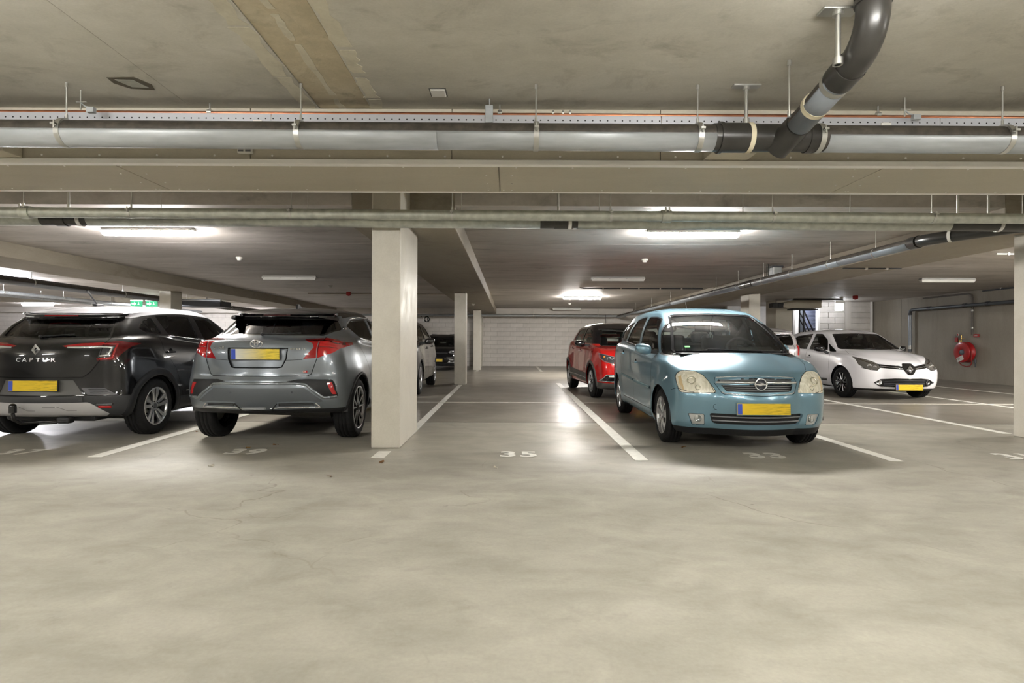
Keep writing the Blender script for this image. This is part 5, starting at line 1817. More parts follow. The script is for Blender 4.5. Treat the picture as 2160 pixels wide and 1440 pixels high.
# ------------------------------------------------------------------ light blue compact van
def build_opel():
    P_BLUE = paint('light_blue_metallic', (0.165, 0.29, 0.37), metal=0.45, rough=0.32)
    W = lambda k, d=0: [(0, .64 * k - d), (.2, .735 * k - d), (.45, .80 * k - d), (.8, .84 * k - d), (1.6, .848 * k - d), (3.2, .845 * k - d), (3.7, .825 * k - d), (4.05, .78 * k - d)]
    rings = [
        ring(.13, 3.90, W(.91), [(0, .160), (.8, .185), (4, .2)], bf=.10, cf=(.30, .20), cr=(.3, .2)),
        ring(.085, 3.98, W(.955), [(0, .190), (.6, .235), (3.4, .235), (4, .25)], bf=.12, cf=(.34, .26)),
        ring(.045, 4.02, W(.985), [(0, .27), (.6, .31), (3.4, .31), (4, .33)], bf=.12, cf=(.34, .26)),
        ring(.02, 4.05, W(.995), [(0, .37), (.6, .43), (3.4, .45), (4, .45)], bf=.13, cf=(.34, .26)),
        ring(0.0, 4.06, W(1.0), [(0, .53), (.7, .58), (3.4, .60), (4, .60)], bf=.14, cf=(.34, .27)),
        ring(.015, 4.05, W(1.0), [(0, .590), (.5, .66), (.9, .69), (3.4, .73), (4, .72)], bf=.14, cf=(.34, .27)),
        ring(.055, 4.03, W(.992), [(0, .67), (.4, .745), (.8, .79), (3.4, .86), (4, .86)], bf=.14, cf=(.36, .30), zc=.01),
        ring(.105, 4.01, W(.975), [(0, .755), (.38, .805), (.8, .875), (1.5, .925), (3.4, .99), (4, .99)], bf=.15, cf=(.38, .32), zc=.02),
        ring(.19, 3.99, W(.955), [(0, .80), (.38, .83), (.6, .885), (1.5, .955), (2.9, 1.035), (4, 1.06)], bf=.16, cf=(.40, .34), zc=.04),
        ring(.40, 3.96, W(.925), [(.2, .865), (.6, .905), (.9, .945), (1.5, .975), (2.9, 1.06), (4, 1.09)], bf=.17, cf=(.42, .34), zc=.06),
        ring(.66, 3.92, [(.6, .67), (.95, .715), (1.5, .765), (3.2, .765), (3.9, .70)], [(.6, .975), (.85, .99), (1.1, .995), (1.5, 1.015), (2.9, 1.10), (4, 1.14)], bf=.15, cf=(.22, .16), zc=.02, crease=True),
        ring(.97, 3.86, [(.9, .645), (1.2, .68), (1.7, .725), (3.1, .725), (3.8, .65)], [(.9, 1.19), (1.3, 1.21), (1.9, 1.23), (3, 1.28), (3.8, 1.30)], bf=.13, cf=(.20, .15), zc=.015),
        ring(1.28, 3.77, [(1.3, .59), (1.6, .625), (2.1, .665), (3.0, .66), (3.7, .58)], [(1.28, 1.36), (1.8, 1.39), (2.2, 1.40), (3, 1.41), (3.8, 1.40)], bf=.11, cf=(.17, .14), zc=.012),
        ring(1.48, 3.68, [(1.5, .555), (1.9, .595), (2.3, .615), (3.0, .61), (3.7, .54)], [(1.48, 1.445), (2.0, 1.48), (2.5, 1.495), (3, 1.49), (3.7, 1.465)], bf=.10, cf=(.16, .14), zc=.01, crease=True),
        ring(1.58, 3.60, [(1.6, .52), (2.0, .56), (2.4, .575), (3.0, .57), (3.6, .50)], [(1.58, 1.475), (2.0, 1.515), (2.5, 1.53), (3, 1.525), (3.6, 1.49)], bf=.09, cf=(.18, .16), zc=.012),
        ring(1.85, 3.45, .40, [(1.85, 1.535), (2.3, 1.565), (2.8, 1.565), (3.45, 1.535)], bf=.05, cf=(.2, .2)),
        ring(2.1, 3.3, .20, [(2.1, 1.565), (2.5, 1.583), (2.8, 1.58), (3.3, 1.56)], bf=.03, cf=(.1, .2)),
        ring(2.2, 3.2, 0.0, [(2.2, 1.573), (2.5, 1.588), (2.8, 1.585), (3.2, 1.568)], bf=0, br=0, cf=(0, .05), cr=(0, .05)),
    ]
    ya, yb, rt = .74, 3.37, .30
    c = Car('light_blue_van', 'light blue compact van facing the camera with cloudy headlights in bay 33', (2.485, 5.60, 0), R(-0.8), rings, P_BLUE, sub=4,
            flares=[(ya, rt, .345, .10, .012), (yb, rt, .345, .10, .012)])
    c.wmax = .84
    c.arches([(ya, rt), (yb, rt)], .345)
    # glass
    ws = rpoly([(-.625, .995), (-.645, 1.03), (-.515, 1.435), (-.47, 1.452), (0, 1.468), (.47, 1.452), (.515, 1.435), (.645, 1.03), (.625, .995), (0, 1.005)], .03, 3)
    zw = lambda q: .5 < q.y < 2.2 and q.z > .97
    outer = c.select(offset_poly(ws, .010), 0, 1, .05, zone=zw)
    inner = c.select(offset_poly(ws, -.016), 0, 1, .05, zone=zw)
    si = set(f for f in inner if f.is_valid)
    outer = [f for f in c.select(offset_poly(ws, .010), 0, 1, .05, zone=zw) if f not in si]
    g = c.take(list(si), 'windscreen', M_CLEAR, push=.006, wall_mat=M_PLASTIC)
    c.take(outer, 'windscreen_border', M_SEAM, push=.003)
    zs = lambda q: q.z > .9
    def sidewin(name, pts, r=.03, m=M_CLEAR):
        for sd in (1, -1):
            pl = rpoly(pts, r, 3)
            inner = set(f for f in c.select(offset_poly(pl, -.014), 90, sd, .1, zone=zs) if f.is_valid)
            rim = [f for f in c.select(pl, 90, sd, .1, zone=zs) if f not in inner]
            o = c.take(list(inner), name, m, push=.006, wall_mat=M_PLASTIC)
            if o: c.take(rim, 'window_seal', M_PLASTIC, o, push=.002)
    sidewin('quarter_window', [(.66, .945), (1.04, .975), (1.42, 1.385), (1.34, 1.36)], .025)
    sidewin('front_door_window', [(1.12, .985), (2.03, 1.035), (2.03, 1.45), (1.75, 1.44), (1.52, 1.405)], .05)
    sidewin('rear_door_window', [(2.13, 1.045), (2.95, 1.10), (2.70, 1.43), (2.45, 1.45), (2.13, 1.455)], .05)
    sidewin('rear_quarter_window', [(3.05, 1.12), (3.62, 1.17), (3.40, 1.35), (2.82, 1.42)], .05)
    c.cut('rear_window', rpoly([(-.55, 1.19), (.55, 1.19), (.47, 1.43), (-.47, 1.43)], .05), M_CLEAR, 180, (1,), .05, zone=lambda q: q.y > 3.2)
    # lamps, grille, bumper
    M_HAZE = milky_lamp()
    hl = rpoly([(.405, .603), (.735, .596), (.755, .70), (.750, .775), (.690, .815), (.575, .812), (.495, .765), (.445, .68)], .03, 3)
    lamps = c.cut('headlight', hl, M_HAZE, 0, thr=.03, gap=.005, zone=lambda q: q.y < .7)
    for sd, o in zip((1, -1), lamps):
        for (x, z, r) in ((.625, .715, .046), (.575, .648, .028)):
            h = c.hit(sd * x, z, 0)
            if h:
                p, n = h
                b = MB().lathe([(r, .004), (r * .96, .0065), (r * .7, .006), (r * .66, .003)], 'Y', 24).build('lamp_ring', mat('lamp_ring_pale', '#cfcbb6', rough=0.15, metal=.6), o, p)
                b.rotation_euler = Vector((0, -1, 0)).rotation_difference(n).to_euler()
                b.scale = (1, -1, 1)
        c.ribbon('indicator_lens', [(sd * .708, .615), (sd * .722, .70), (sd * .72, .76)], .034, mat('pale_amber', '#cdb78f', rough=.25, coat=.5), 0, (1,), lift=.0005, parent=o)
    up = rpoly([(-.372, .739), (0, .752), (.372, .739), (.386, .714), (0, .719), (-.386, .714)], .008, 3)
    lo = rpoly([(-.365, .690), (0, .694), (.365, .690), (.318, .618), (0, .612), (-.318, .618)], .015, 3)
    gu = c.cut('grille_opening', up, M_BLACK, 0, (1,), .02, push=.022, wall_mat=P_BLUE)[0]
    gl = c.cut('grille_opening', lo, M_BLACK, 0, (1,), .02, push=.022, wall_mat=P_BLUE)[0]
    M_SLAT = mat('slat_grey', '#8a8c8e', rough=.4, metal=.4)
    for k in range(3):
        zz = .744 - k * .0105
        c.ribbon('grille_slat', [(-.36, zz - .009), (0, zz), (.36, zz - .009)], .005, M_SLAT, 0, (1,), lift=-.012, thick=.006, parent=gu)
        zz, hw = .676 - k * .019, .345 - k * .012
        c.ribbon('grille_slat', [(-hw, zz), (0, zz), (hw, zz)], .008, M_SLAT, 0, (1,), lift=-.012, thick=.006, parent=gl)
    gf = gu
    fr = [(-.40, .752), (-.415, .70), (-.36, .60), (-.33, .585), (0, .578), (.33, .585), (.36, .60), (.415, .70), (.40, .752)]
    c.ribbon('grille_seam', fr, .005, M_SEAM, 0, (1,))
    c.ribbon('grille_bar', [(-.40, .703), (0, .708), (.40, .703)], .022, M_CHROME, 0, (1,), lift=.001, thick=.016, parent=gf)
    c.ribbon('grille_edge', [(-.39, .752), (-.2, .766), (0, .772), (.2, .766), (.39, .752)], .007, M_CHROME, 0, (1,), lift=0, thick=.006, parent=gf)
    c.ribbon('grille_edge', [(-.36, .612), (-.33, .598), (-.2, .593), (0, .59), (.2, .593), (.33, .598), (.36, .612)], .009, M_CHROME, 0, (1,), lift=0, thick=.004, parent=gf)
    # badge: ring with a flash through it
    h = c.hit(0, .692)[0]
    bd = bpy.data.objects.new('badge', None); COL.objects.link(bd); bd.parent = c.t; bd.location = h + Vector((0, -.022, 0)); bd.empty_display_size = .05
    MB().lathe([(.050, 0), (.0505, -.006), (.0555, -.009), (.0605, -.006), (.061, 0), (.061, .03), (.05, .03)], 'Y', 40, closed=True).build('badge_ring', M_CHROME, bd)
    MB().lathe([(0, .012), (.052, .012), (.052, .03)], 'Y', 30).build('badge_back', M_DARKGREY, bd)
    MB().prism([(-.068, .006), (-.012, .006), (.0, .014), (.03, .014), (.022, .006), (.068, .004), (.062, -.006), (.012, -.006), (0, -.014), (-.03, -.014), (-.022, -.006), (-.062, -.005)], 'Y', -.004, .014).build('badge_flash', M_CHROME, bd)
    # lower bumper
    lg = rpoly([(-.470, .394), (.480, .394), (.435, .275), (-.432, .275)], .03, 3)
    o = c.cut('lower_grille', lg, M_BLACK, 0, (1,), .05, push=.03, wall_mat=P_BLUE)[0]
    for k, zz in enumerate((.360, .318)):
        c.ribbon('grille_slat', [(-.445 + k * .012, zz), (.445 - k * .012, zz)], .014, M_SLAT, 0, (1,), lift=-.012, thick=.012, parent=o)
    fg = rpoly([(.520, .383), (.665, .383), (.625, .272), (.510, .272)], .015, 3)
    fogs = c.cut('fog_lamp', fg, mat('fog_surround', '#c9cbca', rough=.2, metal=.5), 0, thr=.03, gap=.003, push=.01, wall_mat=P_BLUE, zone=lambda q: q.y < .6)
    for sd, f in zip((1, -1), fogs):
        h = c.hit(sd * .575, .335)
        if h and f:
            b = MB().lathe([(0, .006), (.03, .003), (.036, -.002), (.036, .01)], 'Y', 24).build('fog_lens', mat('fog_glass', '#9aa0a0', rough=.08, metal=.6), f, h[0] - h[1] * .004)
            b.rotation_euler = (0, 0, sd * R(28))
    lipz = [(-.9, .238), (.9, .238), (.9, .16), (-.9, .16)]
    c.cut('bumper_lip', lipz, M_PLASTIC, 0, (1,), .03, zone=lambda q: q.y < .62, label='dark grey plastic chin spoiler')
    plate(c, (.012, -.008, .452), R(-4), frame=mat('plate_holder_blue', (0.10, 0.2, 0.25), rough=.4))
    h = c.hit(-.41, .46)
    MB().lathe([(.026, 0), (.028, .001), (.030, 0)], 'Y', 20).build('towing_cap', M_SEAM, c.t, h[0] + Vector((0, -.001, 0)))
    # seams
    sm = M_SEAM
    c.ribbon('bonnet_seam', [(.42, .60), (.455, .70), (.505, .775)], .005, sm, 0)
    c.ribbon('bonnet_seam', [(.585, .33), (.66, .50), (.69, .66), (.66, .80)], .005, sm, top=True)
    c.ribbon('bumper_seam', [(.18, .60), (.30, .635), (.39, .607)], .005, sm, 90)
    c.ribbon('door_seam', [(1.10, 1.0), (1.09, .75), (1.03, .42), (1.06, .33)], .006, sm, 90)
    c.ribbon('door_seam', [(2.08, 1.05), (2.10, .8), (2.06, .40), (2.06, .32)], .006, sm, 90)
    c.ribbon('door_seam', [(3.05, 1.13), (3.05, .85), (2.95, .68), (2.90, .40), (2.85, .33)], .006, sm, 90)
    c.ribbon('door_seam', [(1.06, .325), (2.85, .325)], .006, sm, 90)
    c.ribbon('door_moulding', [(1.12, .575), (2.02, .60)], .035, mat('blue_moulding', (0.12, 0.24, 0.29), rough=.35, metal=.4), 90, thick=.012)
    c.ribbon('door_moulding', [(2.11, .605), (2.92, .64)], .035, mat('blue_moulding', ''), 90, thick=.012)
    c.ribbon('belt_trim', [(1.18, .995), (2.05, 1.055), (2.98, 1.12)], .012, M_CHROME, 90, thick=.004)
    c.ribbon('roof_seam', [(.50, 1.52), (.525, 1.9), (.53, 2.5), (.52, 3.2), (.46, 3.55)], .012, mat('roof_gutter', (0.05, 0.1, 0.12), rough=.4), top=True)
    for y, z in ((1.98, .845), (2.93, .945)):
        handle(c, y, z, P_BLUE)
    for sd in (1, -1):
        h = c.hit(.98, .70, 90, sd)
        MB().box(-.006, .006, -.03, .03, -.012, .012, .006).build('side_indicator', M_CLEARLAMP, c.t, h[0])
    c.cut('tail_lamp', rpoly([(.52, .85), (.80, .85), (.76, 1.15), (.60, 1.15)], .04), M_REDLAMP, 180, thr=.03, zone=lambda q: q.y > 3.5)
    body = c.finish(.62)
    MB().box(-.72, .72, .55, 3.6, .20, .30, .03).box(-.45, .45, .25, 3.8, .19, .26, .02).build('underbody', M_BLACK, c.t)
    for sd in (1, -1):
        wheel(c, sd * .815, ya, rt, .19, .205, D_OPEL)
        wheel(c, sd * .815, yb, rt, .19, .205, D_OPEL)
        mr = mirror(c, sd * .79, 1.10, 1.03, P_BLUE, M_PLASTIC, w=.19, h=.13, d=.13, arm=.05)
        if sd > 0: mr.rotation_euler.z = R(88); mr.location = (.755, 1.16, 1.03)
        # mirror foot triangle inside the quarter light
    # wipers
    w1 = c.hit(-.30, 1.015)[0]; 
    wiper(c, 'wiper', (.30, .72, 1.008), (.0, .68, 1.022), blade=.66)
    wiper(c, 'wiper', (.56, .80, 1.008), (.28, .70, 1.016), blade=.6)
    MB().box(-.60, .60, .70, .86, .975, .99, .01).build('cowl_panel', M_PLASTIC, c.t)
    # cabin
    MB().box(-.66, .66, .82, 1.30, .70, .965, .06).box(-.6, .6, .95, 1.3, .9, 1.0, .03).build('dashboard', M_CABIN, c.t)
    MB().box(.12, .58, 1.02, 1.26, .97, 1.06, .04).build('instrument_hood', M_CABIN, c.t)
    steering(c, .34, 1.40, 1.0, 30)
    seat(c, -.35, 2.05, .62); seat(c, .35, 2.05, .62)
    MB().box(-.62, .62, 2.75, 3.25, .48, .64, .05).box(-.62, .62, 3.15, 3.28, .6, 1.12, .05).build('rear_bench', M_SEAT, c.t)
    for x in (-.4, .4):
        MB().box(x - .13, x + .13, 3.16, 3.26, 1.12, 1.28, .04).build('headrest', M_SEAT, c.t)
    MB().box(-.11, .11, 1.50, 1.53, 1.34, 1.40, .012).tube([(0, 1.50, 1.38), (0, 1.44, 1.43)], .01, 8).build('rear_view_mirror', M_CABIN, c.t)
    MB().tube([(0.0, 1.52, 1.33), (0, 1.52, 1.24)], .002, 6).box(-.012, .012, 1.515, 1.525, 1.17, 1.24, .004).tube([(-.03, 1.52, 1.2), (.0, 1.52, 1.23), (.03, 1.52, 1.2), (.02, 1.52, 1.15)], .006, 6).build('hanging_charm', mat('charm_grey', '#9aa39a', rough=.6), c.t)
    MB().box(.05, .14, 1.0, 1.06, 1.0, 1.08, .01).tube([(.1, 1.03, .98), (.1, 1.03, 1.05)], .01, 8).build('phone_holder', M_BLACK, c.t)
    r = c.hit(-.52, 1.06, 0)
    MB().box(-.03, .03, -.002, .001, -.014, .014).build('green_sticker', mat('sticker_green', (0.10, 0.55, 0.12), rough=.6), c.t, (-.50, .80, 1.06)).rotation_euler.x = R(-52)
    MB().tube([(.25, 3.3, 1.55), (.25, 3.45, 1.75)], .004, 6).build('aerial', M_BLACK, c.t)
    return c

def milky_lamp():
    m, nt, b = _nodes('milky_headlight')
    tc = N(nt, 'ShaderNodeTexCoord')
    mp = N(nt, 'ShaderNodeMapping')
    mp.inputs['Scale'].default_value = (1.6, 1.6, .7)
    L(nt, tc.outputs['Object'], mp.inputs[0])
    no = N(nt, 'ShaderNodeTexNoise')
    no.inputs['Scale'].default_value = 13
    no.inputs['Detail'].default_value = 3
    no.inputs['Distortion'].default_value = 1.2
    L(nt, mp.outputs[0], no.inputs[0])
    rp = N(nt, 'ShaderNodeValToRGB')
    e = rp.color_ramp.elements
    e[0].position, e[1].position = .32, .66
    e[0].color, e[1].color = (*srgb('#c6c2ae'), 1), (*srgb('#ebe8da'), 1)
    k = e.new(.5); k.color = (*srgb('#d9d5c3'), 1)
    L(nt, no.outputs[0], rp.inputs[0])
    L(nt, rp.outputs[0], b.inputs['Base Color'])
    b.inputs['Roughness'].default_value = .22
    b.inputs['Coat Weight'].default_value = .6
    return m
build_opel()
D_TOY = dict(name='fork', mat=M_SILVER, dark=M_GLOSSBLACK, lip=M_SILVER, build=rim5y)

def build_toyota():
    P = paint('blue_grey_metallic', (0.21, 0.235, 0.265), metal=0.6, rough=0.30)
    PB = paint('black_roof_paint', (0.008, 0.008, 0.010), metal=0.2, rough=0.25)
    W = lambda k: [(0, .66 * k), (.3, .80 * k), (.93, .885 * k), (1.6, .862 * k), (2.6, .862 * k), (3.2, .880 * k), (3.57, .895 * k), (3.95, .855 * k), (4.39, .70 * k)]
    cr = (.30, .20)
    rings = [
        ring(.28, 4.14, W(.86), [(0, .20), (3.0, .23), (3.3, .31), (3.9, .325), (4.3, .335)], br=.10, cr=(.3, .25)),
        ring(.12, 4.25, W(.94), [(0, .22), (.9, .25), (3.1, .26), (3.4, .33), (4.0, .345), (4.3, .352)], br=.12, cr=(.34, .24)),
        ring(.05, 4.335, W(.98), [(0, .33), (.9, .34), (3.5, .38), (4.0, .43), (4.3, .445)], br=.13, cr=(.34, .24)),
        ring(.01, 4.38, W(1.0), [(0, .48), (.9, .50), (3.5, .54), (4.3, .585)], br=.14, cr=(.34, .24)),
        ring(.02, 4.375, W(1.0), [(0, .60), (.9, .64), (3.5, .68), (4.3, .68)], br=.15, cr=(.34, .25)),
        ring(.05, 4.345, W(.992), [(0, .68), (.9, .76), (3.5, .79), (4.3, .755)], br=.15, cr=(.32, .25)),
        ring(.10, 4.335, W(.965), [(0, .76), (.9, .87), (2.4, .90), (3.5, .90), (4.3, .86)], br=.14, cr=(.28, .26)),
        ring(.18, 4.325, W(.925), [(0, .84), (.9, .95), (2.4, .98), (3.5, 1.01), (4.3, .99)], br=.14, cr=(.24, .28)),
        ring(.34, 4.290, W(.885), [(.2, .91), (.9, 1.0), (2.4, 1.045), (3.4, 1.09), (3.9, 1.105), (4.3, 1.105)], br=.15, cr=(.20, .26), crease=True),
        ring(.80, 4.180, [(.8, .70), (1.3, .77), (2.6, .79), (3.4, .76), (3.8, .70), (4.2, .60)], [(.8, .985), (1.5, 1.035), (2.6, 1.085), (3.4, 1.13), (4.2, 1.135)], bf=.16, br=.20, cr=(.16, .14)),
        ring(.98, 4.115, [(.98, .65), (1.5, .73), (2.6, .75), (3.4, .715), (3.8, .66), (4.2, .56)], [(.98, 1.01), (1.6, 1.06), (2.6, 1.11), (3.4, 1.16), (4.2, 1.165)], bf=.16, br=.20, cr=(.16, .14)),
        ring(1.38, 3.90, [(1.4, .60), (1.8, .66), (2.6, .675), (3.3, .655), (3.9, .55)], [(1.38, 1.24), (2.6, 1.27), (3.9, 1.275)], bf=.14, br=.16, cr=(.16, .14)),
        ring(1.72, 3.68, [(1.7, .53), (2.2, .595), (2.8, .60), (3.3, .585), (3.7, .53)], [(1.72, 1.405), (2.3, 1.435), (3.0, 1.42), (3.7, 1.385)], bf=.10, br=.12, cr=(.14, .12)),
        ring(1.82, 3.80, [(1.8, .50), (2.3, .565), (2.9, .57), (3.4, .565), (3.8, .53)], [(1.82, 1.435), (2.3, 1.475), (3.0, 1.462), (3.8, 1.405)], bf=.10, br=.16, cr=(.12, .10), crease=True),
        ring(1.90, 3.74, [(1.9, .47), (2.3, .53), (2.9, .53), (3.7, .50)], [(1.9, 1.46), (2.3, 1.495), (3.0, 1.482), (3.75, 1.425)], bf=.08, br=.14, cr=(.14, .12)),
        ring(2.05, 3.60, .33, [(2.05, 1.505), (2.5, 1.525), (3.0, 1.512), (3.6, 1.46)], bf=.05, br=.06),
        ring(2.2, 3.5, .16, [(2.2, 1.522), (2.5, 1.537), (3.0, 1.524), (3.5, 1.48)], bf=.02, br=.02),
        ring(2.25, 3.45, 0, [(2.25, 1.527), (2.5, 1.54), (3.0, 1.528), (3.45, 1.486)], bf=0, br=0, cf=(0, .05), cr=(0, .05)),
    ]
    ya, yb, rt, ra = .93, 3.575, .34, .385
    c = Car('grey_crossover', 'blue grey crossover with black roof parked tail first against the broad column in bay 39', (-2.627, 10.20, 0), PI, rings, P, sub=4,
            flares=[(ya, rt, ra, .14, .012), (yb, rt, ra, .20, .014)])
    c.wmax = .885
    c.arches([(ya, rt), (yb, rt)], ra)
    # ---- roof, glass
    rw = rpoly([(-.575, 1.166), (.575, 1.166), (.655, 1.235), (.575, 1.382), (-.575, 1.382), (-.655, 1.235)], .02, 3)
    bordered(c, 'rear_window', rw, 180, M_DARKGLASS, M_GLOSSBLACK, .02, zone=lambda q: q.y > 3.4 and q.z < 1.40)
    generic_side(c, [('front_door_window', [(1.25, 1.06), (2.18, 1.10), (2.22, 1.42), (1.95, 1.41)]), ('rear_door_window', [(2.30, 1.11), (3.00, 1.15), (3.32, 1.29), (3.05, 1.37), (2.32, 1.42)])], M_DARKGLASS, M_GLOSSBLACK)
    ws = rpoly([(-.58, 1.02), (.58, 1.02), (.47, 1.41), (-.47, 1.41)], .04, 3)
    bordered(c, 'windscreen', ws, 0, M_CLEAR, M_GLOSSBLACK, .02, zone=lambda q: q.y < 2.1)
    rf = c.select(rpoly([(-.58, 1.70), (.58, 1.70), (.60, 2.4), (.60, 3.4), (.56, 3.72), (.45, 3.85), (0, 3.88), (-.45, 3.85), (-.56, 3.72), (-.60, 3.4), (-.60, 2.4)], .05, 2), 0, 1, .25, True, zone=lambda q: q.z > 1.395)
    c.take(rf, 'black_roof', PB)
    sp = c.select([(-.62, 1.37), (.62, 1.37), (.62, 1.46), (-.62, 1.46)], 180, 1, -1.0, zone=lambda q: q.y > 3.45 and q.z > 1.37)
    c.take(sp, 'roof_spoiler', PB)
    # side blades of the spoiler
    for sd in (1, -1):
        mb = MB()
        bentbox(mb, [(sd * .50, 3.52, 1.375), (sd * .605, 3.48, 1.345), (sd * .595, 3.47, 1.385), (sd * .49, 3.50, 1.40), (sd * .47, 3.79, 1.372), (sd * .55, 3.73, 1.358), (sd * .54, 3.73, 1.392), (sd * .47, 3.79, 1.396)])
        mb.build('spoiler_blade', PB, c.t)
    h = c.hit(0, 1.41, 180)
    MB().box(-.15, .15, -.006, .006, -.006, .006, .003).build('high_brake_light', M_DARKRED, c.t, (0, 3.79, 1.397))
    # ---- lamps: outer piece on the wing, inner piece on the hatch
    z9 = lambda q: q.y > 3.4
    lo = rpoly([(.600, 1.145), (.70, 1.128), (.815, 1.085), (.80, 1.05), (.735, .985), (.585, .925), (.582, 1.03)], .012, 3)
    li = rpoly([(.592, 1.140), (.42, 1.128), (.53, 1.085), (.548, 1.04), (.455, .918), (.578, .928), (.575, 1.03)], .008, 3)
    mk = lambda lab: None
    for name, pl in (('tail_lamp', lo), ('hatch_lamp', li)):
        for sd in (1, -1):
            f = c.select([(-x, z) for x, z in pl], 180, sd, .02, zone=z9)
            o = c.take(f, name, M_REDLAMP2 if name == 'tail_lamp' else M_REDLAMP)
            if not o: continue
            if name == 'tail_lamp':
                c.ribbon('dark_lens_line', [(-.60, 1.120), (-.70, 1.103), (-.80, 1.072)], .030, M_DARKRED, 180, (sd,), lift=.0008, parent=o)  # dark red band along the top of the lens
                c.ribbon('light_guide', [(-.60, 1.075), (-.70, 1.068), (-.77, 1.052)], .006, M_REDLAMP2, 180, (sd,), lift=.002, thick=.004, parent=o)
                c.ribbon('light_guide', [(-.60, 1.045), (-.70, 1.042), (-.755, 1.03)], .006, M_DARKRED, 180, (sd,), lift=.002, thick=.002, parent=o)
                c.ribbon('chrome_tip', [(-.795, 1.094), (-.815, 1.078), (-.805, 1.055)], .012, M_CHROME, 180, (sd,), lift=.001, thick=.004, parent=o)
            else:
                c.ribbon('smoked_band', [(-.44, 1.124), (-.58, 1.118)], .028, M_DARKRED, 180, (sd,), lift=.0008, parent=o)
    # ---- bumper
    tr = rpoly([(.31, .687), (.42, .708), (.735, .702), (.765, .66), (.795, .515), (.66, .515), (.50, .655), (.44, .672)], .012, 3)
    for sd in (1, -1):
        pl = [(-x, z) for x, z in tr]
        rf_ = rpoly([(-.690, .672), (-.738, .670), (-.780, .540), (-.742, .545)], .008, 2)
        fr_ = c.select(rf_, 180, sd, .02, zone=z9)
        ro = c.take(fr_, 'rear_reflector', M_REDLAMP2)
        f = c.select(pl, 180, sd, .02, zone=z9)
        c.take([x for x in f], 'bumper_vent', M_PLASTIC, push=.006)
    dkp = rpoly([(-.47, .618), (.47, .618), (.66, .47), (.60, .462), (.50, .475), (.22, .475), (.15, .395), (-.15, .395), (-.22, .475), (-.50, .475), (-.60, .462), (-.66, .47)], .012, 2)
    c.ribbon('bumper_crease', [(-.78, .515), (-.66, .51), (-.48, .655), (-.36, .667), (0, .67), (.36, .667), (.48, .655), (.66, .51), (.78, .515)], .030, paint('blue_grey_light', (0.25, 0.28, 0.31), metal=.7, rough=.25), 180, (1,), lift=0, thick=.012)
    c.take(c.select(dkp, 180, 1, .02, zone=z9), 'bumper_panel', mat('matt_grey_panel', (0.085, 0.095, 0.105), rough=.5), push=.004)
    low = [(-.95, .39), (.95, .39), (.95, .15), (-.95, .15)]
    c.take(c.select(low, 180, 1, -.3, zone=lambda q: q.y > 3.9), 'lower_valance', M_PLASTIC)
    for sd in (1, -1):
        c.ribbon('vent_slot', [(-.23, .445), (-.56, .440)], .034, M_BLACK, 180, (sd,), lift=.001)
        for k in range(2):
            c.ribbon('vent_bar', [(-.24, .450 - k * .014), (-.56, .444 - k * .014)], .005, M_DARKGREY, 180, (sd,), lift=.002, thick=.003)
        c.ribbon('chrome_strip', [(-.14, .405), (-.22, .410), (-.58, .410), (-.625, .405), (-.575, .455)], .011, M_CHROME, 180, (sd,), lift=.001, thick=.006)
    MB().box(-.12, .12, -.02, .01, -.012, .012, .006).build('fog_lamp', mat('fog_clear', '#8d9094', rough=.2, metal=.3), c.t, (0, 4.37, .412))
    c.ribbon('diffuser_frame', [(-.22, .462), (-.15, .385), (0, .38), (.15, .385), (.22, .462)], .014, M_PLASTIC, 180, (1,), lift=.002, thick=.01)
    for x in (-.255, .37):
        h = c.hit(x, .575, 180)
        MB().lathe([(.011, 0), (.012, .002), (.009, .003), (0, .003)], 'Y', 16).build('parking_sensor', M_DARKGREY, c.t, h[0] - h[1] * .002)
    # ---- hatch: plate recess, seams, badges
    pr = rpoly([(-.315, 1.03), (.315, 1.03), (.30, .92), (.255, .828), (-.255, .828), (-.30, .92)], .03, 3)
    f = c.select(pr, 180, 1, .02, zone=z9)
    pi = c.take(f, 'plate_recess', P, push=.018, wall_mat=M_SEAM)
    c.ribbon('recess_edge', [(-.31, 1.03), (-.30, .92), (-.26, .835), (-.22, .828), (.22, .828), (.26, .835), (.30, .92), (.31, 1.03), (-.31, 1.03)], .012, M_SEAM, 180, (1,), lift=.0005)
    plate(c, (.005, 4.325, .968), R(2), plate_mat('pale_yellow_plate', (.60, .60, .56), (0.72, 0.55, 0.05)), .50, -1)
    sm = M_SEAM
    c.ribbon('hatch_seam', [(-.60, 1.15), (-.585, .92), (-.53, .76), (-.50, .742), (.50, .742), (.53, .76), (.585, .92), (.60, 1.15)], .007, sm, 180, (1,))
    c.ribbon('hatch_crease', [(-.45, .912), (-.28, .905)], .004, sm, 180, (1, -1))
    bd = bpy.data.objects.new('badge', None); COL.objects.link(bd); bd.parent = c.t; bd.empty_display_size = .05
    h = c.hit(0, 1.075, 180)
    bd.location = h[0] + Vector((0, .010, 0)); bd.rotation_euler = (R(8), 0, PI)
    mb = MB()
    ellipse_ring(mb, (0, 0), .066, .045, .012, .004, -.008)
    ellipse_ring(mb, (0, .005), .022, .038, .009, .004, -.008)
    ellipse_ring(mb, (0, .020), .048, .017, .009, .004, -.008)
    mb.build('badge_ellipses', M_CHROME, bd)
    letters(c, 'C-HR', .42, 1.03, .045, .036, M_CHROME, lift=.006)
    letters(c, 'HYBRID', -.41, 1.02, .030, .026, M_CHROME, lift=.005)
    h = c.hit(.47, .785, 180)
    t_ = MB().box(-.03, .03, -.004, .002, -.012, .012, .002).build('sport_badge', mat('badge_red', (0.5, 0.02, 0.03), rough=.3), c.t, h[0] + Vector((0, .001, 0)))
    t_.rotation_euler.z = PI
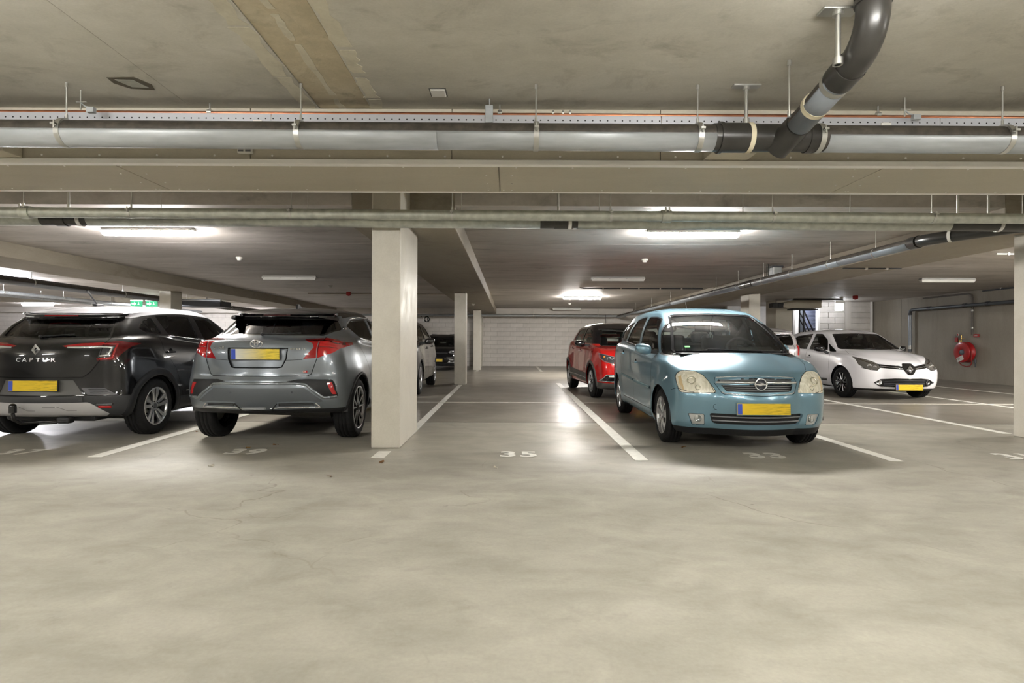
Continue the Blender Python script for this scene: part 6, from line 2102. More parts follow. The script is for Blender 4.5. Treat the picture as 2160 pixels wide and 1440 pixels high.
    text_obj('sport_lettering', 'GR', .026, M_PVCWHITE, c.t, h[0] + Vector((0, .006, 0)), (R(90), 0, PI), extrude=.001)
    # ---- sides
    c.ribbon('door_seam', [(2.26, 1.09), (2.26, .7), (2.22, .45), (2.20, .36)], .006, sm, 90)
    c.ribbon('door_seam', [(3.36, 1.12), (3.22, .95), (3.05, .70), (2.98, .45), (2.95, .38)], .006, sm, 90)
    c.ribbon('door_seam', [(1.32, 1.03), (1.34, .7), (1.30, .38)], .006, sm, 90)
    c.ribbon('window_chrome', [(1.35, 1.06), (2.4, 1.105), (3.02, 1.145)], .012, M_CHROME, 90, thick=.004)
    c.ribbon('window_chrome', [(2.0, 1.43), (2.6, 1.425), (3.05, 1.385), (3.30, 1.31)], .010, M_CHROME, 90, thick=.004)
    for wy in (ya, yb):
        c.ribbon('arch_cladding', [(wy + (ra + .012) * math.cos(q), rt + (ra + .012) * math.sin(q)) for q in [PI * i / 24 - .1 for i in range(27)]], .034, M_PLASTIC, 90, lift=.0, thick=.010)
    c.ribbon('sill_cladding', [(1.4, .33), (3.1, .36)], .10, M_PLASTIC, 90, thick=.012)
    handle(c, 2.05, .93, P)
    h = c.hit(3.12, 1.28, 90)
    for sd in (1, -1):
        MB().box(-.012, .012, -.06, .06, -.02, .02, .01).build('rear_door_handle', M_GLOSSBLACK, c.t, (sd * (abs(h[0].x) - .002), 3.42, 1.26))
    for sd in (1, -1):
        f = c.select(rpoly([(.45, .70), (.80, .74), (.84, .84), (.55, .80)], .02, 2), 0, sd, .02, zone=lambda q: q.y < 1)
        c.take(f, 'headlight', M_GLOSSBLACK)
    c.finish(.62)
    MB().box(-.74, .74, .6, 3.1, .20, .34, .04).box(-.5, .5, 3.2, 3.5, .24, .32, .05).build('underbody', M_BLACK, c.t)
    MB().tube([(-.62, 3.78, .31), (-.18, 3.78, .31)], .065, 16).tube([(-.18, 3.82, .30), (.3, 3.6, .28)], .025, 10).build('exhaust_silencer', mat('exhaust_steel', (.05, .047, .043), rough=.5, metal=.7), c.t)
    for sd in (1, -1):
        wheel(c, sd * .88, ya, rt, .225, .245, D_TOY)
        wheel(c, sd * .88, yb, rt, .225, .245, D_TOY)
        mirror(c, sd * .82, 1.35, 1.05, P, M_PLASTIC)
    # wiper, aerial
    wiper(c, 'rear_wiper', (0.02, 4.125, 1.178), (-.20, 4.10, 1.186), blade=.36)
    MB().prism([(3.02, 1.515), (3.20, 1.505), (3.19, 1.555), (3.15, 1.565)], 'X', -.012, .012).build('shark_fin_aerial', M_PLASTIC, c.t)
    seat(c, -.37, 2.2, .62); seat(c, .37, 2.2, .62)
    MB().box(-.62, .62, 2.95, 3.10, .6, 1.12, .05).build('rear_bench', M_SEAT, c.t)
    MB().box(-.62, .62, 1.15, 1.6, .7, 1.0, .06).build('dashboard', M_CABIN, c.t)
    return c
build_toyota()
def rim5d(rr):
    """five broad twisted double spokes"""
    mb = MB()
    for i in range(5):
        q = 2 * PI * i / 5 + .3
        for s_, w in ((-1, .052), (1, .056)):
            spoke_mesh(mb, .045, rr - .006, .030, w * rr / .2, -.028, -.008, .03, skew0=s_ * .016, skew1=s_ * .046 + .018, mid=(rr * .6, .040, -.014, s_ * .030 + .004), q=q)
    return [('spokes', mb.mesh('spokes', M_SILVER))] + hub(.03, -.018, M_DARKGREY, .062)
D_CAP = dict(name='twist', mat=M_SILVER, dark=M_PLASTIC, build=rim5d)

def build_captur():
    P = paint('black_paint', (0.003, 0.003, 0.0035), metal=0.0, rough=0.3, coat=.85)
    PS = paint('silver_roof_paint', (0.62, 0.62, 0.66), metal=0.4, rough=0.28)
    SK = mat('skid_silver', (0.58, 0.57, 0.58), rough=0.42, metal=0.3)
    GP = mat('grey_cladding', (0.032, 0.033, 0.036), rough=0.5)
    rings = crossover_rings()
    ya, yb, rt, ra = .86, 3.50, .33, .375
    c = Car('black_crossover', 'glossy black crossover with a silver roof and tow bar parked tail first in bay 37', (-5.08, 10.28, 0), PI, rings, P, sub=4,
            flares=[(ya, rt, ra, .16, .010), (yb, rt, ra, .16, .012)])
    c.wmax = .885
    c.arches([(ya, rt), (yb, rt)], ra)
    z9 = lambda q: q.y > 3.3
    rw = rpoly([(-.58, 1.130), (0, 1.112), (.58, 1.130), (.615, 1.155), (.555, 1.372), (-.555, 1.372), (-.615, 1.155)], .03, 3)
    bordered(c, 'rear_window', rw, 180, M_DARKGLASS, M_GLOSSBLACK, .02, zone=lambda q: q.y > 3.4 and q.z < 1.385)
    M_MID = glass('tinted_glass', (0.34, 0.38, 0.38))
    generic_side(c, [('front_door_window', [(1.40, 1.085), (2.30, 1.115), (2.36, 1.455), (2.0, 1.44), (1.80, 1.40)]), ('rear_door_window', [(2.44, 1.12), (3.12, 1.16), (3.20, 1.425), (2.75, 1.445), (2.47, 1.455)]), ('rear_quarter_window', [(3.24, 1.17), (3.52, 1.20), (3.60, 1.25), (3.46, 1.355), (3.28, 1.41)])],
                 {'front_door_window': M_CLEAR, 'rear_door_window': M_MID, 'rear_quarter_window': M_MID}, M_GLOSSBLACK)
    ws = rpoly([(-.60, 1.05), (.60, 1.05), (.50, 1.43), (-.50, 1.43)], .04, 3)
    bordered(c, 'windscreen', ws, 0, M_CLEAR, M_GLOSSBLACK, .02, zone=lambda q: q.y < 2.0)
    rf = c.select(rpoly([(-.61, 1.60), (.61, 1.60), (.64, 2.2), (.64, 3.2), (.63, 3.62), (.58, 3.84), (0, 3.92), (-.58, 3.84), (-.63, 3.62), (-.64, 3.2), (-.64, 2.2)], .05, 2), 0, 1, .12, True, zone=lambda q: q.z > 1.375)
    c.take(rf, 'silver_roof', PS, label='pale silver roof panel')
    c.ribbon('roof_seam', [(-.60, 3.30), (-.5, 3.38), (0, 3.42), (.5, 3.38), (.60, 3.30)], .006, M_SEAM, top=True, sides=(1,))
    MB().box(-.19, .19, -.006, .008, -.007, .007, .003).build('high_brake_light', M_REDLAMP, c.t, (0, 3.835, 1.383))
    # ---- tail lamps: outer pod, red hook, clear inner
    pod = rpoly([(.60, 1.085), (.73, 1.10), (.82, 1.075), (.79, 1.0), (.735, .89), (.575, .885), (.565, .915), (.69, .925), (.715, 1.045), (.60, 1.050)], .010, 2)
    arm = rpoly([(.245, 1.045), (.40, 1.072), (.60, 1.085), (.60, 1.050), (.42, 1.044), (.285, 1.030)], .006, 2)
    inn = rpoly([(.285, 1.030), (.42, 1.044), (.60, 1.050), (.715, 1.045), (.69, .925), (.58, .918), (.598, 1.01), (.44, 1.008), (.33, 1.018)], .006, 2)
    for sd in (1, -1):
        mirror_ = lambda pl: [(-x, z) for x, z in pl]
        o = c.take(c.select(mirror_(pod), 180, sd, .02, zone=z9), 'tail_lamp', mat('deep_red_lens', (0.12, 0.003, 0.005), rough=.1, coat=.9))
        c.take(c.select(mirror_(arm), 180, sd, .02, zone=z9), 'lamp_arm', M_REDLAMP)
        i_ = c.take(c.select(mirror_(inn), 180, sd, .02, zone=z9), 'clear_lens', mat('smoked_clear', (0.05, 0.05, 0.055), rough=.08, coat=.8))
        c.ribbon('chrome_guide', [(-.30, 1.028), (-.44, 1.030), (-.60, 1.036), (-.695, 1.030), (-.675, .945), (-.60, .935)], .018, M_CHROME, 180, (sd,), lift=.001, thick=.004, parent=o)
        c.ribbon('bright_edge', [(-.60, 1.066), (-.725, 1.066), (-.712, .915), (-.60, .902)], .016, M_REDLAMP2, 180, (sd,), lift=.001, thick=.004, parent=o)
    # ---- bumper
    sk = rpoly([(-.50, .432), (.50, .432), (.56, .40), (.68, .30), (.62, .27), (-.62, .27), (-.68, .30), (-.56, .40)], .02, 3)
    so = c.take(c.select(sk, 180, 1, -.1, zone=lambda q: q.y > 3.8), 'skid_plate', SK, label='silver skid plate across the lower bumper')
    for x in (-.19, .21):
        c.ribbon('skid_facet', [(x - .13, .385), (x + .02, .385), (x + .10, .345), (x + .18, .345)], .006, mat('facet_dark_grey', (0.22, 0.215, 0.22), rough=.5, metal=.4), 180, (1,), lift=.001, parent=so)  # thin darker grey line drawn across the skid plate
        h = c.hit(x, .385, 180)
        MB().lathe([(.010, 0), (.011, .002), (0, .003)], 'Y', 14).build('parking_sensor', M_PVCWHITE, so, h[0])
    band = [(-.95, .50), (.95, .50), (.95, .15), (-.95, .15)]
    c.take(c.select(band, 180, 1, -.3, zone=lambda q: q.y > 3.72), 'bumper_cladding', GP)
    pr_ = rpoly([(-.37, .675), (.37, .675), (.46, .515), (-.46, .515)], .012, 3)
    c.take(c.select(pr_, 180, 1, .02, zone=z9), 'plate_panel', mat('grey_plate_panel', (0.085, 0.083, 0.08), rough=.45), push=.010)
    for sd in (1, -1):
        gr = rpoly([(-.435, .592), (-.66, .585), (-.77, .505), (-.495, .512)], .012, 2)
        o = c.take(c.select(gr, 180, sd, .02, zone=z9), 'bumper_vent', mat('vent_grey', (0.10, 0.10, 0.11), rough=.4), push=.006)
        for k in range(3):
            c.ribbon('vent_slat', [(-.50 - k * .01, .575 - k * .02), (-.66 - k * .025, .57 - k * .02)], .006, GP, 180, (sd,), lift=.0, thick=.004, parent=o)
        lf = rpoly([(-.565, .425), (-.735, .420), (-.715, .368), (-.60, .372)], .008, 2)
        o = c.hit(-.65, .40, 180, sd)
        pts = []
        for (x, z) in lf:
            h = c.hit(x, z, 180, sd)
            if h: pts.append(h[0] + h[1] * .003)
        lens = MB().add(pts, [tuple(range(len(pts)))]).build('fog_reflector', M_GLOSSBLACK, c.t)
        c.ribbon('red_strip', [(-.595, .383), (-.71, .380)], .022, M_REDLAMP2, 180, (sd,), lift=.004, thick=.002, parent=lens)
        c.ribbon('clear_strip', [(-.58, .408), (-.72, .405)], .018, mat('fog_clear2', '#565a5c', rough=.1), 180, (sd,), lift=.004, thick=.002, parent=lens)
    plate(c, (.008, 4.213, .617), R(-1), None, .52, -1)
    h = c.hit(.43, .47, 180)
    MB().box(-.038, .038, -.002, .002, -.03, .03, .004).build('towing_flap', GP, c.t, h[0])
    # tow bar
    MB().tube([(-.12, 4.05, .22), (.10, 4.12, .215), (.145, 4.20, .22), (.165, 4.26, .26), (.168, 4.275, .33)], .019, 14).ball((.168, 4.275, .40), .036).tube([(.168, 4.275, .335), (.168, 4.275, .40)], .036, 16).build('tow_hook', M_GLOSSBLACK, c.t)
    MB().box(-.30, -.16, 4.02, 4.12, .20, .27, .02).tube([(-.16, 4.1, .21), (0, 4.14, .205)], .014, 8).build('tow_socket', M_BLACK, c.t)
    # ---- hatch seams, badges
    sm = M_SEAM
    c.ribbon('hatch_seam', [(-.62, 1.14), (-.60, .88), (-.50, .745), (-.45, .705), (.45, .705), (.50, .745), (.60, .88), (.62, 1.14)], .007, sm, 180, (1,))
    h = c.hit(0, 1.0, 180)
    rhombus(c.t, h[0] + Vector((0, .008, 0)), .066, R(6), PI)
    letters(c, 'CAPTUR', 0, .892, .062, .074, M_CHROME, sx=1.35)
    # ---- sides
    c.ribbon('door_seam', [(2.38, 1.11), (2.38, .7), (2.35, .45), (2.33, .30)], .006, sm, 90)
    c.ribbon('door_seam', [(3.34, 1.16), (3.34, 1.0), (3.12, .76), (2.98, .45), (2.95, .30)], .006, sm, 90)
    c.ribbon('door_seam', [(1.18, 1.06), (1.20, .7), (1.16, .32)], .006, sm, 90)
    for wy in (ya, yb):
        c.ribbon('arch_cladding', [(wy + (ra + .035) * math.cos(q), rt + (ra + .035) * math.sin(q)) for q in [PI * i / 24 - .15 for i in range(28)]], .085, M_PLASTIC, 90, lift=.0, thick=.012)
    c.ribbon('sill_cladding', [(1.25, .32), (3.05, .33)], .16, M_PLASTIC, 90, thick=.012)
    c.ribbon('sill_chrome', [(1.4, .42), (2.9, .47)], .012, M_CHROME, 90, thick=.006)
    handle(c, 3.20, .965, P); handle(c, 2.28, .945, P)
    for sd in (1, -1):
        f = c.select(rpoly([(.42, .74), (.80, .78), (.83, .88), (.50, .86)], .02, 2), 0, sd, .02, zone=lambda q: q.y < 1)
        c.take(f, 'headlight', M_GLOSSBLACK)
    c.finish(.62)
    MB().box(-.74, .74, .6, 3.7, .20, .32, .04).box(-.5, .5, 3.6, 4.0, .21, .30, .05).build('underbody', M_BLACK, c.t)
    for sd in (1, -1):
        wheel(c, sd * .88, ya, rt, .215, .222, D_CAP)
        wheel(c, sd * .88, yb, rt, .215, .222, D_CAP)
        mirror(c, sd * .82, 1.55, 1.06, P, M_PLASTIC)
    wiper(c, 'rear_wiper', (.06, 4.055, 1.145), (-.12, 4.03, 1.16), blade=.32)
    MB().tube([(-.02, 3.30, 1.535), (-.02, 3.48, 1.70)], .008, 8).box(-.05, .01, 3.22, 3.36, 1.525, 1.55, .012).build('roof_aerial', M_BLACK, c.t)
    seat(c, -.37, 2.45, .64); seat(c, .37, 2.45, .64)
    MB().box(-.62, .62, 2.75, 3.15, .50, .66, .05).box(-.62, .62, 3.05, 3.18, .6, 1.12, .05).build('rear_bench', M_SEAT, c.t)
    for x in (-.38, .38):
        MB().box(x - .14, x + .14, 3.06, 3.16, 1.12, 1.27, .045).build('headrest', M_SEAT, c.t)
    MB().box(-.62, .62, 1.25, 1.7, .7, 1.02, .06).build('dashboard', M_CABIN, c.t)
    steering(c, .36, 1.80, 1.02, 25)
    return c
build_captur()
def rim5s(rr):
    """five split spokes, bright edges on black"""
    return rim5y(rr)
D_CLIO = dict(name='split', mat=M_SILVER, dark=M_GLOSSBLACK, lip=M_GLOSSBLACK, build=rim5s)

def build_clio():
    P = paint('white_paint', (0.80, 0.79, 0.82), metal=0.0, rough=0.25)
    W = lambda k: [(0, .60 * k), (.2, .72 * k), (.5, .81 * k), (.85, .858 * k), (1.6, .852 * k), (2.5, .855 * k), (3.3, .866 * k), (3.7, .83 * k), (4.06, .72 * k)]
    rings = [
        ring(.26, 3.92, W(.88), [(0, .17), (4, .20)], bf=.12, cf=(.34, .26)),
        ring(.11, 4.0, W(.955), [(0, .20), (.8, .22), (3.2, .22), (4, .27)], bf=.13, cf=(.36, .28)),
        ring(.055, 4.04, W(.985), [(0, .27), (.8, .31), (3.2, .32), (4, .36)], bf=.14, cf=(.36, .28)),
        ring(.02, 4.06, W(1.0), [(0, .38), (.8, .44), (3.2, .45), (4, .48)], bf=.15, cf=(.36, .28)),
        ring(.0, 4.06, W(1.0), [(0, .50), (.8, .57), (3.2, .58), (4, .58)], bf=.16, cf=(.36, .30)),
        ring(.01, 4.04, W(.99), [(0, .585), (.5, .63), (.9, .67), (3.2, .70), (4, .70)], bf=.17, cf=(.36, .32)),
        ring(.06, 4.02, W(.97), [(0, .655), (.5, .715), (.9, .76), (3.2, .82), (4, .82)], bf=.19, cf=(.36, .36), zc=.01),
        ring(.15, 4.0, W(.945), [(0, .705), (.6, .80), (1.0, .845), (2, .90), (3.2, .95), (4, .94)], bf=.22, cf=(.36, .36), zc=.02),
        ring(.30, 3.97, W(.915), [(.3, .765), (.7, .85), (1.1, .90), (2, .955), (3.2, 1.02), (4, 1.03)], bf=.24, cf=(.34, .34), zc=.04),
        ring(.60, 3.93, W(.875), [(.6, .86), (1.0, .905), (1.4, .92), (2, .945), (3.2, 1.0), (3.9, 1.03)], bf=.24, cf=(.26, .26), zc=.05),
        ring(.98, 3.88, [(.98, .65), (1.3, .71), (1.8, .765), (3, .745), (3.5, .68), (3.9, .60)], [(.98, .965), (1.3, .955), (2, .975), (3.2, 1.03), (3.9, 1.06)], bf=.17, cf=(.18, .15), zc=.02, crease=True),
        ring(1.32, 3.80, [(1.3, .61), (1.7, .655), (2.1, .68), (3, .665), (3.5, .60), (3.8, .55)], [(1.3, 1.14), (2, 1.15), (3.2, 1.18), (3.8, 1.17)], bf=.14, cf=(.16, .14), zc=.01),
        ring(1.66, 3.68, [(1.66, .545), (2.0, .59), (2.5, .605), (3.1, .585), (3.7, .50)], [(1.66, 1.30), (2.2, 1.325), (2.7, 1.325), (3.2, 1.30), (3.7, 1.265)], bf=.10, cf=(.14, .13), zc=.01),
        ring(1.76, 3.70, [(1.76, .515), (2.1, .56), (2.5, .57), (3.1, .555), (3.7, .49)], [(1.76, 1.333), (2.2, 1.362), (2.7, 1.36), (3.2, 1.335), (3.7, 1.295)], bf=.10, cf=(.13, .12), zc=.01, crease=True),
        ring(1.85, 3.62, [(1.85, .47), (2.3, .51), (3.1, .50), (3.6, .44)], [(1.85, 1.363), (2.3, 1.395), (2.7, 1.39), (3.2, 1.365), (3.62, 1.325)], bf=.08, cf=(.14, .12)),
        ring(2.0, 3.5, .30, [(2.0, 1.405), (2.4, 1.425), (2.8, 1.418), (3.5, 1.37)], bf=.05),
        ring(2.1, 3.4, .14, [(2.1, 1.422), (2.4, 1.436), (2.8, 1.43), (3.4, 1.39)], bf=.02, br=.02),
        ring(2.15, 3.35, 0, [(2.15, 1.427), (2.4, 1.439), (2.8, 1.433), (3.35, 1.395)], bf=0, br=0, cf=(0, .05), cr=(0, .05)),
    ]
    ya, yb, rt, ra = .86, 3.45, .31, .355
    c = Car('white_hatchback', 'white hatchback facing the camera in front of the hose reel wall', (7.675, 10.90, 0), 0, rings, P, sub=4,
            flares=[(ya, rt, ra, .12, .010), (yb, rt, ra, .14, .012)])
    c.wmax = .85
    c.arches([(ya, rt), (yb, rt)], ra)
    ws = rpoly([(-.63, .985), (0, .975), (.63, .985), (.655, 1.01), (.50, 1.318), (0, 1.335), (-.50, 1.318), (-.655, 1.01)], .03, 3)
    bordered(c, 'windscreen', ws, 0, M_CLEAR, M_GLOSSBLACK, .02, zone=lambda q: .6 < q.y < 2.2 and q.z > .95)
    generic_side(c, [('quarter_window', [(1.20, .925), (1.44, .932), (1.62, 1.12)]), ('front_door_window', [(1.50, .937), (2.24, .968), (2.24, 1.33), (1.98, 1.318), (1.70, 1.185)]), ('rear_door_window', [(2.36, .972), (2.98, 1.0), (3.26, 1.16), (3.05, 1.285), (2.36, 1.332)])], M_CLEAR, M_GLOSSBLACK, r=.03)
    c.cut('rear_window', rpoly([(-.48, 1.10), (.48, 1.10), (.42, 1.265), (-.42, 1.265)], .04), M_DARKGLASS, 180, (1,), .05, zone=lambda q: q.y > 3.2)
    z1 = lambda q: q.y < 1.2
    # headlights sweep back; a black band joins them through the badge shield
    hl = rpoly([(.735, .850), (.60, .795), (.475, .728), (.45, .655), (.52, .588), (.70, .612), (.755, .69)], .02, 3)
    for sd in (1, -1):
        f = c.select(hl, 0, sd, .02, zone=z1)
        o = c.take(f, 'headlight', mat('smoked_headlight', (0.09, 0.085, 0.078), rough=.08, coat=.9))
        for (x, z, r) in ((.62, .665, .036), (.54, .648, .026)):
            h = c.hit(x, z, 0, sd)
            b = MB().lathe([(0, .012), (r * .7, .004), (r, -.003), (r * 1.02, .006)], 'Y', 20).build('lamp_bowl', M_LAMPBOWL, o, h[0] + h[1] * .002)
            b.rotation_euler.z = sd * R(25)
        c.ribbon('chrome_edge', [(.70, .80), (.62, .745), (.52, .705)], .022, mat('bronze_chrome', (.45, .40, .34), rough=.15, metal=1), 0, (sd,), lift=.001, thick=.003, parent=o)
        c.ribbon('lamp_frame', [(.735, .63), (.62, .592), (.52, .585), (.46, .635)], .014, M_GLOSSBLACK, 0, (sd,), lift=.001, thick=.006, parent=o)
    shield = rpoly([(-.095, .722), (.085, .722), (.13, .63), (.085, .545), (.035, .50), (-.035, .50), (-.085, .545), (-.13, .63)], .02, 3)
    c.take(c.select(shield, 0, 1, .02, zone=z1), 'badge_shield', M_GLOSSBLACK, push=-.004)
    band = [(-.47, .71), (-.09, .665), (-.09, .60), (-.46, .632)]
    for sd in (1, -1):
        f = c.select([(.47, .712), (.09, .668), (.09, .60), (.46, .632)], 0, sd, .02, zone=z1)
        o = c.take(f, 'upper_grille', M_GLOSSBLACK, push=.008)
        c.ribbon('chrome_bar', [(.12, .628), (.28, .648), (.44, .665)], .009, M_CHROME, 0, (sd,), lift=.0, thick=.006, parent=o)
    h = c.hit(0, .61, 0)
    rhombus(c.t, h[0] + Vector((0, -.014, 0)), .082, R(-4), 0)
    lg = rpoly([(-.57, .345), (-.46, .408), (-.25, .428), (.25, .428), (.46, .408), (.59, .345), (.47, .272), (-.46, .272)], .03, 3)
    o = c.take(c.select(lg, 0, 1, .02, zone=z1), 'lower_grille', M_BLACK, push=.02, wall_mat=M_GLOSSBLACK)
    c.ribbon('grille_rim', [(-.57, .345), (-.46, .408), (-.25, .428), (.25, .428), (.46, .408), (.59, .345), (.46, .272), (-.46, .272), (-.57, .345)], .014, M_GLOSSBLACK, 0, (1,), lift=0, thick=.008, parent=o)
    for k in range(4):
        c.ribbon('grille_slat', [(-.40, .395 - k * .032), (.40, .395 - k * .032)], .010, M_DARKGREY, 0, (1,), lift=-.012, thick=.008, parent=o)
    for sd in (1, -1):
        h = c.hit(.48, .345, 0, sd)
        b = MB().lathe([(0, .014), (.034, .004), (.042, -.006), (.047, -.004), (.048, .012)], 'Y', 24).build('fog_lamp', M_LAMPBOWL, c.t, h[0] - h[1] * .008)
        b.rotation_euler.z = sd * R(22)
    lip = [(-.95, .225), (.95, .225), (.95, .1), (-.95, .1)]
    c.take(c.select(lip, 0, 1, -.2, zone=lambda q: q.y < .75), 'bumper_lip', M_PLASTIC)
    plate(c, (.005, .035, .262), R(-3))
    sm = M_SEAM
    c.ribbon('bonnet_seam', [(.60, 1.10), (.68, .85), (.62, .60)], .006, sm, top=True)
    c.ribbon('door_seam', [(2.27, 1.02), (2.29, .7), (2.24, .35), (2.2, .25)], .006, sm, 90)
    c.ribbon('door_seam', [(1.33, .95), (1.30, .7), (1.24, .40), (1.28, .26)], .006, sm, 90)
    c.ribbon('door_seam', [(3.15, 1.05), (3.12, .8), (2.98, .5), (2.9, .28)], .006, sm, 90)
    c.ribbon('sill_insert', [(1.35, .335), (2.1, .32), (2.9, .33)], .055, M_GLOSSBLACK, 90, thick=.008)
    c.ribbon('sill_edge', [(1.2, .205), (3.05, .205)], .03, M_PLASTIC, 90, thick=.004)
    handle(c, 2.13, .80, P)
    for sd in (1, -1):
        f = c.select(rpoly([(-.52, .80), (-.80, .84), (-.76, 1.02), (-.56, .98)], .02, 2), 180, sd, .02, zone=lambda q: q.y > 3.3)
        c.take(f, 'tail_lamp', M_REDLAMP)
    c.finish(.60)
    MB().box(-.72, .72, .6, 3.6, .18, .28, .04).box(-.5, .5, .3, 3.8, .17, .25, .03).build('underbody', M_BLACK, c.t)
    for sd in (1, -1):
        wheel(c, sd * .845, ya, rt, .20, .208, D_CLIO)
        wheel(c, sd * .845, yb, rt, .20, .208, D_CLIO)
        mr = mirror(c, sd * .80, 1.42, .99, M_GLOSSBLACK, M_PLASTIC, w=.23, h=.14, d=.12, arm=.07, arm_dz=-.10)
        if sd > 0: mr.rotation_euler.z = R(55)
    MB().box(-.60, .60, 1.1, 1.6, .65, .95, .06).build('dashboard', M_CABIN, c.t)
    steering(c, .34, 1.58, .98, 28)
    seat(c, -.35, 2.15, .50, back=.58); seat(c, .35, 2.15, .50, back=.58)
    MB().box(-.58, .58, 3.0, 3.13, .5, 1.0, .05).build('rear_bench', M_SEAT, c.t)
    MB().box(-.11, .11, 1.66, 1.69, 1.20, 1.26, .012).tube([(0, 1.66, 1.24), (0, 1.62, 1.30)], .01, 8).build('rear_view_mirror', mat('mirror_back', '#a8aaa8', rough=.4), c.t)
    MB().box(.0, .10, 3.25, 3.40, 1.40, 1.415, .006).build('roof_aerial_base', P, c.t)
    wiper(c, 'wiper', (.30, 1.02, .975), (.02, 1.0, .985), blade=.6)
    return c
build_clio()
def simple_crossover(name, label, loc, yaw, P, roof, scale=(1, 1, 1), front=True, rear=False, glass_m=None, wheels=D_TOY, clad=None, rt=.33, plate_on=True, cabin=True, lamp_style=0, sub=4, boxy=0.0):
    sx, sy, sz = scale
    rings = scaled(crossover_rings(), sx, sy, sz)
    if boxy:
        for r_ in rings:
            for p in r_['p']:
                k = min(1, max(0, (p.z / sz - 1.0) / .35))
                p.x *= 1 + boxy * k
                if p.y > 3.0 * sy: p.y += .12 * k * min(1, (p.y / sy - 3.0) / .5)
    ya, yb, ra = .88 * sy, 3.48 * sy, rt + .045
    c = Car(name, label, loc, yaw, rings, P, sub=sub, flares=[(ya, rt, ra, .15, .012), (yb, rt, ra, .15, .012)])
    c.wmax = .875 * sx
    c.arches([(ya, rt), (yb, rt)], ra)
    S = lambda pl: [(p[0] * sy, p[1] * sz) for p in pl]
    X = lambda pl: [(p[0] * sx * (1 + boxy * min(1, max(0, (p[1] - 1.0) / .35))), p[1] * sz) for p in pl]
    gm = glass_m or M_CLEAR
    generic_side(c, [('front_door_window', S([(1.30, 1.085), (2.20, 1.115), (2.24, 1.45), (2.0, 1.445), (1.72, 1.38)])), ('rear_door_window', S([(2.32, 1.12), (3.10, 1.165), (3.22, 1.25), (3.05, 1.415), (2.34, 1.452)]))], gm, M_GLOSSBLACK, zlow=.9 * sz)
    bordered(c, 'windscreen', rpoly(X([(-.62, 1.045), (0, 1.03), (.62, 1.045), (.635, 1.07), (.515, 1.415), (0, 1.43), (-.515, 1.415), (-.635, 1.07)]), .03, 3), 0, M_CLEAR, M_GLOSSBLACK, .02, zone=lambda q: q.y < 2.0 * sy and q.z > 1.0 * sz)
    bordered(c, 'rear_window', rpoly(X([(-.58, 1.13), (.58, 1.13), (.605, 1.16), (.545, 1.365), (-.545, 1.365), (-.605, 1.16)]), .03, 3), 180, M_DARKGLASS if rear else gm, M_GLOSSBLACK, .02, zone=lambda q: q.y > 3.4 * sy and q.z < 1.385 * sz)
    if roof:
        rf = c.select([(x * sx, y * sy) for x, y in rpoly([(-.61, 1.60), (.61, 1.60), (.64, 2.2), (.64, 3.2), (.63, 3.62), (.58, 3.84), (0, 3.92), (-.58, 3.84), (-.63, 3.62), (-.64, 3.2), (-.64, 2.2)], .05, 2)], 0, 1, .12, True, zone=lambda q: q.z > 1.375 * sz)
        c.take(rf, 'roof_panel', roof)
        for sd in (1, -1):
            c.take(c.select(S([(.95, 1.085), (2.3, 1.11), (3.05, 1.15), (3.0, 1.6), (.95, 1.6)]), 90, sd, -.6, zone=lambda q, sd=sd: q.x * sd > .1 and q.z > 1.0), 'pillar_panel', roof)
    z1 = lambda q: q.y < 1.2 * sy
    if front:
        hl = rpoly(X([(.79, .905), (.55, .835), (.50, .77), (.60, .71), (.745, .76), (.79, .80)]), .015, 2)
        for sd in (1, -1):
            o = c.take(c.select(hl, 0, sd, .02, zone=z1), 'headlight', mat('dark_headlight', (0.045, 0.046, 0.05), rough=.08, coat=.9))
            for x, z, r in ((.66, .795, .040), (.575, .775, .036)):
                h = c.hit(x * sx, z * sz, 0, sd)
                if h and o:
                    b = MB().lathe([(0, .016), (r * .6, .006), (r, -.004), (r * 1.05, .008)], 'Y', 20).build('lamp_bowl', M_LAMPBOWL, o, h[0] + h[1] * .003)
                    b.rotation_euler.z = sd * R(22)
            h = c.hit(.735 * sx, .835 * sz, 0, sd)
            if h and o: MB().ball((0, 0, 0), .026, 10, 6, (1, .5, 1)).build('indicator', M_AMBER, o, h[0])
            c.ribbon('lamp_frame', X([(.80, .90), (.55, .832), (.49, .77), (.60, .70), (.75, .75), (.80, .81), (.80, .90)]), .012, mat('satin_grey', (.2, .21, .22), rough=.4, metal=.5), 0, (sd,), lift=0, thick=.006, parent=o)
            lo = rpoly(X([(.82, .37), (.72, .495), (.45, .492), (.45, .345)]), .02, 2)
            o = c.take(c.select(lo, 0, sd, .02, zone=z1), 'fog_housing', M_GLOSSBLACK, push=.01)
            c.ribbon('chrome_frame', X([(.45, .35), (.81, .372), (.72, .492), (.45, .49)]), .016, M_CHROME, 0, (sd,), lift=0, thick=.008, parent=o)
            c.ribbon('day_light', X([(.52, .455), (.68, .462)]), .016, M_PVCWHITE, 0, (sd,), lift=-.004, thick=.006, parent=o)
            h = c.hit(.52 * sx, .39 * sz, 0, sd)
            if h: MB().lathe([(0, .01), (.03, .002), (.036, -.004), (.037, .01)], 'Y', 20).build('fog_lamp', M_LAMPBOWL, o, h[0] - h[1] * .004)
        gr = rpoly(X([(-.50, .80), (.50, .80), (.44, .70), (-.44, .70)]), .02, 2)
        o = c.take(c.select(gr, 0, 1, .02, zone=z1), 'grille', M_GLOSSBLACK, push=.012)
        for k in range(3):
            c.ribbon('grille_slat', X([(-.46, .775 - k * .025), (.46, .775 - k * .025)]), .008, M_CHROME if k == 1 else M_DARKGREY, 0, (1,), lift=-.004, thick=.006, parent=o)
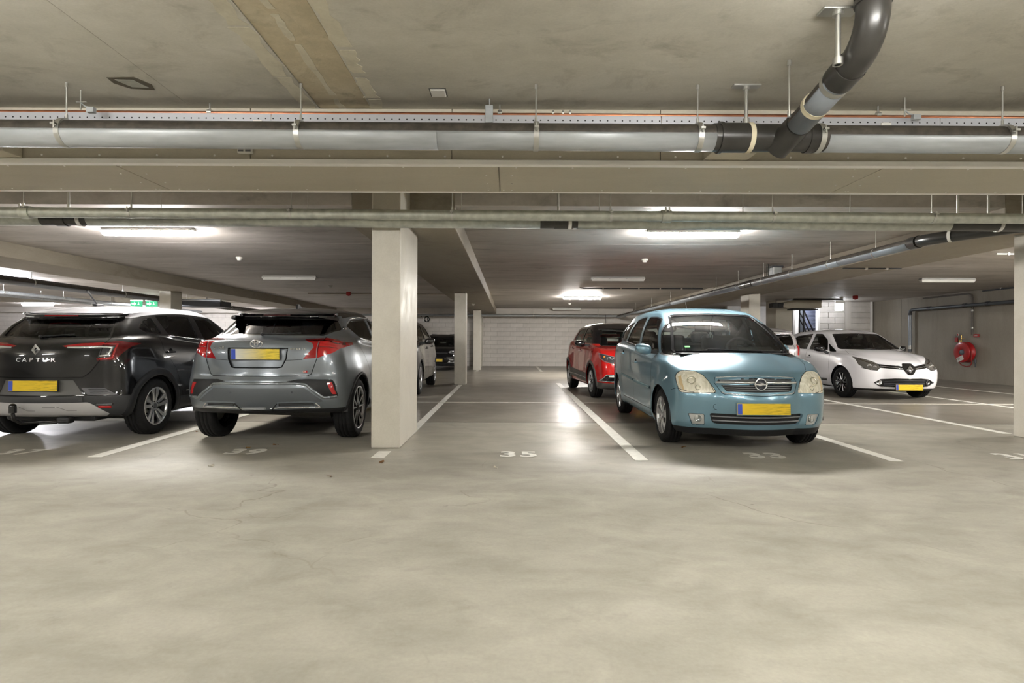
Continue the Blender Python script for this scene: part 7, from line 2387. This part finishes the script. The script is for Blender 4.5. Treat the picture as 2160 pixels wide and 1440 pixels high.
        lw = [(-1, .335 * sz), (1, .335 * sz), (1, .1), (-1, .1)]
        c.take(c.select(lw, 0, 1, -.2, zone=lambda q: q.y < .62 * sy), 'bumper_lip', clad or M_PLASTIC)
        if plate_on: plate(c, (0, .0, .45 * sz), R(-3))
    if rear:
        for sd in (1, -1):
            tl = rpoly(X([(-.60, 1.10), (-.80, 1.09), (-.80, .90), (-.62, .90)]), .02, 2) if lamp_style == 0 else rpoly(X([(-.66, 1.15), (-.83, 1.14), (-.83, .93), (-.70, .93)]), .02, 2)
            c.take(c.select(tl, 180, sd, .02, zone=lambda q: q.y > 3.2 * sy), 'tail_lamp', M_REDLAMP2)
        c.ribbon('hatch_seam', X([(-.60, 1.14), (-.58, .75), (-.50, .70), (.50, .70), (.58, .75), (.60, 1.14)]), .007, M_SEAM, 180, (1,))
        plate(c, (0, 4.225 * sy, .80 * sz), 0, None, .52, -1)
    else:
        for sd in (1, -1):
            c.take(c.select(rpoly(X([(-.60, 1.10), (-.80, 1.09), (-.80, .90), (-.62, .90)]), .02, 2), 180, sd, .02, zone=lambda q: q.y > 3.2 * sy), 'tail_lamp', M_REDLAMP)
    sm = M_SEAM
    c.ribbon('door_seam', S([(2.26, 1.11), (2.26, .7), (2.2, .30)]), .006, sm, 90)
    c.ribbon('door_seam', S([(3.28, 1.17), (3.28, 1.0), (3.05, .74), (2.95, .30)]), .006, sm, 90)
    c.ribbon('door_seam', S([(1.26, 1.06), (1.24, .7), (1.22, .32)]), .006, sm, 90)
    c.ribbon('bonnet_seam', [(.64 * sx, 1.05 * sy), (.70 * sx, .75 * sy), (.62 * sx, .45 * sy)], .006, sm, top=True)
    if clad:
        for wy in (ya, yb):
            c.ribbon('arch_cladding', [(wy + (ra + .028) * math.cos(q), rt + (ra + .028) * math.sin(q)) for q in [PI * i / 24 - .2 for i in range(28)]], .065, clad, 90, lift=0, thick=.012)
        c.ribbon('sill_cladding', S([(1.25, .37), (2.3, .40), (3.08, .43)]), .19, clad, 90, thick=.010)
        c.ribbon('sill_chrome', S([(1.3, .37), (2.3, .39), (3.08, .40)]), .012, M_CHROME, 90, lift=.012, thick=.004)
    handle(c, 2.15 * sy, .93 * sz, P if clad is None else M_CHROME); handle(c, 3.10 * sy, .97 * sz, P if clad is None else M_CHROME)
    c.finish(.62 * sz)
    MB().box(-.72 * sx, .72 * sx, .6, 3.65 * sy, .20, .32, .04).build('underbody', M_BLACK, c.t)
    for sd in (1, -1):
        wheel(c, sd * .875 * sx, ya, rt, .215, rt * .67, wheels)
        wheel(c, sd * .875 * sx, yb, rt, .215, rt * .67, wheels)
        mirror(c, sd * .80 * sx, 1.42 * sy, 1.09 * sz, M_GLOSSBLACK if roof or clad else P, M_PLASTIC, w=.22, h=.14, d=.12)
    if cabin:
        seat(c, -.37, 2.25 * sy, .64); seat(c, .37, 2.25 * sy, .64)
        MB().box(-.62, .62, 1.12 * sy, 1.55 * sy, .7, 1.02 * sz, .06).build('dashboard', M_CABIN, c.t)
        steering(c, .36, 1.68 * sy, 1.03 * sz, 25)
        MB().box(-.62, .62, 3.0 * sy, 3.13 * sy, .6, 1.10 * sz, .05).build('rear_bench', M_SEAT, c.t)
        MB().box(-.11, .11, 1.68 * sy, 1.71 * sy, 1.30 * sz, 1.36 * sz, .012).build('rear_view_mirror', M_CABIN, c.t)
    return c

red = simple_crossover('red_crossover', 'red crossover with a black roof parked behind the light blue van', (2.53, 10.72, 0), R(4.0), paint('red_paint', (0.50, 0.012, 0.010), rough=.25), paint('black_roof_gloss', (0.007, 0.007, 0.009), rough=.2), (.965, .975, .992), clad=mat('warm_grey_cladding', (0.085, 0.082, 0.075), rough=.45), rt=.325)
MB().tube([(.0, 3.05, 1.52), (.0, 3.10, 1.78)], .005, 6).build('roof_aerial', M_BLACK, red.t)
simple_crossover('dark_grey_suv', 'dark metallic grey car half hidden behind the broad column, facing the camera', (-2.72, 11.0, 0), R(1.5), paint('dark_grey_metallic', (0.035, 0.034, 0.033), metal=.6, rough=.25), None, (1.0, 1.06, 1.03), rt=.35)
simple_crossover('black_suv', 'black car whose roof edge shows in the gap between the two nearer left hand cars', (-4.85, 14.9, 0), PI, paint('black_paint_far', (0.006, 0.006, 0.007), rough=.2), None, (.96, 1.0, 1.03), front=False, rear=True, glass_m=M_DARKGLASS, cabin=False, sub=3)
simple_crossover('silver_hatchback', 'pale silver car seen from behind between the light blue van and the white hatchback', (4.85, 14.78, 0), PI, paint('pale_silver_paint', (0.52, 0.50, 0.51), metal=.3, rough=.3), None, (.95, .96, .94), front=False, rear=True, glass_m=M_DARKGLASS, rt=.31, cabin=False, lamp_style=1, sub=3, boxy=.2)
simple_crossover('far_black_car', 'black car with yellow plate far back beside the slim grey column', (-2.83, 21.6, 0), 0, paint('black_paint_far', ''), None, (.98, 1.0, .92), rt=.31, wheels=D_OPEL, sub=3)
